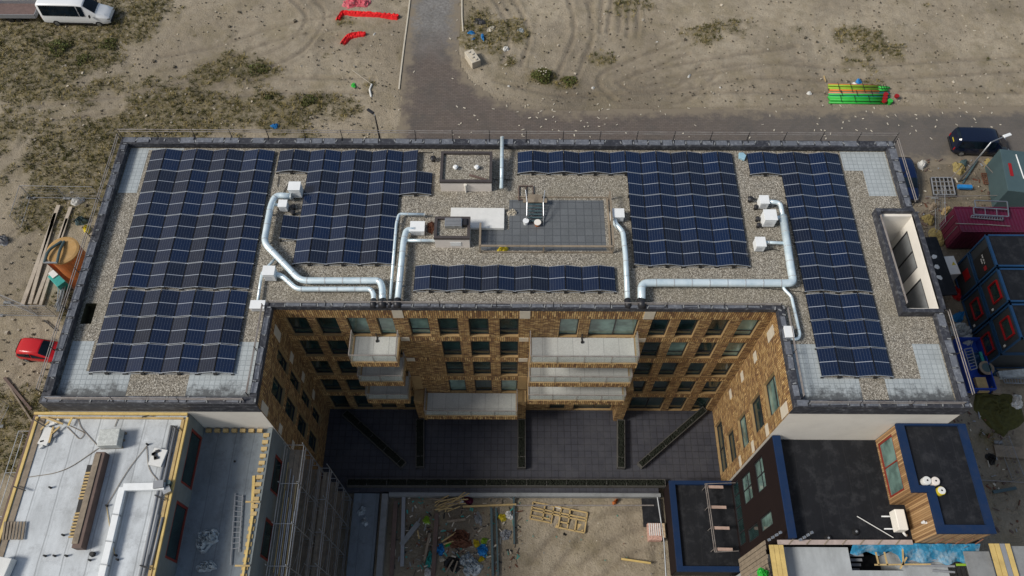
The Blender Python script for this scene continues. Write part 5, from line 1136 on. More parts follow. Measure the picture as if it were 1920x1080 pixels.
# ================================================================== right neighbour, dark building
db = thing('dark_clad_building', 'black-roofed building with dark cladding, blue roof edges and a wood-clad upper storey, lower right', 'building', (20, 10, 0))
ZA, ZB_, ZC = 11.9, 14.95, 2.5
FX = 15.55; ZE = 12.75; df = wallframe((FX, Y0 - .03), (FX, 9.3)); hd = [(.05, 2.0, 6.6, 8.8), (.05, 1.9, 3.4, 5.75), (.0 + .05, 4.3, .5, 2.75), (3.45, 4.4, 6.1, 8.9), (3.5, 4.4, 3.1, 5.9)]
hd = [(.42, 2.35, 8.3, 10.15), (.5, 2.3, 5.1, 7.2), (.3, 4.5, 2.65, 4.3), (3.8, 4.65, 7.9, 10.3), (3.85, 4.7, 4.9, 7.3)]
mb = MB(); wall(mb, df, ZC - .1, ZE - .02, hd, depth=.12); mb.build('dark_cladding', [mt['darkfac']] * 3, db)
for i, h in enumerate(hd): window(db, df, h, depth=.1, gm=mt['blind'] if i in (0, 1, 3) else mt['glass'], trans=(.6,) if i < 2 else (), mull=(.5,) if i in (0, 1) else ((.2, .4, .6, .8) if i == 2 else ()))
mb = MB(); mb.box(FX + .3, 26.6, 9.3, Y0 - .03, 0, ZA); mb.build('main_block', mt['roofblack'], db)
mb = MB(); mb.box(FX - .02, FX + .45, 9.28, Y0 - .035, ZE - .12, ZE); mb.box(FX + .05, FX + .45, 9.3, Y0 - .04, ZA - .5, ZE - .121); mb.build('roof_edge', mt['navy'], db, bevel=.02)
# wood clad upper storey
xa, xb, xc, ya, yb_ = 22.0, 22.85, 25.85, 11.35, 9.15; YE = Y0 - .03
def clad(a, b, z0, z1, holes=()):
    fr = wallframe(a, b); mb = MB(); wall(mb, fr, z0, z1, list(holes), depth=.1); mb.build('wood_cladding', [mt['clad']] * 3, db); return fr
fr = clad((xa, YE), (xa, ya), ZA, ZB_ - .2, [(.3, 3.55, ZA + .15, ZA + 2.1)]); window(db, fr, (.3, 3.55, ZA + .15, ZA + 2.1), depth=.08, fm=mt['redframe'], gm=mt['blind'], mull=(.47,), ft=.12, name='red_window')
clad((xa, ya), (xb, ya), ZA, ZB_ - .2); clad((xb, ya), (xb, yb_), ZA, ZB_ - .2); clad((xb, yb_), (xc, yb_), 8.0, ZB_ - .2)
mb = MB(); mb.quad([(xc, yb_, 0), (xc, YE, 0), (xc, YE, ZB_ - .2), (xc, yb_, ZB_ - .2)]); mb.build('side_wall', mt['darkfac'], db)
mb = MB(); poly = [(xa + .3, YE), (xa + .3, ya + .2), (xb + .3, ya + .2), (xb + .3, yb_ + .3), (xc - .3, yb_ + .3), (xc - .3, YE)]
mb.prism([(x, y) for x, y in poly][::-1], ZB_ - .4, ZB_ - .18); mb.build('upper_roof', mt['roofblack'], db)
mb = MB(); e = .05
for b in ((xa - e, xa + .38, ya - e, YE), (xa + .38, xb + .38, ya - e, ya + .32), (xb - e + .0, xb + .38, yb_ - e, ya - e), (xb + .38, xc + e, yb_ - e, yb_ + .4), (xc - .36, xc + e, yb_ + .4, YE), (xa + .38, xc - .36, YE - .12, YE)): mb.box(*b, ZB_ - .22, ZB_)
mb.build('roof_edge', mt['navy'], db)
# lower dark roof
mb = MB(); mb.box(11.25, FX + .2, 9.25, 15.2, 0, ZC); mb.build('low_block', mt['roofblack'], db)
mb = MB(); mb.quad([(11.2, 15.2, 0), (11.2, 9.25, 0), (11.2, 9.25, ZC), (11.2, 15.2, ZC)]); mb.build('low_side_wall', mt['darkfac'], db)
mb = MB()
for b in ((11.15, 11.55, 9.1, 15.22), (11.55, FX - .01, 14.95, 15.22), (11.55, FX - .01, 9.1, 9.45)): mb.box(*b, ZC + .002, ZC + .25)
mb.build('low_roof_edge', mt['navy'], db)
# things on those roofs
t = thing('guard_rail', 'pale timber and steel guard frame standing on the low dark roof by the facade windows', 'guard rail', (14, 12, ZC)); z = ZC + 1.0
A, B, Cc, D = at(1322, 907, z), at(1340, 1035, z), at(1385, 905, z), at(1385, 1033, z)
for k in (0, .12): mb = MB(); mb.tube([A + Vector((k, 0, 0)), B + Vector((k, 0, 0))], .03, 6); mb.build('rail', mt['rail'], t)
for a, b in ((A, Cc), (B, D)): mb = MB(); mb.tube([a, b], .025, 6); mb.build('rail', mt['rail'], t)
for k in range(4):
    q = A + (B - A) * (.04 + k * .305); mb = MB(); mb.bar((q.x, q.y, z - .1), (q.x + 1.25, q.y - .02, z - .1), .2, .05); mb.build('board', M('pinkish_board', (.42, .3, .25), .8), t)
    mb = MB(); mb.tube([(q.x, q.y, ZC), (q.x, q.y, z)], .025, 6); mb.build('post', mt['rail'], t)
q = at(1688, 975, 12.7); t = thing('air_conditioner', 'cream air conditioning unit on two feet by the wood-clad wall', 'air conditioner', (q.x, q.y, ZA))
mb = MB(); mb.obox((q.x, q.y, ZA + .6), (.55, 1.15, .75), R(0)); mb.build('casing', mt['offwhite'], t, bevel=.04)
for s_ in (-1, 1): mb = MB(); mb.bar((q.x - .7, q.y + s_ * .35, ZA + .12), (q.x + .2, q.y + s_ * .35, ZA + .12), .07, .06); mb.build('foot', mt['white'], t)
mb = MB(); mb.tube(fillet([(q.x + .2, q.y - .6, ZA + .4), (q.x + .35, q.y - .75, ZA + .3), (q.x + .5, q.y - .7, ZA + .1)], .1), .07, 8); mb.build('hose', mt['foam'], t, smooth=True)
for i, (u, v, m_) in enumerate(((1738, 901, 'foam'), (1754, 902, 'pinkwhite'), (1765, 920, 'yellow'))):
    q = at(u, v, ZB_ + .12); t = thing('roofing_roll', ['leftmost white felt roll standing on the upper dark roof', 'pinkish felt roll between the white and the yellow one', 'yellow-sided felt roll, front one on the upper dark roof'][i], 'felt roll', (q.x, q.y, ZB_ - .18), 'felt rolls on the upper dark roof')
    mb = MB(); mb.cyl((q.x, q.y), .23, ZB_ - .18, ZB_ + .15, 20); mb.build('roll', mt[m_], t); mb = MB(); mb.tube([(q.x, q.y, ZB_ + .15), (q.x, q.y, ZB_ + .19)], .2, 20); mb.build('end_wrap', mt['foam'] if i != 1 else mt['pinkwhite'], t); mb = MB(); mb.cyl((q.x, q.y), .05, ZB_ + .19, ZB_ + .2, 12); mb.build('core', mt['black'], t)
mb = MB(); mb.tube([at(1607, 968, ZA + .15), at(1675, 1008, ZA + .15)], .025, 6); tag(mb.build('pole', mt['foam'], origin=at(1607, 968, ZA)), 'thin white pole lying slanted on the black terrace', 'pole')
for i, (u, v) in enumerate(((1605, 997), (1553, 1009))):
    q = at(u, v, ZA + .1); t = thing('roof_drain', ['black round roof outlet in the middle front of the black terrace', 'black round roof outlet at the front edge of the black terrace'][i], 'roof drain', (q.x, q.y, ZA)); mb = MB(); mb.tube([(q.x, q.y, ZA), (q.x, q.y, ZA + .16)], .17, 16, radii=[.2, .15]); mb.build('ring', mt['black'], t); mb = MB(); mb.tube([(q.x, q.y, ZA + .16), (q.x, q.y, ZA + .2)], .06, 12); mb.build('plug', mt['pipegrey'], t)
q = at(1748, 983, 13.5); mb = MB(); mb.tube([(xb - .01, q.y, 13.9), (xb - .25, q.y, 13.9), (xb - .25, q.y, 14.1)], .07, 8); mb.build('wall_vent', mt['white'], db)
# building site at the lower right corner
cb = thing('concrete_floor_building', 'unfinished building with pale concrete floor and open stair hole at the bottom right', 'building', (20, 5, 0)); ZD = 11.6; hy = 7.55
mb = MB(); hx0, hx1 = at(1592, 1040, ZD).x, at(1688, 1040, ZD).x
for b in ((15.3, hx0, 0, 9.0), (hx0, hx1, 0, 7.75), (hx1, 24.6, 0, 9.0)): mb.box(*b, 0, ZD)
mb.build('floor_block', bitumen('pale_concrete_floor', (.36, .38, .39), pale=(.26, .27, .28), amt=.4), cb)
mb = MB(); mb.quad([(hx0, 7.75, ZD - 2.8), (hx1, 7.75, ZD - 2.8), (hx1, 9.1, ZD - 2.8), (hx0, 9.1, ZD - 2.8)]); mb.build('stair_pit', mt['roofblack'], cb)
for k in range(4): mb = MB(); mb.box(hx0 + .1, hx0 + 1.0, 8.6 - k * .22, 8.75 - k * .22, ZD - .5 - k * .3, ZD - .45 - k * .3); mb.build('stair_step', mt['pipegrey'], cb)
for i, (a, b) in enumerate((((1642, 1035), (1648, 1060)), ((1658, 1035), (1664, 1060)), ((1692, 1025), (1694, 1060)), ((1640, 1059), (1745, 1058)), ((1688, 1066), (1700, 1045)))):
    stick('fresh timber guard bar at the stair hole, %s' % ['left upright', 'middle upright', 'right upright', 'long front bar', 'short brace'][i], at(*a, ZD + .5), at(*b, ZD + .5), .08, .06, mt['wood'], 'timber_bar', 'timber bar', 'guard timbers at the stair hole')
mb = MB(); n = 40; x0_, x1_ = hx0 + .05, 26.4
for i in range(n + 1):
    x = x0_ + (x1_ - x0_) * i / n
    for j in range(7):
        f_ = j / 6; z = 12.25 - f_ * .55 + .05 * math.sin(i * .7 + j) + .025 * math.sin(i * 1.9 + j * 2); y = 9.1 - f_ * (.45 + (.5 if x > hx1 else 0) + .12 * math.sin(i * .9)); mb.v.append((x, y, z)) if True else None
for i in range(n):
    for j in range(6): a = i * 7 + j; mb.f.append((a, a + 7, a + 8, a + 1)); mb.m.append(0)
o = mb.build('tarpaulin', mt['tarpblue'], origin=(20, 9, 12)); sm = o.modifiers.new('thick', 'SOLIDIFY'); sm.thickness = .02; tag(o, 'bright blue tarpaulin hanging along the gap in front of the wood-clad storey', 'tarpaulin')
stick('long pinkish gangway board in front of the black terrace', (15.0, 9.12, 12.3), (22.6, 9.16, 12.3), .26, .05, M('pinkish_gangway', (.42, .34, .31), .8), 'gangway_board', 'board')
for k in range(7): stick('short dark slat across the gangway, %s from the left' % ORD[k], (15.6 + k * 1.0, 9.0, 12.34), (15.9 + k * 1.0, 9.28, 12.34), .06, .03, mt['oldwood'], 'slat', 'slat', 'slats across the gangway')
for k in range(5): stick('rust coloured bracket under the blue roof edge, %s from the left' % ORD[k], (23.4 + k * .55, 8.9, 13.2), (23.7 + k * .55, 9.1, 13.6), .05, .05, mt['rust'], 'bracket', 'bracket', 'brackets under the blue roof edge')
t = thing('timber_gangway', 'bright yellow timber gangway at the left end of the pale concrete floor', 'gangway', (14.9, 5, 12))
for k in range(3): mb = MB(); mb.box(14.45 + k * .27, 14.7 + k * .27, 0, 8.95, 12.4, 12.46); mb.build('plank', mt['yellowwood'], t)
t = thing('hoarding', 'weathered upright board hoarding beside the yellow gangway', 'hoarding', (14.3, 5, 6))
mb = MB()
for k in range(36): mb.box(14.28 + .02 * (k % 2), 14.33 + .02 * (k % 2), 9.0 - k * .25, 9.22 - k * .25, 6.5, 12.3 - .08 * (k % 3))
mb.build('board_wall', mt['oldwood'], t)
o = crumple('green_net', mt['green'], at(1430, 1076, 12.2), .35, .3, .3, 61, 9, 0, amp=.9); tag(o, 'green net bundled beside the yellow gangway', 'net')
t = thing('timber_gangway', 'second yellow timber gangway near the bottom right corner', 'gangway', (27, 5, 12.2))
for k in range(4): mb = MB(); mb.box(26.85 + k * .3, 27.12 + k * .3, 0, 9.1, 12.3, 12.36); mb.build('plank', mt['yellowwood'] if k != 2 else mt['pipegrey'], t)
mb = MB(); mb.box(25.4, 26.82, 0, 8.7, 12.1, 12.2); mb.box(28.1, 29.1, 0, 9.0, 12.1, 12.2); tag(mb.build('side_deck', mt['concrete'], origin=(27, 5, 12.1)), 'grey weathered decks on both sides of the second yellow gangway', 'deck')
scaffold('scaffold tubes under the second yellow gangway', 25.5, 29.0, [8.9, 6.5, 4, 1.5], 0, 12.0, [4, 8], diag=True, top=.5)
for i, u in enumerate((1447, 1506)):
    t = thing('anchor_bracket', ['stepped steel anchor bar left of the blue roof edge', 'stepped steel anchor bar right of the blue roof edge'][i], 'bracket', tuple(at(u + 5, 1010, 12.6)))
    for k in range(4): q = at(u - 5 + k * 7, 1012 - k * 4.5, 12.6 + k * .12); mb = MB(); mb.obox((q.x, q.y, q.z), (.16, .14, .08), R(20)); mb.build('plate', mt['steel'], t)
    mb = MB(); mb.bar(at(u - 8, 1014, 12.5), at(u + 20, 997, 12.95), .05, .05); mb.build('bar', mt['dark'], t)
for i, (a, b) in enumerate((((1700, 1052), (1795, 1048)), ((1710, 1060), (1790, 1062)), ((1748, 1070), (1790, 1073)))):
    stick('dark steel bar on the pale concrete floor, %s' % ['rear', 'middle', 'front'][i], at(*a, ZD + .1), at(*b, ZD + .1), .1, .08, mt['pipegrey'], 'steel_bar', 'bar')
stick('lime green strap at the corner of the concrete floor', at(1793, 1059, ZD + .2), at(1812, 1059, ZD + .2), .12, .06, mt['lime'], 'strap', 'strap')
# ================================================================== vehicles
def vehicle(label, cat, name, loc, rz, st, paint, glass_side, ws, wheels, wr=.33, rear_glass=None, length=None, extras=None):
    """st: stations along +x (x, zbottom, zbelt, ztop, wbottom, wbelt, wroof); one continuous lofted body"""
    t = thing(name, label, cat, (0, 0, 0))
    def ring(s):
        x, zb, zm, zt, wb, wm, wr_ = s; r_ = [(wb, zb), (wb + .03, zb + (zm - zb) * .5), (wm, zm), (wr_ + .02, zt - min(.09, (zt - zm) * .5)), (wr_ - .13, zt), (wr_ * .4, zt + .02)]
        return [(x, -a, b) for a, b in r_] + [(x, a, b) for a, b in r_[::-1]]
    mb = MB(); n = 12
    for s in st: mb.v += ring(s)
    for i in range(len(st) - 1):
        for k in range(n): k2 = (k + 1) % n; mb.f.append((i * n + k, (i + 1) * n + k, (i + 1) * n + k2, i * n + k2)); mb.m.append(0)
    mb.f.append(tuple(range(n))); mb.m.append(0); mb.f.append(tuple((len(st) - 1) * n + k for k in range(n))[::-1]); mb.m.append(0)
    b = mb.build('body', paint, t, smooth=False); sub = b.modifiers.new('bevel', 'BEVEL'); sub.width = .04; sub.segments = 3; sub.limit_method = 'ANGLE'; sub.angle_limit = R(25)
    for p_ in b.data.polygons: p_.use_smooth = True
    def lerp(a, b_, f): return Vector(a) * (1 - f) + Vector(b_) * f
    def patch(P4, off, nm, mat, ins=.06):
        c = sum((Vector(p_) for p_ in P4), Vector()) / 4; nrm = (Vector(P4[1]) - Vector(P4[0])).cross(Vector(P4[3]) - Vector(P4[0])).normalized()
        if nrm.dot(c - Vector((c.x * .5, 0, .8))) < 0: nrm = -nrm
        q = [Vector(p_) + nrm * off for p_ in P4]; e1 = (q[1] - q[0]).normalized(); e2 = (q[3] - q[0]).normalized(); e3 = (q[2] - q[3]).normalized(); e4 = (q[2] - q[1]).normalized()
        q = [q[0] + (e1 + e2) * ins, q[1] + (-e1 + e4) * ins, q[2] - (e3 + e4) * ins, q[3] + (e3 - e2) * ins]
        mb = MB(); b0 = len(mb.v); mb.v += [tuple(x) for x in q] + [tuple(x - nrm * .03) for x in q]
        mb.f += [(0, 1, 2, 3), (7, 6, 5, 4), (0, 4, 5, 1), (1, 5, 6, 2), (2, 6, 7, 3), (3, 7, 4, 0)]; mb.m += [0] * 6; mb.build(nm, mat, t)
    for (i, j) in glass_side:
        A, B = ring(st[i]), ring(st[j])
        patch([A[2], B[2], B[3], A[3]], .04, 'side_window', mt['carglass']); patch([A[9], B[9], B[8], A[8]], .04, 'side_window', mt['carglass'])
    def strip(i, j, nm, e0=.1, e1=.06):
        A, B = ring(st[i]), ring(st[j]); mb = MB()
        for k in (3, 4, 5, 6, 7, 8):
            a, b_ = Vector(A[k]), Vector(B[k]); f = Vector(((1 if (i >= 1 and st[j][0] > 0) else -1) * .02, 0, .03))
            if k in (3, 8): a = a.lerp(Vector(A[4 if k == 3 else 7]), .5); b_ = b_.lerp(Vector(B[4 if k == 3 else 7]), .3)
            mb.v += [tuple(a.lerp(b_, e0) + f), tuple(a.lerp(b_, 1 - e1) + f)]
        for k in range(5): mb.f.append((2 * k, 2 * k + 1, 2 * k + 3, 2 * k + 2)); mb.m.append(0)
        o = mb.build(nm, mt['carglass'], t); sf = o.modifiers.new('thick', 'SOLIDIFY'); sf.thickness = .02; sf.offset = 0
    if ws: strip(ws[0], ws[1], 'windscreen')
    if rear_glass: strip(rear_glass[0], rear_glass[1], 'rear_window')
    wmax = max(s[4] for s in st)
    for x in wheels:
        for s in (-1, 1):
            mb = MB(); y = s * (wmax - .08); mb.tube([(x, y - .12, wr), (x, y + .12, wr)], wr, 20); w_ = mb.build('wheel', mt['tyre'], t)
            mb = MB(); y2 = y + s * .125; mb.tube([(x, y2 - .02, wr), (x, y2 + .02, wr)], wr * .6, 16); mb.build('hubcap', mt['steel'], w_)
    xf = st[-1][0]; xr = st[0][0]
    for s in (-1, 1):
        mb = MB(); mb.obox((xf - .10, s * (st[-1][4] - .12), st[-1][2] - .02), (.3, .3, .16), s * R(-20)); mb.build('headlight', mt['steel'], t, bevel=.02)
        mb = MB(); mb.obox((xr + .02, s * (st[0][5] - .06), st[0][1] + (st[0][2] - st[0][1]) * .8), (.08, .12, .35)); mb.build('tail_light', mt['red'], t)
    mb = MB(); mb.obox((xf + .02, 0, st[-1][1] + .1), (.14, 2 * st[-1][4] - .1, .2)); mb.build('bumper', mt['black'], t, bevel=.03)
    mb = MB(); mb.obox((xr - .02, 0, st[0][1] + .1), (.12, 2 * st[0][4] - .1, .2)); mb.build('bumper', mt['black'], t, bevel=.03)
    if extras: extras(t)
    t.location = loc; t.rotation_euler = (0, 0, rz); return t
def skirt(col, x0, x1, w):
    def f(t):
        for s in (-1, 1): mb = MB(); mb.obox(((x0 + x1) / 2, s * w, .42), (x1 - x0, .04, .18)); mb.build('sill_trim', mt[col], t)
    return f
def van_extras(t):
    skirt('black', -2.3, 1.6, 1.0)(t)
    for s in (-1, 1): mb = MB(); mb.obox((1.75, s * 1.16, 1.5), (.12, .22, .3)); mb.build('mirror', mt['black'], t, bevel=.03)
van_st = [(-3.45, .45, 1.2, 2.5, .9, .92, .76), (-3.2, .4, 1.3, 2.66, .96, .98, .82), (-1.6, .38, 1.3, 2.70, .98, 1.0, .84), (-.0, .38, 1.3, 2.70, .98, 1.0, .84), (.65, .38, 1.3, 2.68, .98, 1.0, .84), (1.25, .38, 1.3, 2.55, .98, 1.0, .80), (2.25, .38, 1.25, 1.55, .98, .98, .80), (2.95, .4, 1.12, 1.32, .95, .94, .78), (3.4, .45, .95, 1.02, .82, .8, .66)]
q = at(150, 50, 0); vehicle('white minibus van parked on the sand at the top left', 'van', 'parked_van', (q.x, q.y + 1.0, 0), R(-1.5), van_st, mt['whitepaint'], [(1, 4), (4, 5)], (5, 6), (-2.15, 2.2), .36, extras=van_extras)
bv_st = [(-2.5, .4, 1.0, 1.9, .88, .9, .74), (-2.3, .35, 1.1, 2.05, .94, .96, .80), (-.9, .33, 1.1, 2.1, .96, .98, .82), (.5, .33, 1.1, 2.1, .96, .98, .82), (1.0, .33, 1.1, 2.0, .96, .98, .8), (1.7, .35, 1.05, 1.3, .95, .95, .78), (2.2, .38, .95, 1.08, .9, .88, .72), (2.5, .42, .8, .86, .78, .75, .62)]
def dv(t):
    van_x = skirt('dark', -1.6, 1.3, .98); van_x(t)
    for s in (-1, 1): mb = MB(); mb.obox((1.3, s * 1.12, 1.2), (.12, .2, .22)); mb.build('mirror', mt['black'], t, bevel=.03)
    mb = MB(); mb.obox((-2.53, -.0, 1.15), (.02, .5, .11)); mb.build('number_plate', mt['yellow'], t)
q = at(1836, 297, 0); vehicle('dark navy van parked on the road at the right, under the street lamp', 'van', 'parked_van', (q.x - .1, q.y + 1.15, 0), R(-3), bv_st, mt['darkpaint'], [(1, 3), (3, 4)], (4, 5), (-1.6, 1.6), .34, (0, 1), extras=dv)
car_st = [(-1.72, .35, .78, 1.0, .74, .76, .6), (-1.6, .3, .85, 1.28, .8, .8, .62), (-1.25, .28, .88, 1.45, .82, .83, .64), (-.4, .26, .88, 1.5, .83, .84, .66), (.2, .26, .88, 1.46, .83, .84, .64), (.95, .28, .86, .98, .82, .82, .68), (1.45, .3, .74, .86, .78, .76, .64), (1.72, .34, .6, .66, .66, .64, .54)]
q = at(73, 681, 0); vehicle('small red hatchback parked left of the apartment building', 'car', 'parked_car', (q.x + .35, q.y + .82, 0), R(-6), car_st, mt['redpaint'], [(1, 3), (3, 5)], (4, 5), (-1.1, 1.12), .29, (0, 1), extras=lambda t: None)
st2 = [(a * 1.25, b, c, d, e * 1.05, f * 1.05, g * 1.08) for a, b, c, d, e, f, g in car_st]
q = at(1712, 340, 0); vehicle('blue car partly hidden behind the right roof edge', 'car', 'parked_car', (q.x - 1.05, q.y - .3, 0), R(-92), st2, mt['bluepaint'], [(1, 3), (3, 5)], (4, 5), (-1.4, 1.4), .3, (0, 1))
# flatbed trailer
q = at(36, 45, 0); t = thing('flatbed_trailer', 'grey flatbed trailer with reddish floor behind the white minibus', 'trailer', (q.x, q.y + 1, 0)); cx, cy = q.x - .3, q.y + 1.15; L_, W2, zf = 2.35, 1.0, .75
mb = MB(); mb.box(cx - L_, cx + L_, cy - W2, cy + W2, zf - .1, zf); mb.build('bed_floor', M('reddish_plywood', (.15, .1, .09), .8, var=.3), t)
for b in ((cx - L_, cx + L_, cy - W2 - .05, cy - W2), (cx - L_, cx + L_, cy + W2, cy + W2 + .05), (cx - L_ - .05, cx - L_, cy - W2, cy + W2), (cx + L_, cx + L_ + .05, cy - W2, cy + W2)): mb = MB(); mb.box(*b, zf - .1, zf + .38); mb.build('drop_side', mt['pipegrey'], t)
for x in (-.4, .4):
    for s in (-1, 1): mb = MB(); mb.tube([(cx + x, cy + s * .9 - .1, .3), (cx + x, cy + s * .9 + .1, .3)], .3, 16); mb.build('wheel', mt['tyre'], t)
mb = MB(); mb.bar((cx + L_, cy - .4, zf - .15), (cx + L_ + .9, cy, zf - .2), .08); mb.bar((cx + L_, cy + .4, zf - .15), (cx + L_ + .9, cy, zf - .2), .08); mb.build('drawbar', mt['dark'], t)

# ================================================================== north: things on the sand
def ribbon(name, label, pl, w, h, mat, seed, cat):
    pts = fillet([at(u, v, .02) for u, v in pl], 1.0, 6); rs = np.random.RandomState(seed); mb = MB(); n = 9; P = []
    dense = []
    for a, b in zip(pts[:-1], pts[1:]):
        k = max(1, int((b - a).length / .15))
        for i in range(k): dense.append(a + (b - a) * i / k)
    dense.append(pts[-1]); L = len(dense)
    for i, p_ in enumerate(dense):
        d = (dense[min(i + 1, L - 1)] - dense[max(i - 1, 0)]).normalized(); nn = Vector((-d.y, d.x, 0)); ww = w * (1 + .15 * math.sin(i * .25 + seed) + .04 * rs.randn()) * (0.55 if i in (0, L - 1) else 1)
        for j in range(n):
            f = j / (n - 1) * 2 - 1; z = h * (1 - f * f) * (1 + .12 * rs.randn() + .2 * math.sin(j * 2.3 + seed)) if 0 < j < n - 1 else -.02; q = p_ + nn * f * ww / 2; mb.v.append((q.x, q.y, max(z, -.02)))
    for i in range(L - 1):
        for j in range(n - 1): a = i * n + j; mb.f.append((a, a + n, a + n + 1, a + 1)); mb.m.append(0)
    return tag(mb.build(name, mat, origin=dense[0]), label, cat)
ribbon('red_netting', 'long bright red bundle of netting lying beside the road', [(634, 40), (641, 26), (690, 29), (748, 33)], .75, .4, mt['brightred'], 3, 'netting')
ribbon('red_netting', 'short curved red bundle of netting in front of the long one', [(641, 84), (655, 68), (672, 65), (686, 65)], .7, .35, mt['brightred'], 5, 'netting')
o = crumple('red_plastic_sheet', mt['pinkred'], at(668, 6, .02), 1.5, 1.0, .4, 71, 12, 0, amp=.8); tag(o, 'faded pinkish red plastic sheet at the top edge', 'plastic sheet')
def lamp(label, base, top, arm, h, head, rz):
    t = thing('street_lamp', label, 'street lamp', (base.x, base.y, 0)); mb = MB(); mb.tube([(base.x, base.y, 0), (base.x, base.y, h)], .08, 10, radii=[.1, .055]); mb.build('pole', mt['steel'] if rz else mt['dark'], t, smooth=True)
    mb = MB(); e = Vector((base.x + arm[0], base.y + arm[1], h + .15)); mb.tube([(base.x, base.y, h), e], .05, 8); mb.build('arm', mt['steel'], t)
    mb = MB(); mb.obox((e.x + arm[0] * .3, e.y + arm[1] * .3, h + .18), (.75, .28, .12), math.atan2(arm[1], arm[0])); mb.build('lamp_head', head, t, bevel=.03); return t
b = at(1800, 338, 0); lamp('slim grey street lamp rising in front of the navy van', at(1797, 341, 0), None, (1.1, .45), 5.6, mt['white'], 1)
lamp('dark street lamp behind the rear roof edge, left of the road', at(718, 285, 0), None, (-.3, .25), 5.0, mt['dark'], 0)
q = at(886, 108, .6); t = thing('concrete_block', 'large pale concrete block beside the road junction', 'concrete block', (q.x, q.y, 0)); mb = MB(); mb.obox((q.x, q.y, .42), (.95, 1.75, .84), R(28)); mb.build('block', mt['palestone'], t, bevel=.04)
for k in range(4):
    mb = MB(); c_ = Vector((q.x, q.y, 0)) + Matrix.Rotation(R(28), 3, 'Z') @ Vector((.1 * (-1) ** k, -.6 + k * .4, 0)); mb.cyl((c_.x, c_.y), .14, .84, .95, 10); mb.build('stud', mt['palestone'], t)
for i, (u, v, rx, ry, h, m_, l) in enumerate(((884, 62, .45, .2, .2, 'brightblue', 'blue plastic scrap nearest the road kerb'), (888, 74, .3, .16, .12, 'brightblue', 'faint blue scrap below the nearest one'), (905, 71, .5, .2, .25, 'brightblue', 'slanting blue plastic trough right of the other scraps'), (900, 40, .6, .5, .1, 'dark', 'dark wet netting among the weeds by the road'), (920, 55, .5, .4, .12, 'palestone', 'brown and white scraps beside the blue trough'),
        (948, 92, .35, .3, .25, 'foam', 'white scrap on the sand right of the concrete block'), (977, 58, .4, .3, .2, 'plasticsheet', 'pale scrap left of the wheel tracks'), (954, 162, .14, .12, .12, 'foam', 'small white scrap by the road bend'), (1112, 165, .16, .14, .12, 'foam', 'small white scrap on the sand in the centre'), (1232, 79, .1, .25, .06, 'foam', 'narrow white scrap among the wheel tracks'), (516, 238, .4, .35, .3, 'brightblue', 'blue bag in the weeds behind the roof'), (663, 160, .2, .4, .1, 'green', 'small green sheet left of the road'), (1610, 153, .35, .25, .2, 'brightblue', 'blue bag behind the pipe bundles'), (1603, 158, .3, .15, .12, 'foam', 'white scrap beside the blue bag'), (1517, 175, .25, .2, .15, 'foam', 'white crumpled scrap left of the pipe bundles'), (1292, 143, .3, .12, .1, 'foam', 'white scrap at the looping wheel tracks'), (1350, 165, .12, .12, .1, 'foam', 'tiny white scrap left of the pipe bundles'), (702, 64, .1, .2, .08, 'foam', 'tiny white scrap below the red netting'), (146, 378, .75, .3, .4, 'foam', 'white plastic at the head of the plank tracks'), (153, 415, .5, .5, .45, 'tealgrey', 'grey-green sacks left of the roof edge'), (163, 430, .45, .3, .3, 'yellow', 'yellow-green sacks beside the grey ones'), (5, 452, .5, .5, .5, 'pipegrey', 'grey sheet at the left picture edge'))):
    o = crumple('scrap', mt[m_], at(u, v, .03), rx, ry, h, 80 + i, 8, i * .9, amp=.9); tag(o, l, 'scrap', 'scraps lying on the sand')
t = thing('white_pipe', 'bent white pipe with a thin wire on the sand left of the road', 'pipe', tuple(at(695, 168, 0))); mb = MB(); mb.tube([at(697, 158, .1), at(693, 168, .12), at(696, 182, .08)], .09, 8); mb.build('pipe', mt['foam'], t); mb = MB(); mb.tube([at(661, 132, .06), at(697, 158, .1)], .025, 5); mb.build('wire', mt['palestone'], t)
# shrubs of the sand lot
def shrub(u, v, r_, h, label, n=420, flowers=False, mats=None):
    q = at(u, v, 0); t = thing('shrub', label, 'shrub', (q.x, q.y, 0)); rnd = random.Random(int(u)); mb = MB()
    for k in range(n):
        a = rnd.uniform(0, 6.28); rr = r_ * math.sqrt(rnd.random()) * (1 + .25 * math.sin(3 * a + u)); z = h * rnd.random() * (1 - (rr / r_ / 1.3) ** 2); x, y = q.x + rr * math.cos(a), q.y + rr * math.sin(a) * .9; s = rnd.uniform(.05, .12)
        d = Vector((rnd.gauss(0, 1), rnd.gauss(0, 1), rnd.gauss(0, .6))).normalized(); e = d.orthogonal().normalized()
        c_ = Vector((x, y, z + .02)); mb.quad([c_ - d * s, c_ + e * s * .5, c_ + d * s, c_ - e * s * .5], 0 if rnd.random() < .7 else 1)
    mb.build('foliage', [mt['weed'], M('leaf_green', (.10, .13, .03), .8, var=.4)], t)
    mb = MB()
    for k in range(6): a = k * 1.05; mb.tube([(q.x, q.y, 0), (q.x + math.cos(a) * r_ * .6, q.y + math.sin(a) * r_ * .5, h * .7)], .02, 5)
    mb.build('stem', mt['oldwood'], t)
    if flowers:
        for k in range(9): a = rnd.uniform(0, 6.28); mb = MB(); mb.obox((q.x + r_ * .7 * math.cos(a) * rnd.random(), q.y + r_ * .7 * math.sin(a) * rnd.random(), h * .95), (.1, .1, .05), a); mb.build('pale_flower', mt['palestone'], t)
shrub(1017, 145, .95, .9, 'yellow-green flowering shrub on the sand right of the junction', 900, True); shrub(1068, 153, .7, .35, 'low dark green shrub right of the flowering one'); shrub(580, 190, .8, .5, 'round dark shrub on the pale sand behind the roof'); shrub(505, 184, .4, .4, 'small round shrub left of the round dark one', 200)
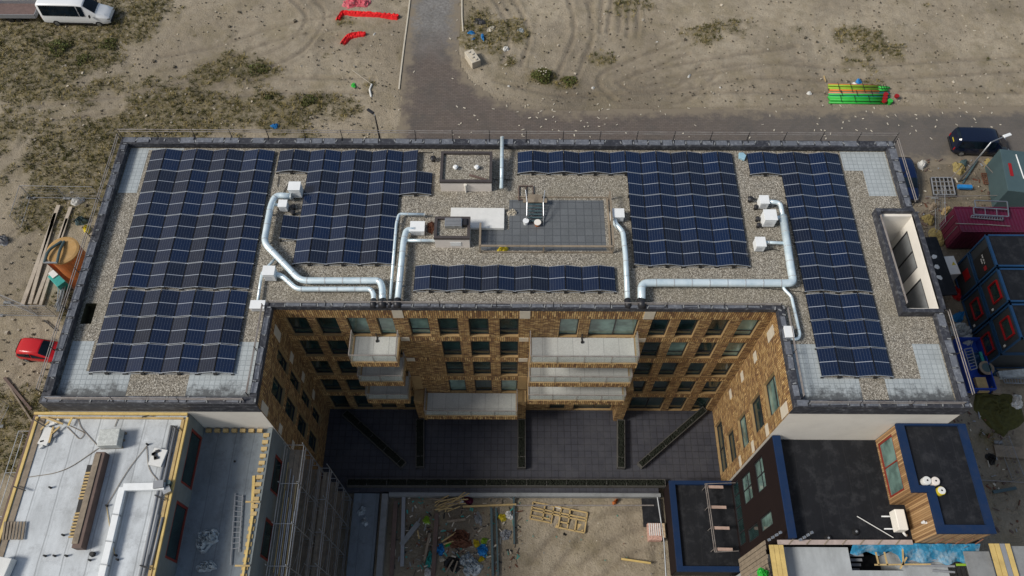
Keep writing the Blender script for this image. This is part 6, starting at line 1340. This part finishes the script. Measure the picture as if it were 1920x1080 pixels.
shrub(113, 90, 1.2, .6, 'dense green shrub below the white minibus', 900); shrub(205, 85, .9, .5, 'green shrub right of the dense one below the minibus', 500); shrub(485, 132, 1.0, .5, 'dark shrub at the right end of the weed strip', 500); shrub(158, 112, .8, .4, 'pale green shrub right of the dense one', 350)
# pipe bundles
def bundle(label, a, b, colors, w_, r_=.07):
    A, B = at(*a, .1), at(*b, .1); t = thing('pipe_bundle', label, 'pipe bundle', tuple((A + B) / 2), 'plastic pipe bundles by the road'); n = len(colors)
    for k, c_ in enumerate(colors):
        off = (k - (n - 1) / 2) * r_ * 2.05; e = random.uniform(-.1, .1); mb = MB(); z = .09 + (r_ * 1.2 if k % 3 == 1 else 0); mb.tube([(A.x + e, A.y + off, z), (B.x + e, B.y + off, z)], r_, 8); mb.build('plastic_pipe', mt[c_], t, smooth=True)
    for f in (.2, .45, .7): q = A + (B - A) * f; mb = MB(); mb.obox((q.x, q.y, .22 + r_), (.05, n * r_ * 2.1, .02)); mb.build('strap', mt['black'], t)
mt['pipeorange'] = M('orange_plastic_pipe', (.62, .17, .02), .5, var=.1)
bundle('rear pipe bundle of orange and lime pipes', (1553, 166), (1646, 168), ['pipeorange', 'pipeorange', 'lime', 'lime', 'lime', 'pipeorange'], 1, .1)
bundle('short green pipe ends beside the orange and lime bundle', (1647, 166), (1666, 166), ['green', 'green', 'green'], 1, .1)
bundle('middle pipe bundle of dark green and grey pipes', (1554, 177), (1668, 178), ['teal', 'green', 'pipegrey', 'teal'], 1, .09)
bundle('front pipe bundle of bright green pipes', (1554, 187), (1660, 189), ['green', 'green', 'green', 'green'], 1, .11)
for i, (u, v, n_) in enumerate(((1656, 191, 3), (1679, 182, 1))):
    q = at(u, v, 0); t = thing('red_fitting', ['stack of red pipe fittings on the front green bundle', 'single red pipe fitting beyond the bundles'][i], 'pipe fitting', (q.x, q.y, 0))
    for k in range(n_): mb = MB(); mb.tube([(q.x + k * .16 - .1, q.y + k * .42 - .25, .3), (q.x + k * .16 - .1, q.y + k * .42 - .25, .5)], .22, 14); mb.build('ring', mt['red'], t)
mb = MB(); q = at(1668, 191, .2); mb.tube([(q.x, q.y, 0), (q.x, q.y, .4)], .25, 12); tag(mb.build('green_fitting', mt['green'], origin=(q.x, q.y, 0)), 'bright green round fitting at the right end of the front bundle', 'pipe fitting')
stick('pale lath left of the pipe bundles', at(1545, 142, .06), at(1548, 153, .06), .1, .05, mt['wood'], 'lath', 'lath')

# ================================================================== left yard
def mesh_fence(label, a, b, h=1.9, step=3.4):
    A, B = at(*a, 0), at(*b, 0); L = (B - A).length; n = max(1, round(L / step)); t = thing('site_fence', label, 'fence', (A.x, A.y, 0), 'grey site fences')
    for k in range(n):
        P, Q_ = A + (B - A) * (k / n), A + (B - A) * ((k + .97) / n); mb = MB()
        mb.tube([(P.x, P.y, .1), (P.x, P.y, h)], .025, 6); mb.tube([(Q_.x, Q_.y, .1), (Q_.x, Q_.y, h)], .025, 6); mb.tube([(P.x, P.y, h), (Q_.x, Q_.y, h)], .025, 6); mb.tube([(P.x, P.y, .15), (Q_.x, Q_.y, .15)], .025, 6)
        m_ = int((Q_ - P).length / .22)
        for j in range(1, m_): c_ = P + (Q_ - P) * (j / m_); mb.bar((c_.x, c_.y, .15), (c_.x, c_.y, h), .009)
        for z in (.6, 1.05, 1.5): mb.bar((P.x, P.y, z), (Q_.x, Q_.y, z), .01)
        mb.build('fence_panel', mt['pipegrey'], t); mb = MB(); mb.obox((P.x, P.y, .07), (.6, .22, .14)); mb.build('fence_foot', mt['concrete'], t)
mesh_fence('site fence running left from the rear of the plank tracks', (60, 372), (192, 374)); mesh_fence('site fence crossing the front of the plank tracks', (0, 592), (110, 594)); mesh_fence('site fence turning the corner by the planks', (58, 372), (40, 430)); mesh_fence('site fence slanting beside the front end of the planks', (15, 568), (75, 594), 1.7)
for i, (a, b, w_) in enumerate((((110, 385), (42, 572), .34), ((103, 400), (56, 570), .3), ((133, 388), (66, 570), .3), ((126, 410), (76, 572), .26))):
    stick('long scaffold plank on the sand left of the building, %s' % ['outermost left', 'second from the left', 'third from the left', 'nearest the building'][i], at(*a, .16), at(*b, .16), w_, .1, M('bleached_plank', (.42, .36, .29), .85, var=.25), 'plank', 'plank', 'long planks left of the building')
q = at(118, 470, 4.6); t = thing('mortar_silo', 'orange mortar silo with round dusty lid and grey frame beside the left roof edge', 'silo', (q.x, q.y, 0)); SX, SY = q.x, q.y
mb = MB(); mb.cyl((SX, SY), 1.2, 2.0, 4.55, 32); mb.build('drum', mt['orange'], t, smooth=False)
mb = MB(); mb.tube([(SX, SY, 4.55), (SX, SY, 4.66), (SX, SY, 4.72)], 1.25, 32, radii=[1.27, 1.27, 1.1]); mb.build('lid', mt['tan'], t)
mb = MB(); mb.cyl((SX, SY), .25, .7, 2.0, 20, r2=1.15); mb.build('cone', mt['orange'], t)
for k in range(4): a = PI / 4 + k * PI / 2; mb = MB(); mb.bar((SX + 1.15 * math.cos(a), SY + 1.15 * math.sin(a), 0), (SX + 1.1 * math.cos(a), SY + 1.1 * math.sin(a), 3), .12); mb.build('leg', mt['dark'], t)
for s in (-1, 1): mb = MB(); mb.tube(fillet([(SX - .1 + s * .1 + s * .0, SY + .75, 4.8), (SX - .55 + s * .45 + .1, SY - .2, 5.0), (SX - .45 + s * .5, SY - 1.3, 4.9)], .4), .11, 8); mb.build('lifting_arm', mt['tealgrey'], t)
mb = MB(); mb.bar((SX - 1.0, SY - 1.3, 4.9), (SX + .1, SY - 1.3, 4.9), .12); mb.build('crossbar', mt['steel'], t)
q = at(135, 510, 1.5); t = thing('conveyor_chute', 'slanting orange and red chute frame in front of the silo', 'chute', (q.x, q.y, 0)); A, B = at(98, 488, 3.4), at(158, 545, 1.0)
mb = MB(); mb.bar(A, B, .75, .12); mb.build('chute_floor', mt['orange'], t)
d = (B - A).normalized(); nn = Vector((-d.y, d.x, 0)).normalized()
for s in (-1, 1): mb = MB(); mb.bar(A + nn * s * .42 + Vector((0, 0, .1)), B + nn * s * .42 + Vector((0, 0, .1)), .1, .3); mb.build('chute_side', mt['rust'], t)
for f in (0.1, .9): p_ = A + (B - A) * f; mb = MB(); mb.tube([(p_.x, p_.y, 0), (p_.x, p_.y, p_.z)], .06, 6); mb.build('leg', mt['dark'], t)
q = at(112, 522, .8); t = thing('water_tank', 'teal water tank with white lid under the orange chute', 'tank', (q.x, q.y, 0)); mb = MB(); mb.obox((q.x - .1, q.y - .1, .5), (.9, 1.5, 1.0), R(48)); mb.build('tank_body', mt['teal'], t, bevel=.05); mb = MB(); mb.obox((q.x - .45, q.y + .3, 1.05), (.6, .7, .1), R(48)); mb.build('lid', mt['foam'], t)
t = thing('tube_stack', 'stack of grey scaffold tubes against the left side of the building', 'tube stack', tuple(at(118, 555, 0))); rnd = random.Random(2)
for k in range(16): a = at(112 + rnd.uniform(-4, 12), 535 + rnd.uniform(-5, 5), .1 + .03 * k); b = at(104 + rnd.uniform(-4, 14), 580 + rnd.uniform(-5, 5), .1 + .03 * k); mb = MB(); mb.tube([a, b], .035, 6); mb.build('tube', mt['steel'], t)
stick('rusty bar lying near the plank ends', at(83, 600, .1), at(105, 620, .1), .08, .06, mt['dark'], 'bar', 'bar'); stick('dark plank in the lower left yard', at(8, 708, .1), at(58, 768, .1), .2, .08, mt['brownwood'], 'plank', 'plank')
mesh_fence('site fence in the lower left yard', (0, 800), (20, 760), 1.9)
stick('green plank lying in the yard, lower left', at(14, 720, .1), at(60, 790, .1), .12, .06, mt['oldwood'], 'plank', 'plank')

# ================================================================== right yard
t = thing('shipping_container', 'crimson shipping container with ribbed roof carrying frames and ladders', 'container', (41, 37.5, 0)); x0, x1, y0, y1, H_ = 37.55, 43.6, 36.3, 38.75, 2.75
mb = MB(); mb.box(x0, x1, y0, y1, .1, H_ - .03); mb.build('container_body', mt['crimson'], t)
mb = MB()
for k in range(20): x = x0 + .35 + k * .29; mb.box(x, x + .15, y0 + .1, y1 - .1, H_ - .03, H_ + .015)
for k in range(20): x = x0 + .35 + k * .29; mb.box(x, x + .15, y0 - .03, y0, .3, H_ - .15)
mb.build('ribs', mt['crimson'], t)
mb = MB()
for a, b in (((x0, y0), (x1, y0)), ((x0, y1), (x1, y1)), ((x0, y0), (x0, y1)), ((x1, y0), (x1, y1))): mb.bar((*a, H_), (*b, H_), .1)
mb.build('top_frame', mt['crimson'], t)
for s in (0, 1): mb = MB(); mb.box(x0 - .05, x0 - .001, y0 + .15 + s * 1.1, y0 + 1.2 + s * 1.1, .2, H_ - .15); d_ = mb.build('door', mt['crimson'], t); mb = MB(); mb.tube([(x0 - .09, y0 + .7 + s * 1.1, .2), (x0 - .09, y0 + .7 + s * 1.1, 2.5)], .03, 6); mb.build('lock_bar', mt['steel'], d_)
def rack(label, P4, z, mat, cols=2, rows=1, name='steel_rack', cat='rack', h=.08, grp=None):
    a, b, c_, d = [at(*p_, z) for p_ in P4]; t = tag(bpy.data.objects.new(name, None), label, cat, grp); C.objects.link(t); t.location = a; t['_w'] = tuple(a)
    mb = MB()
    for p_, q_ in ((a, b), (b, c_), (c_, d), (d, a)): mb.bar(p_, q_, .07, h)
    mb.build('outer_frame', mat, t)
    mb = MB()
    for k in range(1, cols): f = k / cols; mb.bar(a + (b - a) * f, d + (c_ - d) * f, .045, h * .8)
    for k in range(1, rows): f = k / rows; mb.bar(a + (d - a) * f, b + (c_ - b) * f, .045, h * .8)
    if cols > 1 or rows > 1: mb.build('crossbars', mat, t)
    return t
rack('upper steel frame lying on the crimson container', [(1827, 376), (1888, 378), (1890, 393), (1829, 389)], 3.1, mt['steel'], 1, 1); rack('middle steel frame lying on the crimson container', [(1825, 389), (1890, 393), (1891, 406), (1826, 402)], 3.3, mt['steel'], 3, 1)
rack('aluminium ladder lying on the crimson container', [(1822, 404), (1880, 407), (1880, 413), (1820, 408)], 3.0, mt['steel'], 12, 1, 'ladder', 'ladder'); 
mb = MB(); mb.tube([at(1792, 419, 2.85), at(1850, 421, 2.85), at(1894, 424, 2.85)], .04, 6); tag(mb.build('pole', mt['rail'], origin=at(1792, 419, 2.85)), 'thin pole along the front of the crimson container roof', 'pole')
# stacked site cabins
def cabin(x0, y0, z0, label, sign=None, win=True, first=False):
    w_, l_, h_ = 3.0, 6.2, 2.72; x1, y1, z1 = x0 + l_, y0 + w_ - .06, z0 + h_; t = thing('site_cabin', label, 'site cabin', (x0 + 3, y0 + 1.5, z0), 'stacked dark site cabins')
    mb = MB(); mb.box(x0 + .06, x1, y0 + .06, y1 - .06, z0 + .05, z1 - .06); mb.build('cabin_body', mt['tealgrey'] if False else M('charcoal_cabin_panel', (.028, .034, .040), .6, var=.12), t)
    mb = MB()
    for y in (y0 + .07, y1 - .07):
        mb.bar((x0, y, z1 - .08), (x1, y, z1 - .08), .14, .16); mb.bar((x0 + .02, y, z0 + .08), (x1, y, z0 + .08), .13, .14); mb.bar((x0 + .03, y, z0), (x0 + .03, y, z1), .12)
    mb.bar((x0 + .05, y0, z1 - .08), (x0 + .05, y1, z1 - .08), .2, .16); mb.bar((x0 + .05, y0, z0 + .08), (x0 + .05, y1, z0 + .08), .14, .14)
    mb.build('blue_frame', mt['blue'], t)
    if z0 > 2: mb = MB(); mb.box(x0 + .2, x1 - .1, y0 + .14, y1 - .14, z1 - .06, z1 - .03); mb.build('roof_sheet', mt['roofblack'], t)
    fr = wallframe((x0 + .06, y1), (x0 + .06, y0))
    if win:
        mb = MB()
        for b in ((.72, 2.28, .98, 1.05), (.72, 2.28, 2.1, 2.17), (.72, .8, 1.05, 2.1), (2.2, 2.28, 1.05, 2.1)): wbox(mb, fr, b[0], b[1], .002, .14, z0 + b[2], z0 + b[3])
        f_ = mb.build('red_window_frame', mt['red'], t); mb = MB(); wbox(mb, fr, .8, 2.2, .004, .02, z0 + 1.05, z0 + 2.1); mb.build('pane', mt['glass'], f_)
        mb = MB(); wbox(mb, fr, 2.45, 2.62, .002, .05, z0 + .5, z0 + .7); mb.build('white_notice', mt['foam'], t)
    return t, fr
ys = (31.3, 28.2, 25.1); XC = 37.5
c1, f1 = cabin(XC, ys[0], 2.8, 'upper site cabin with black logo board, rearmost of the stack', win=False); cabin(XC, ys[1], 2.8, 'upper site cabin in the middle of the stack'); cabin(XC, ys[2], 2.8, 'upper site cabin at the front of the stack')
c4, f4 = cabin(XC, ys[0], 0.0, 'lower site cabin with small red sign, rearmost of the stack', win=False); cabin(XC, ys[1], 0.0, 'lower site cabin in the middle of the stack'); cabin(XC, ys[2], 0.0, 'lower site cabin at the front of the stack')
mb = MB(); wbox(mb, f1, .95, 2.75, .005, .05, 2.95, 5.2); sb = mb.build('sign_board', mt['black'], c1)
for k in range(11):   # small illegible white lettering
    if k in (4, 8): continue
    mb = MB(); wbox(mb, f1, 1.15 + k * .075, 1.15 + k * .075 + .045, .052, .06, 4.2 + .02 * (k % 2), 4.33 + .03 * (k % 3 == 0)); mb.build('letter', mt['foam'], sb)
for k in range(7): mb = MB(); wbox(mb, f1, 1.35 + k * .07, 1.35 + k * .07 + .04, .052, .06, 3.95, 4.05 + .02 * (k % 2)); mb.build('letter', mt['foam'], sb)
mb = MB(); wbox(mb, f1, 2.15, 2.5, .052, .07, 4.0, 4.35); mb.build('round_emblem', mt['red'], sb)
mb = MB(); wbox(mb, f4, 1.0, 1.9, .005, .04, 1.2, 2.0); s4 = mb.build('red_sign', mt['red'], c4)
# dark sheds behind
q = at(1902, 335, 1.2); t = thing('office_container', 'teal-grey steel container at the right picture edge', 'container', (q.x + 1.5, q.y, 0)); X_ = 43.0
mb = MB(); mb.obox((45.6, 42.6, 1.3), (5, 4.6, 2.6), R(-8)); mb.build('container_body', mt['tealgrey'], t, bevel=.03); mb = MB(); mb.obox((43.7, 42.9, 2.63), (.25, 1.4, .05), R(-8)); mb.build('roof_strap', mt['red'], t)
mb = MB(); mb.tube([at(1905, 290, 2.65), at(1920, 335, 2.65)], .05, 6); mb.build('edge_rail', mt['white'], t)
q = at(1760, 372, .1)
rack('grey steel mesh rack lying on the sandy yard', [(1746, 333), (1784, 333), (1791, 365), (1751, 365)], .5, mt['pipegrey'], 5, 4, 'mesh_rack', 'rack', .1)
rack('second mesh rack stacked under the first', [(1744, 334), (1786, 335), (1793, 368), (1750, 368)], .25, mt['dark'], 3, 2, 'mesh_rack', 'rack', .1)
for i, (u, v, rx, ry, h, m_, l) in enumerate(((1797, 318, .6, .7, .5, 'dryweed', 'olive sacks at the foot of the street lamp'), (1805, 308, .35, .4, .5, 'tealgrey', 'grey-green bag on top of the olive sacks'), (1858, 316, 1.1, .5, .5, 'dryweed', 'long heap of yellowish sacks behind the blue trestle'), (1727, 311, .4, .35, .6, 'foam', 'white bag between the blue car and the yard'), (1750, 388, .5, .4, .4, 'oldwood', 'brown rubbish heap by the right fence'), (1773, 395, .6, .3, .3, 'wood', 'pale sheet near the crimson container'),
        (1740, 412, .5, .5, .5, 'dryweed', 'tan sacks left of the crimson container'), (1775, 430, .5, .8, .5, 'crimson', 'dark red tarpaulin at the container doors'), (1757, 445, .8, .9, .25, 'dryweed', 'olive tarpaulin on the ground left of the cabins'), (1795, 596, .5, .4, .8, 'brightblue', 'bright blue plastic drum cover between roof edge and cabins'), (1800, 620, .6, .9, .7, 'plasticsheet', 'crumpled clear plastic on the narrow strip by the roof edge'), (1812, 640, .5, .6, .6, 'plasticsheet', 'clear plastic with white label, in front of the larger one'), (1790, 550, .5, .6, .5, 'red', 'red crates behind the light well'),
        (1775, 520, .3, .5, .5, 'plasticsheet', 'pale sheeting beside the light well'), (1872, 770, 2.0, 1.7, .25, 'weed', 'dark green artificial grass rolls on the right'), (1905, 755, .5, .7, .4, 'foam', 'white crate lid on the green rolls'), (1858, 860, .35, .5, .25, 'black', 'black bag on the ground right of the upper roof'), (1835, 680, .8, 1.4, .5, 'blue', 'blue tarpaulin under the ladder by the roof edge'))):
    o = crumple('yard_heap', mt[m_], at(u, v, .03), rx, ry, h, 120 + i, 9, i * .8, amp=.7); tag(o, l, 'heap', 'heaps in the right yard')
t = thing('trestle', 'blue steel trestle beam on the sandy yard', 'trestle', tuple(at(1808, 350, 0))); A, B = at(1796, 350, .5), at(1822, 351, .5); mb = MB(); mb.bar(A, B, .35, .25); mb.build('beam', mt['brightblue'], t); mb = MB(); mb.bar(at(1805, 343, .2), at(1832, 300, .3), .14, .1); mb.build('strut', mt['tealgrey'], t)
rack('open orange-brown pallet leaning by the teal container', [(1868, 345), (1885, 328), (1894, 340), (1878, 352)], .3, mt['wood'], 4, 1, 'pallet', 'pallet', .1)
rack('rusty reinforcement mesh behind the pallet', [(1840, 325), (1880, 325), (1882, 345), (1845, 345)], .15, mt['rust'], 9, 6, 'steel_mesh', 'mesh', .04)
for i, (a, b) in enumerate((((1842, 303), (1888, 352)), ((1735, 336 + 33), (1905, 366)), ((1783, 334), (1804, 312)))): stick('thin pole in the right yard, %s' % ['slanting to the teal container', 'long one behind the crimson container', 'short one over the mesh rack'][i], at(*a, 1.0), at(*b, 1.0), .05, .05, mt['rail'], 'pole', 'pole')
# narrow strip between building and cabins
q = at(1742, 500, .0); mb = MB(); A, B = at(1733, 475, 1.9), at(1765, 530, 1.9); mb.obox(((A.x + B.x) / 2, (A.y + B.y) / 2, 2.2), (2.0, 5.5, .2), R(3)); cn = tag(mb.build('dark_canopy', mt['roofblack'], origin=(A.x, A.y, 2)), 'dark flat canopy with white painted marks beside the light well', 'canopy')
for i, (u, v) in enumerate(((1752, 481), (1757, 500), (1762, 520))):
    q = at(u, v, 2.32); o = crumple('paint_mark', mt['foam'], Vector((q.x, q.y, 2.3)), .28, .22, .03, 150 + i, 6, i, amp=.2, parent=None); tag(o, '%s patch of white paint on the dark canopy' % ['rear', 'middle', 'front'][i], 'paint patch')
q = at(1782, 498, 1.6); t = thing('tool_box', 'white site box with yellow sticker between canopy and cabins', 'site box', (q.x, q.y, 0)); mb = MB(); mb.obox((q.x - .1, q.y, .8), (1.3, 1.7, 1.6), R(5)); mb.build('box_body', mt['pipegrey'], t, bevel=.03); mb = MB(); mb.obox((q.x - .1, q.y, 1.63), (1.32, 1.72, .06), R(5)); mb.build('box_lid', mt['foam'], t); mb = MB(); mb.prism([(q.x + .1, q.y), (q.x + .45, q.y + .05), (q.x + .28, q.y + .35)], 1.66, 1.67); mb.build('sticker', mt['yellow'], t)
t = thing('skip', 'blue open skip partly under the roof edge rail', 'skip', tuple(at(1822, 690, 0))); q = at(1828, 682, .8)
mb = MB()
for b in ((-1.0, -.92, -2.2, 2.2), (.92, 1.0, -2.2, 2.2), (-.92, .92, -2.2, -2.12), (-.92, .92, 2.12, 2.2)): mb.box(q.x + b[0], q.x + b[1], q.y + b[2], q.y + b[3], .1, 1.0)
mb.box(q.x - .92, q.x + .92, q.y - 2.12, q.y + 2.12, .1, .25); mb.build('skip_body', M('deep_blue_skip', (.01, .05, .34), .5, var=.2), t)
rack('thin ladder lying across the blue skip', [(1808, 655), (1822, 652), (1832, 690), (1820, 694)], 1.2, mt['pipegrey'], 1, 7, 'ladder', 'ladder', .05)
q = at(1848, 691, .8); t = thing('cable_reel', 'dark round cable reel in front of the cabins', 'cable reel', (q.x, q.y, 0)); mb = MB(); mb.tube([(q.x, q.y, .9), (q.x, q.y, .98)], .58, 24); mb.build('flange', mt['oldwood'], t); mb = MB(); mb.tube([(q.x, q.y, .1), (q.x, q.y, .9)], .35, 20); mb.build('drum', mt['black'], t); mb = MB(); mb.tube([(q.x, q.y, .0), (q.x, q.y, .1)], .58, 24); mb.build('flange', mt['oldwood'], t); mb = MB(); mb.tube([(q.x, q.y, .98), (q.x, q.y, 1.0)], .38, 20); mb.build('label_disc', mt['tealgrey'], t)
stick('teal upright board between skip and reel', at(1838, 660, .8), at(1844, 680, .8), .2, .1, mt['teal'], 'board', 'board')
for i, (a, b, w_, m_, l) in enumerate((((1865, 675), (1920, 677), .5, 'steel', 'white-edged sheet in front of the cabins'), ((1872, 704), (1925, 699), .6, 'plasticsheet', 'wrapped pale roll in front of the cabins'), ((1830, 722), (1850, 722), 1.2, 'wood', 'stack of tan boards at the front end of the skip'), ((1858, 722), (1874, 724), 1.4, 'oldwood', 'stack of darker boards right of the tan ones'), ((1865, 845), (1925, 850), .9, 'oldwood', 'wide board pile on the right street'), ((1835, 900), (1925, 905), .05, 'rail', 'long thin rod lying on the right street'), ((1862, 923), (1905, 915), .22, 'tealgrey', 'short steel beam lying on the right street'))):
    stick(l, at(*a, .5 if i < 4 else .15), at(*b, .5 if i < 4 else .15), w_, .3 if i < 4 else .12, mt[m_], 'board', 'board')
rack('aluminium ladder in front of the pale wrapped roll', [(1880, 708), (1925, 710), (1925, 719), (1884, 718)], 1.0, mt['steel'], 8, 1, 'ladder', 'ladder', .05)
mb = MB(); mb.tube([at(1797, 440 + 80, .2), at(1790, 560, .3)], .2, 8)
mesh_fence('site fence between the yard and the crimson container', (1752, 372), (1753, 440), 1.9); mesh_fence('site fence on the right street', (1870, 830), (1898, 905), 1.6)
# paved street strip to the right of the building
mb = MB(); mb.quad([(27.5, 2, .03), (33.0, 2, .03), (34.5, 24, .03), (31, 24, .03)]); tag(mb.build('pavement', mt['concrete']), kind='structure')
rnd = random.Random(77); mb = MB()
for k in range(1000):
    u, v = (rnd.uniform(1715, 1915), rnd.uniform(300 if k % 2 else 380, 1000 if k % 3 else 480)); q = at(u, v, .06)
    if q.x > 37.2 and 24.5 < q.y < 39.5: continue
    if q.x < 26.5: continue
    a = rnd.uniform(0, 3); mb.obox((q.x, q.y, .08), (rnd.uniform(.06, .6) * rnd.random() + .05, rnd.uniform(.04, .16), .06), a, 0, 0, rnd.choice([0, 0, 0, 1, 2, 3, 3, 4]))
tag(mb.build('yard_debris', [mt['oldwood'], mt['pipegrey'], mt['palestone'], mt['brownwood'], mt['rust']]), 'small building debris strewn over the right yard', 'debris', kind='stuff')
# ================================================================== light and render settings
SUN_EL = R(42); SUN_AZ = R(-106)   # measured clockwise from +Y: the sun stands to the left
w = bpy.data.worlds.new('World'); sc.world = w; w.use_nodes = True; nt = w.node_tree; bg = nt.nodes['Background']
sky = nt.nodes.new('ShaderNodeTexSky'); sky.sky_type = 'NISHITA'; sky.sun_disc = False; sky.sun_elevation = SUN_EL; sky.sun_rotation = SUN_AZ; sky.air_density = 1.3; sky.dust_density = 2.5; sky.ozone_density = 1.2
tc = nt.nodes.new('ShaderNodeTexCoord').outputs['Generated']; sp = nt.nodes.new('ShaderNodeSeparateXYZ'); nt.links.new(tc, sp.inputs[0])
# bright cloud added west and south for panel reflections and wall light, blue east
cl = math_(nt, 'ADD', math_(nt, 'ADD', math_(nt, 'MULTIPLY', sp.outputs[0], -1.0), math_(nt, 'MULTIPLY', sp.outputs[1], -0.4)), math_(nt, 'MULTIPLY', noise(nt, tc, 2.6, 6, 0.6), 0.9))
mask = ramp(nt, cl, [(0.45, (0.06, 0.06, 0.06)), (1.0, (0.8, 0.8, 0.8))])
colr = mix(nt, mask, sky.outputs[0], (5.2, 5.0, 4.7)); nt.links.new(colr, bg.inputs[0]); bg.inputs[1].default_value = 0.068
sd = bpy.data.lights.new('sun', 'SUN'); sun = bpy.data.objects.new('sun', sd); C.objects.link(sun); sd.energy = 2.3; sd.angle = R(15); sd.color = (1.0, 0.95, 0.87)
dirv = Vector((math.sin(SUN_AZ) * math.cos(SUN_EL), math.cos(SUN_AZ) * math.cos(SUN_EL), math.sin(SUN_EL)))
sun.rotation_euler = (-dirv).to_track_quat('-Z', 'Y').to_euler(); sun.location = dirv * 80
sc.view_settings.view_transform = 'Standard'; sc.view_settings.look = 'None'; sc.view_settings.exposure = 0.47; sc.view_settings.gamma = 1.0
sc.render.engine = 'CYCLES'; sc.cycles.max_bounces = 6; sc.cycles.diffuse_bounces = 2; sc.cycles.transparent_max_bounces = 8
for o in bpy.data.objects:
    if '_w' in o: del o['_w']
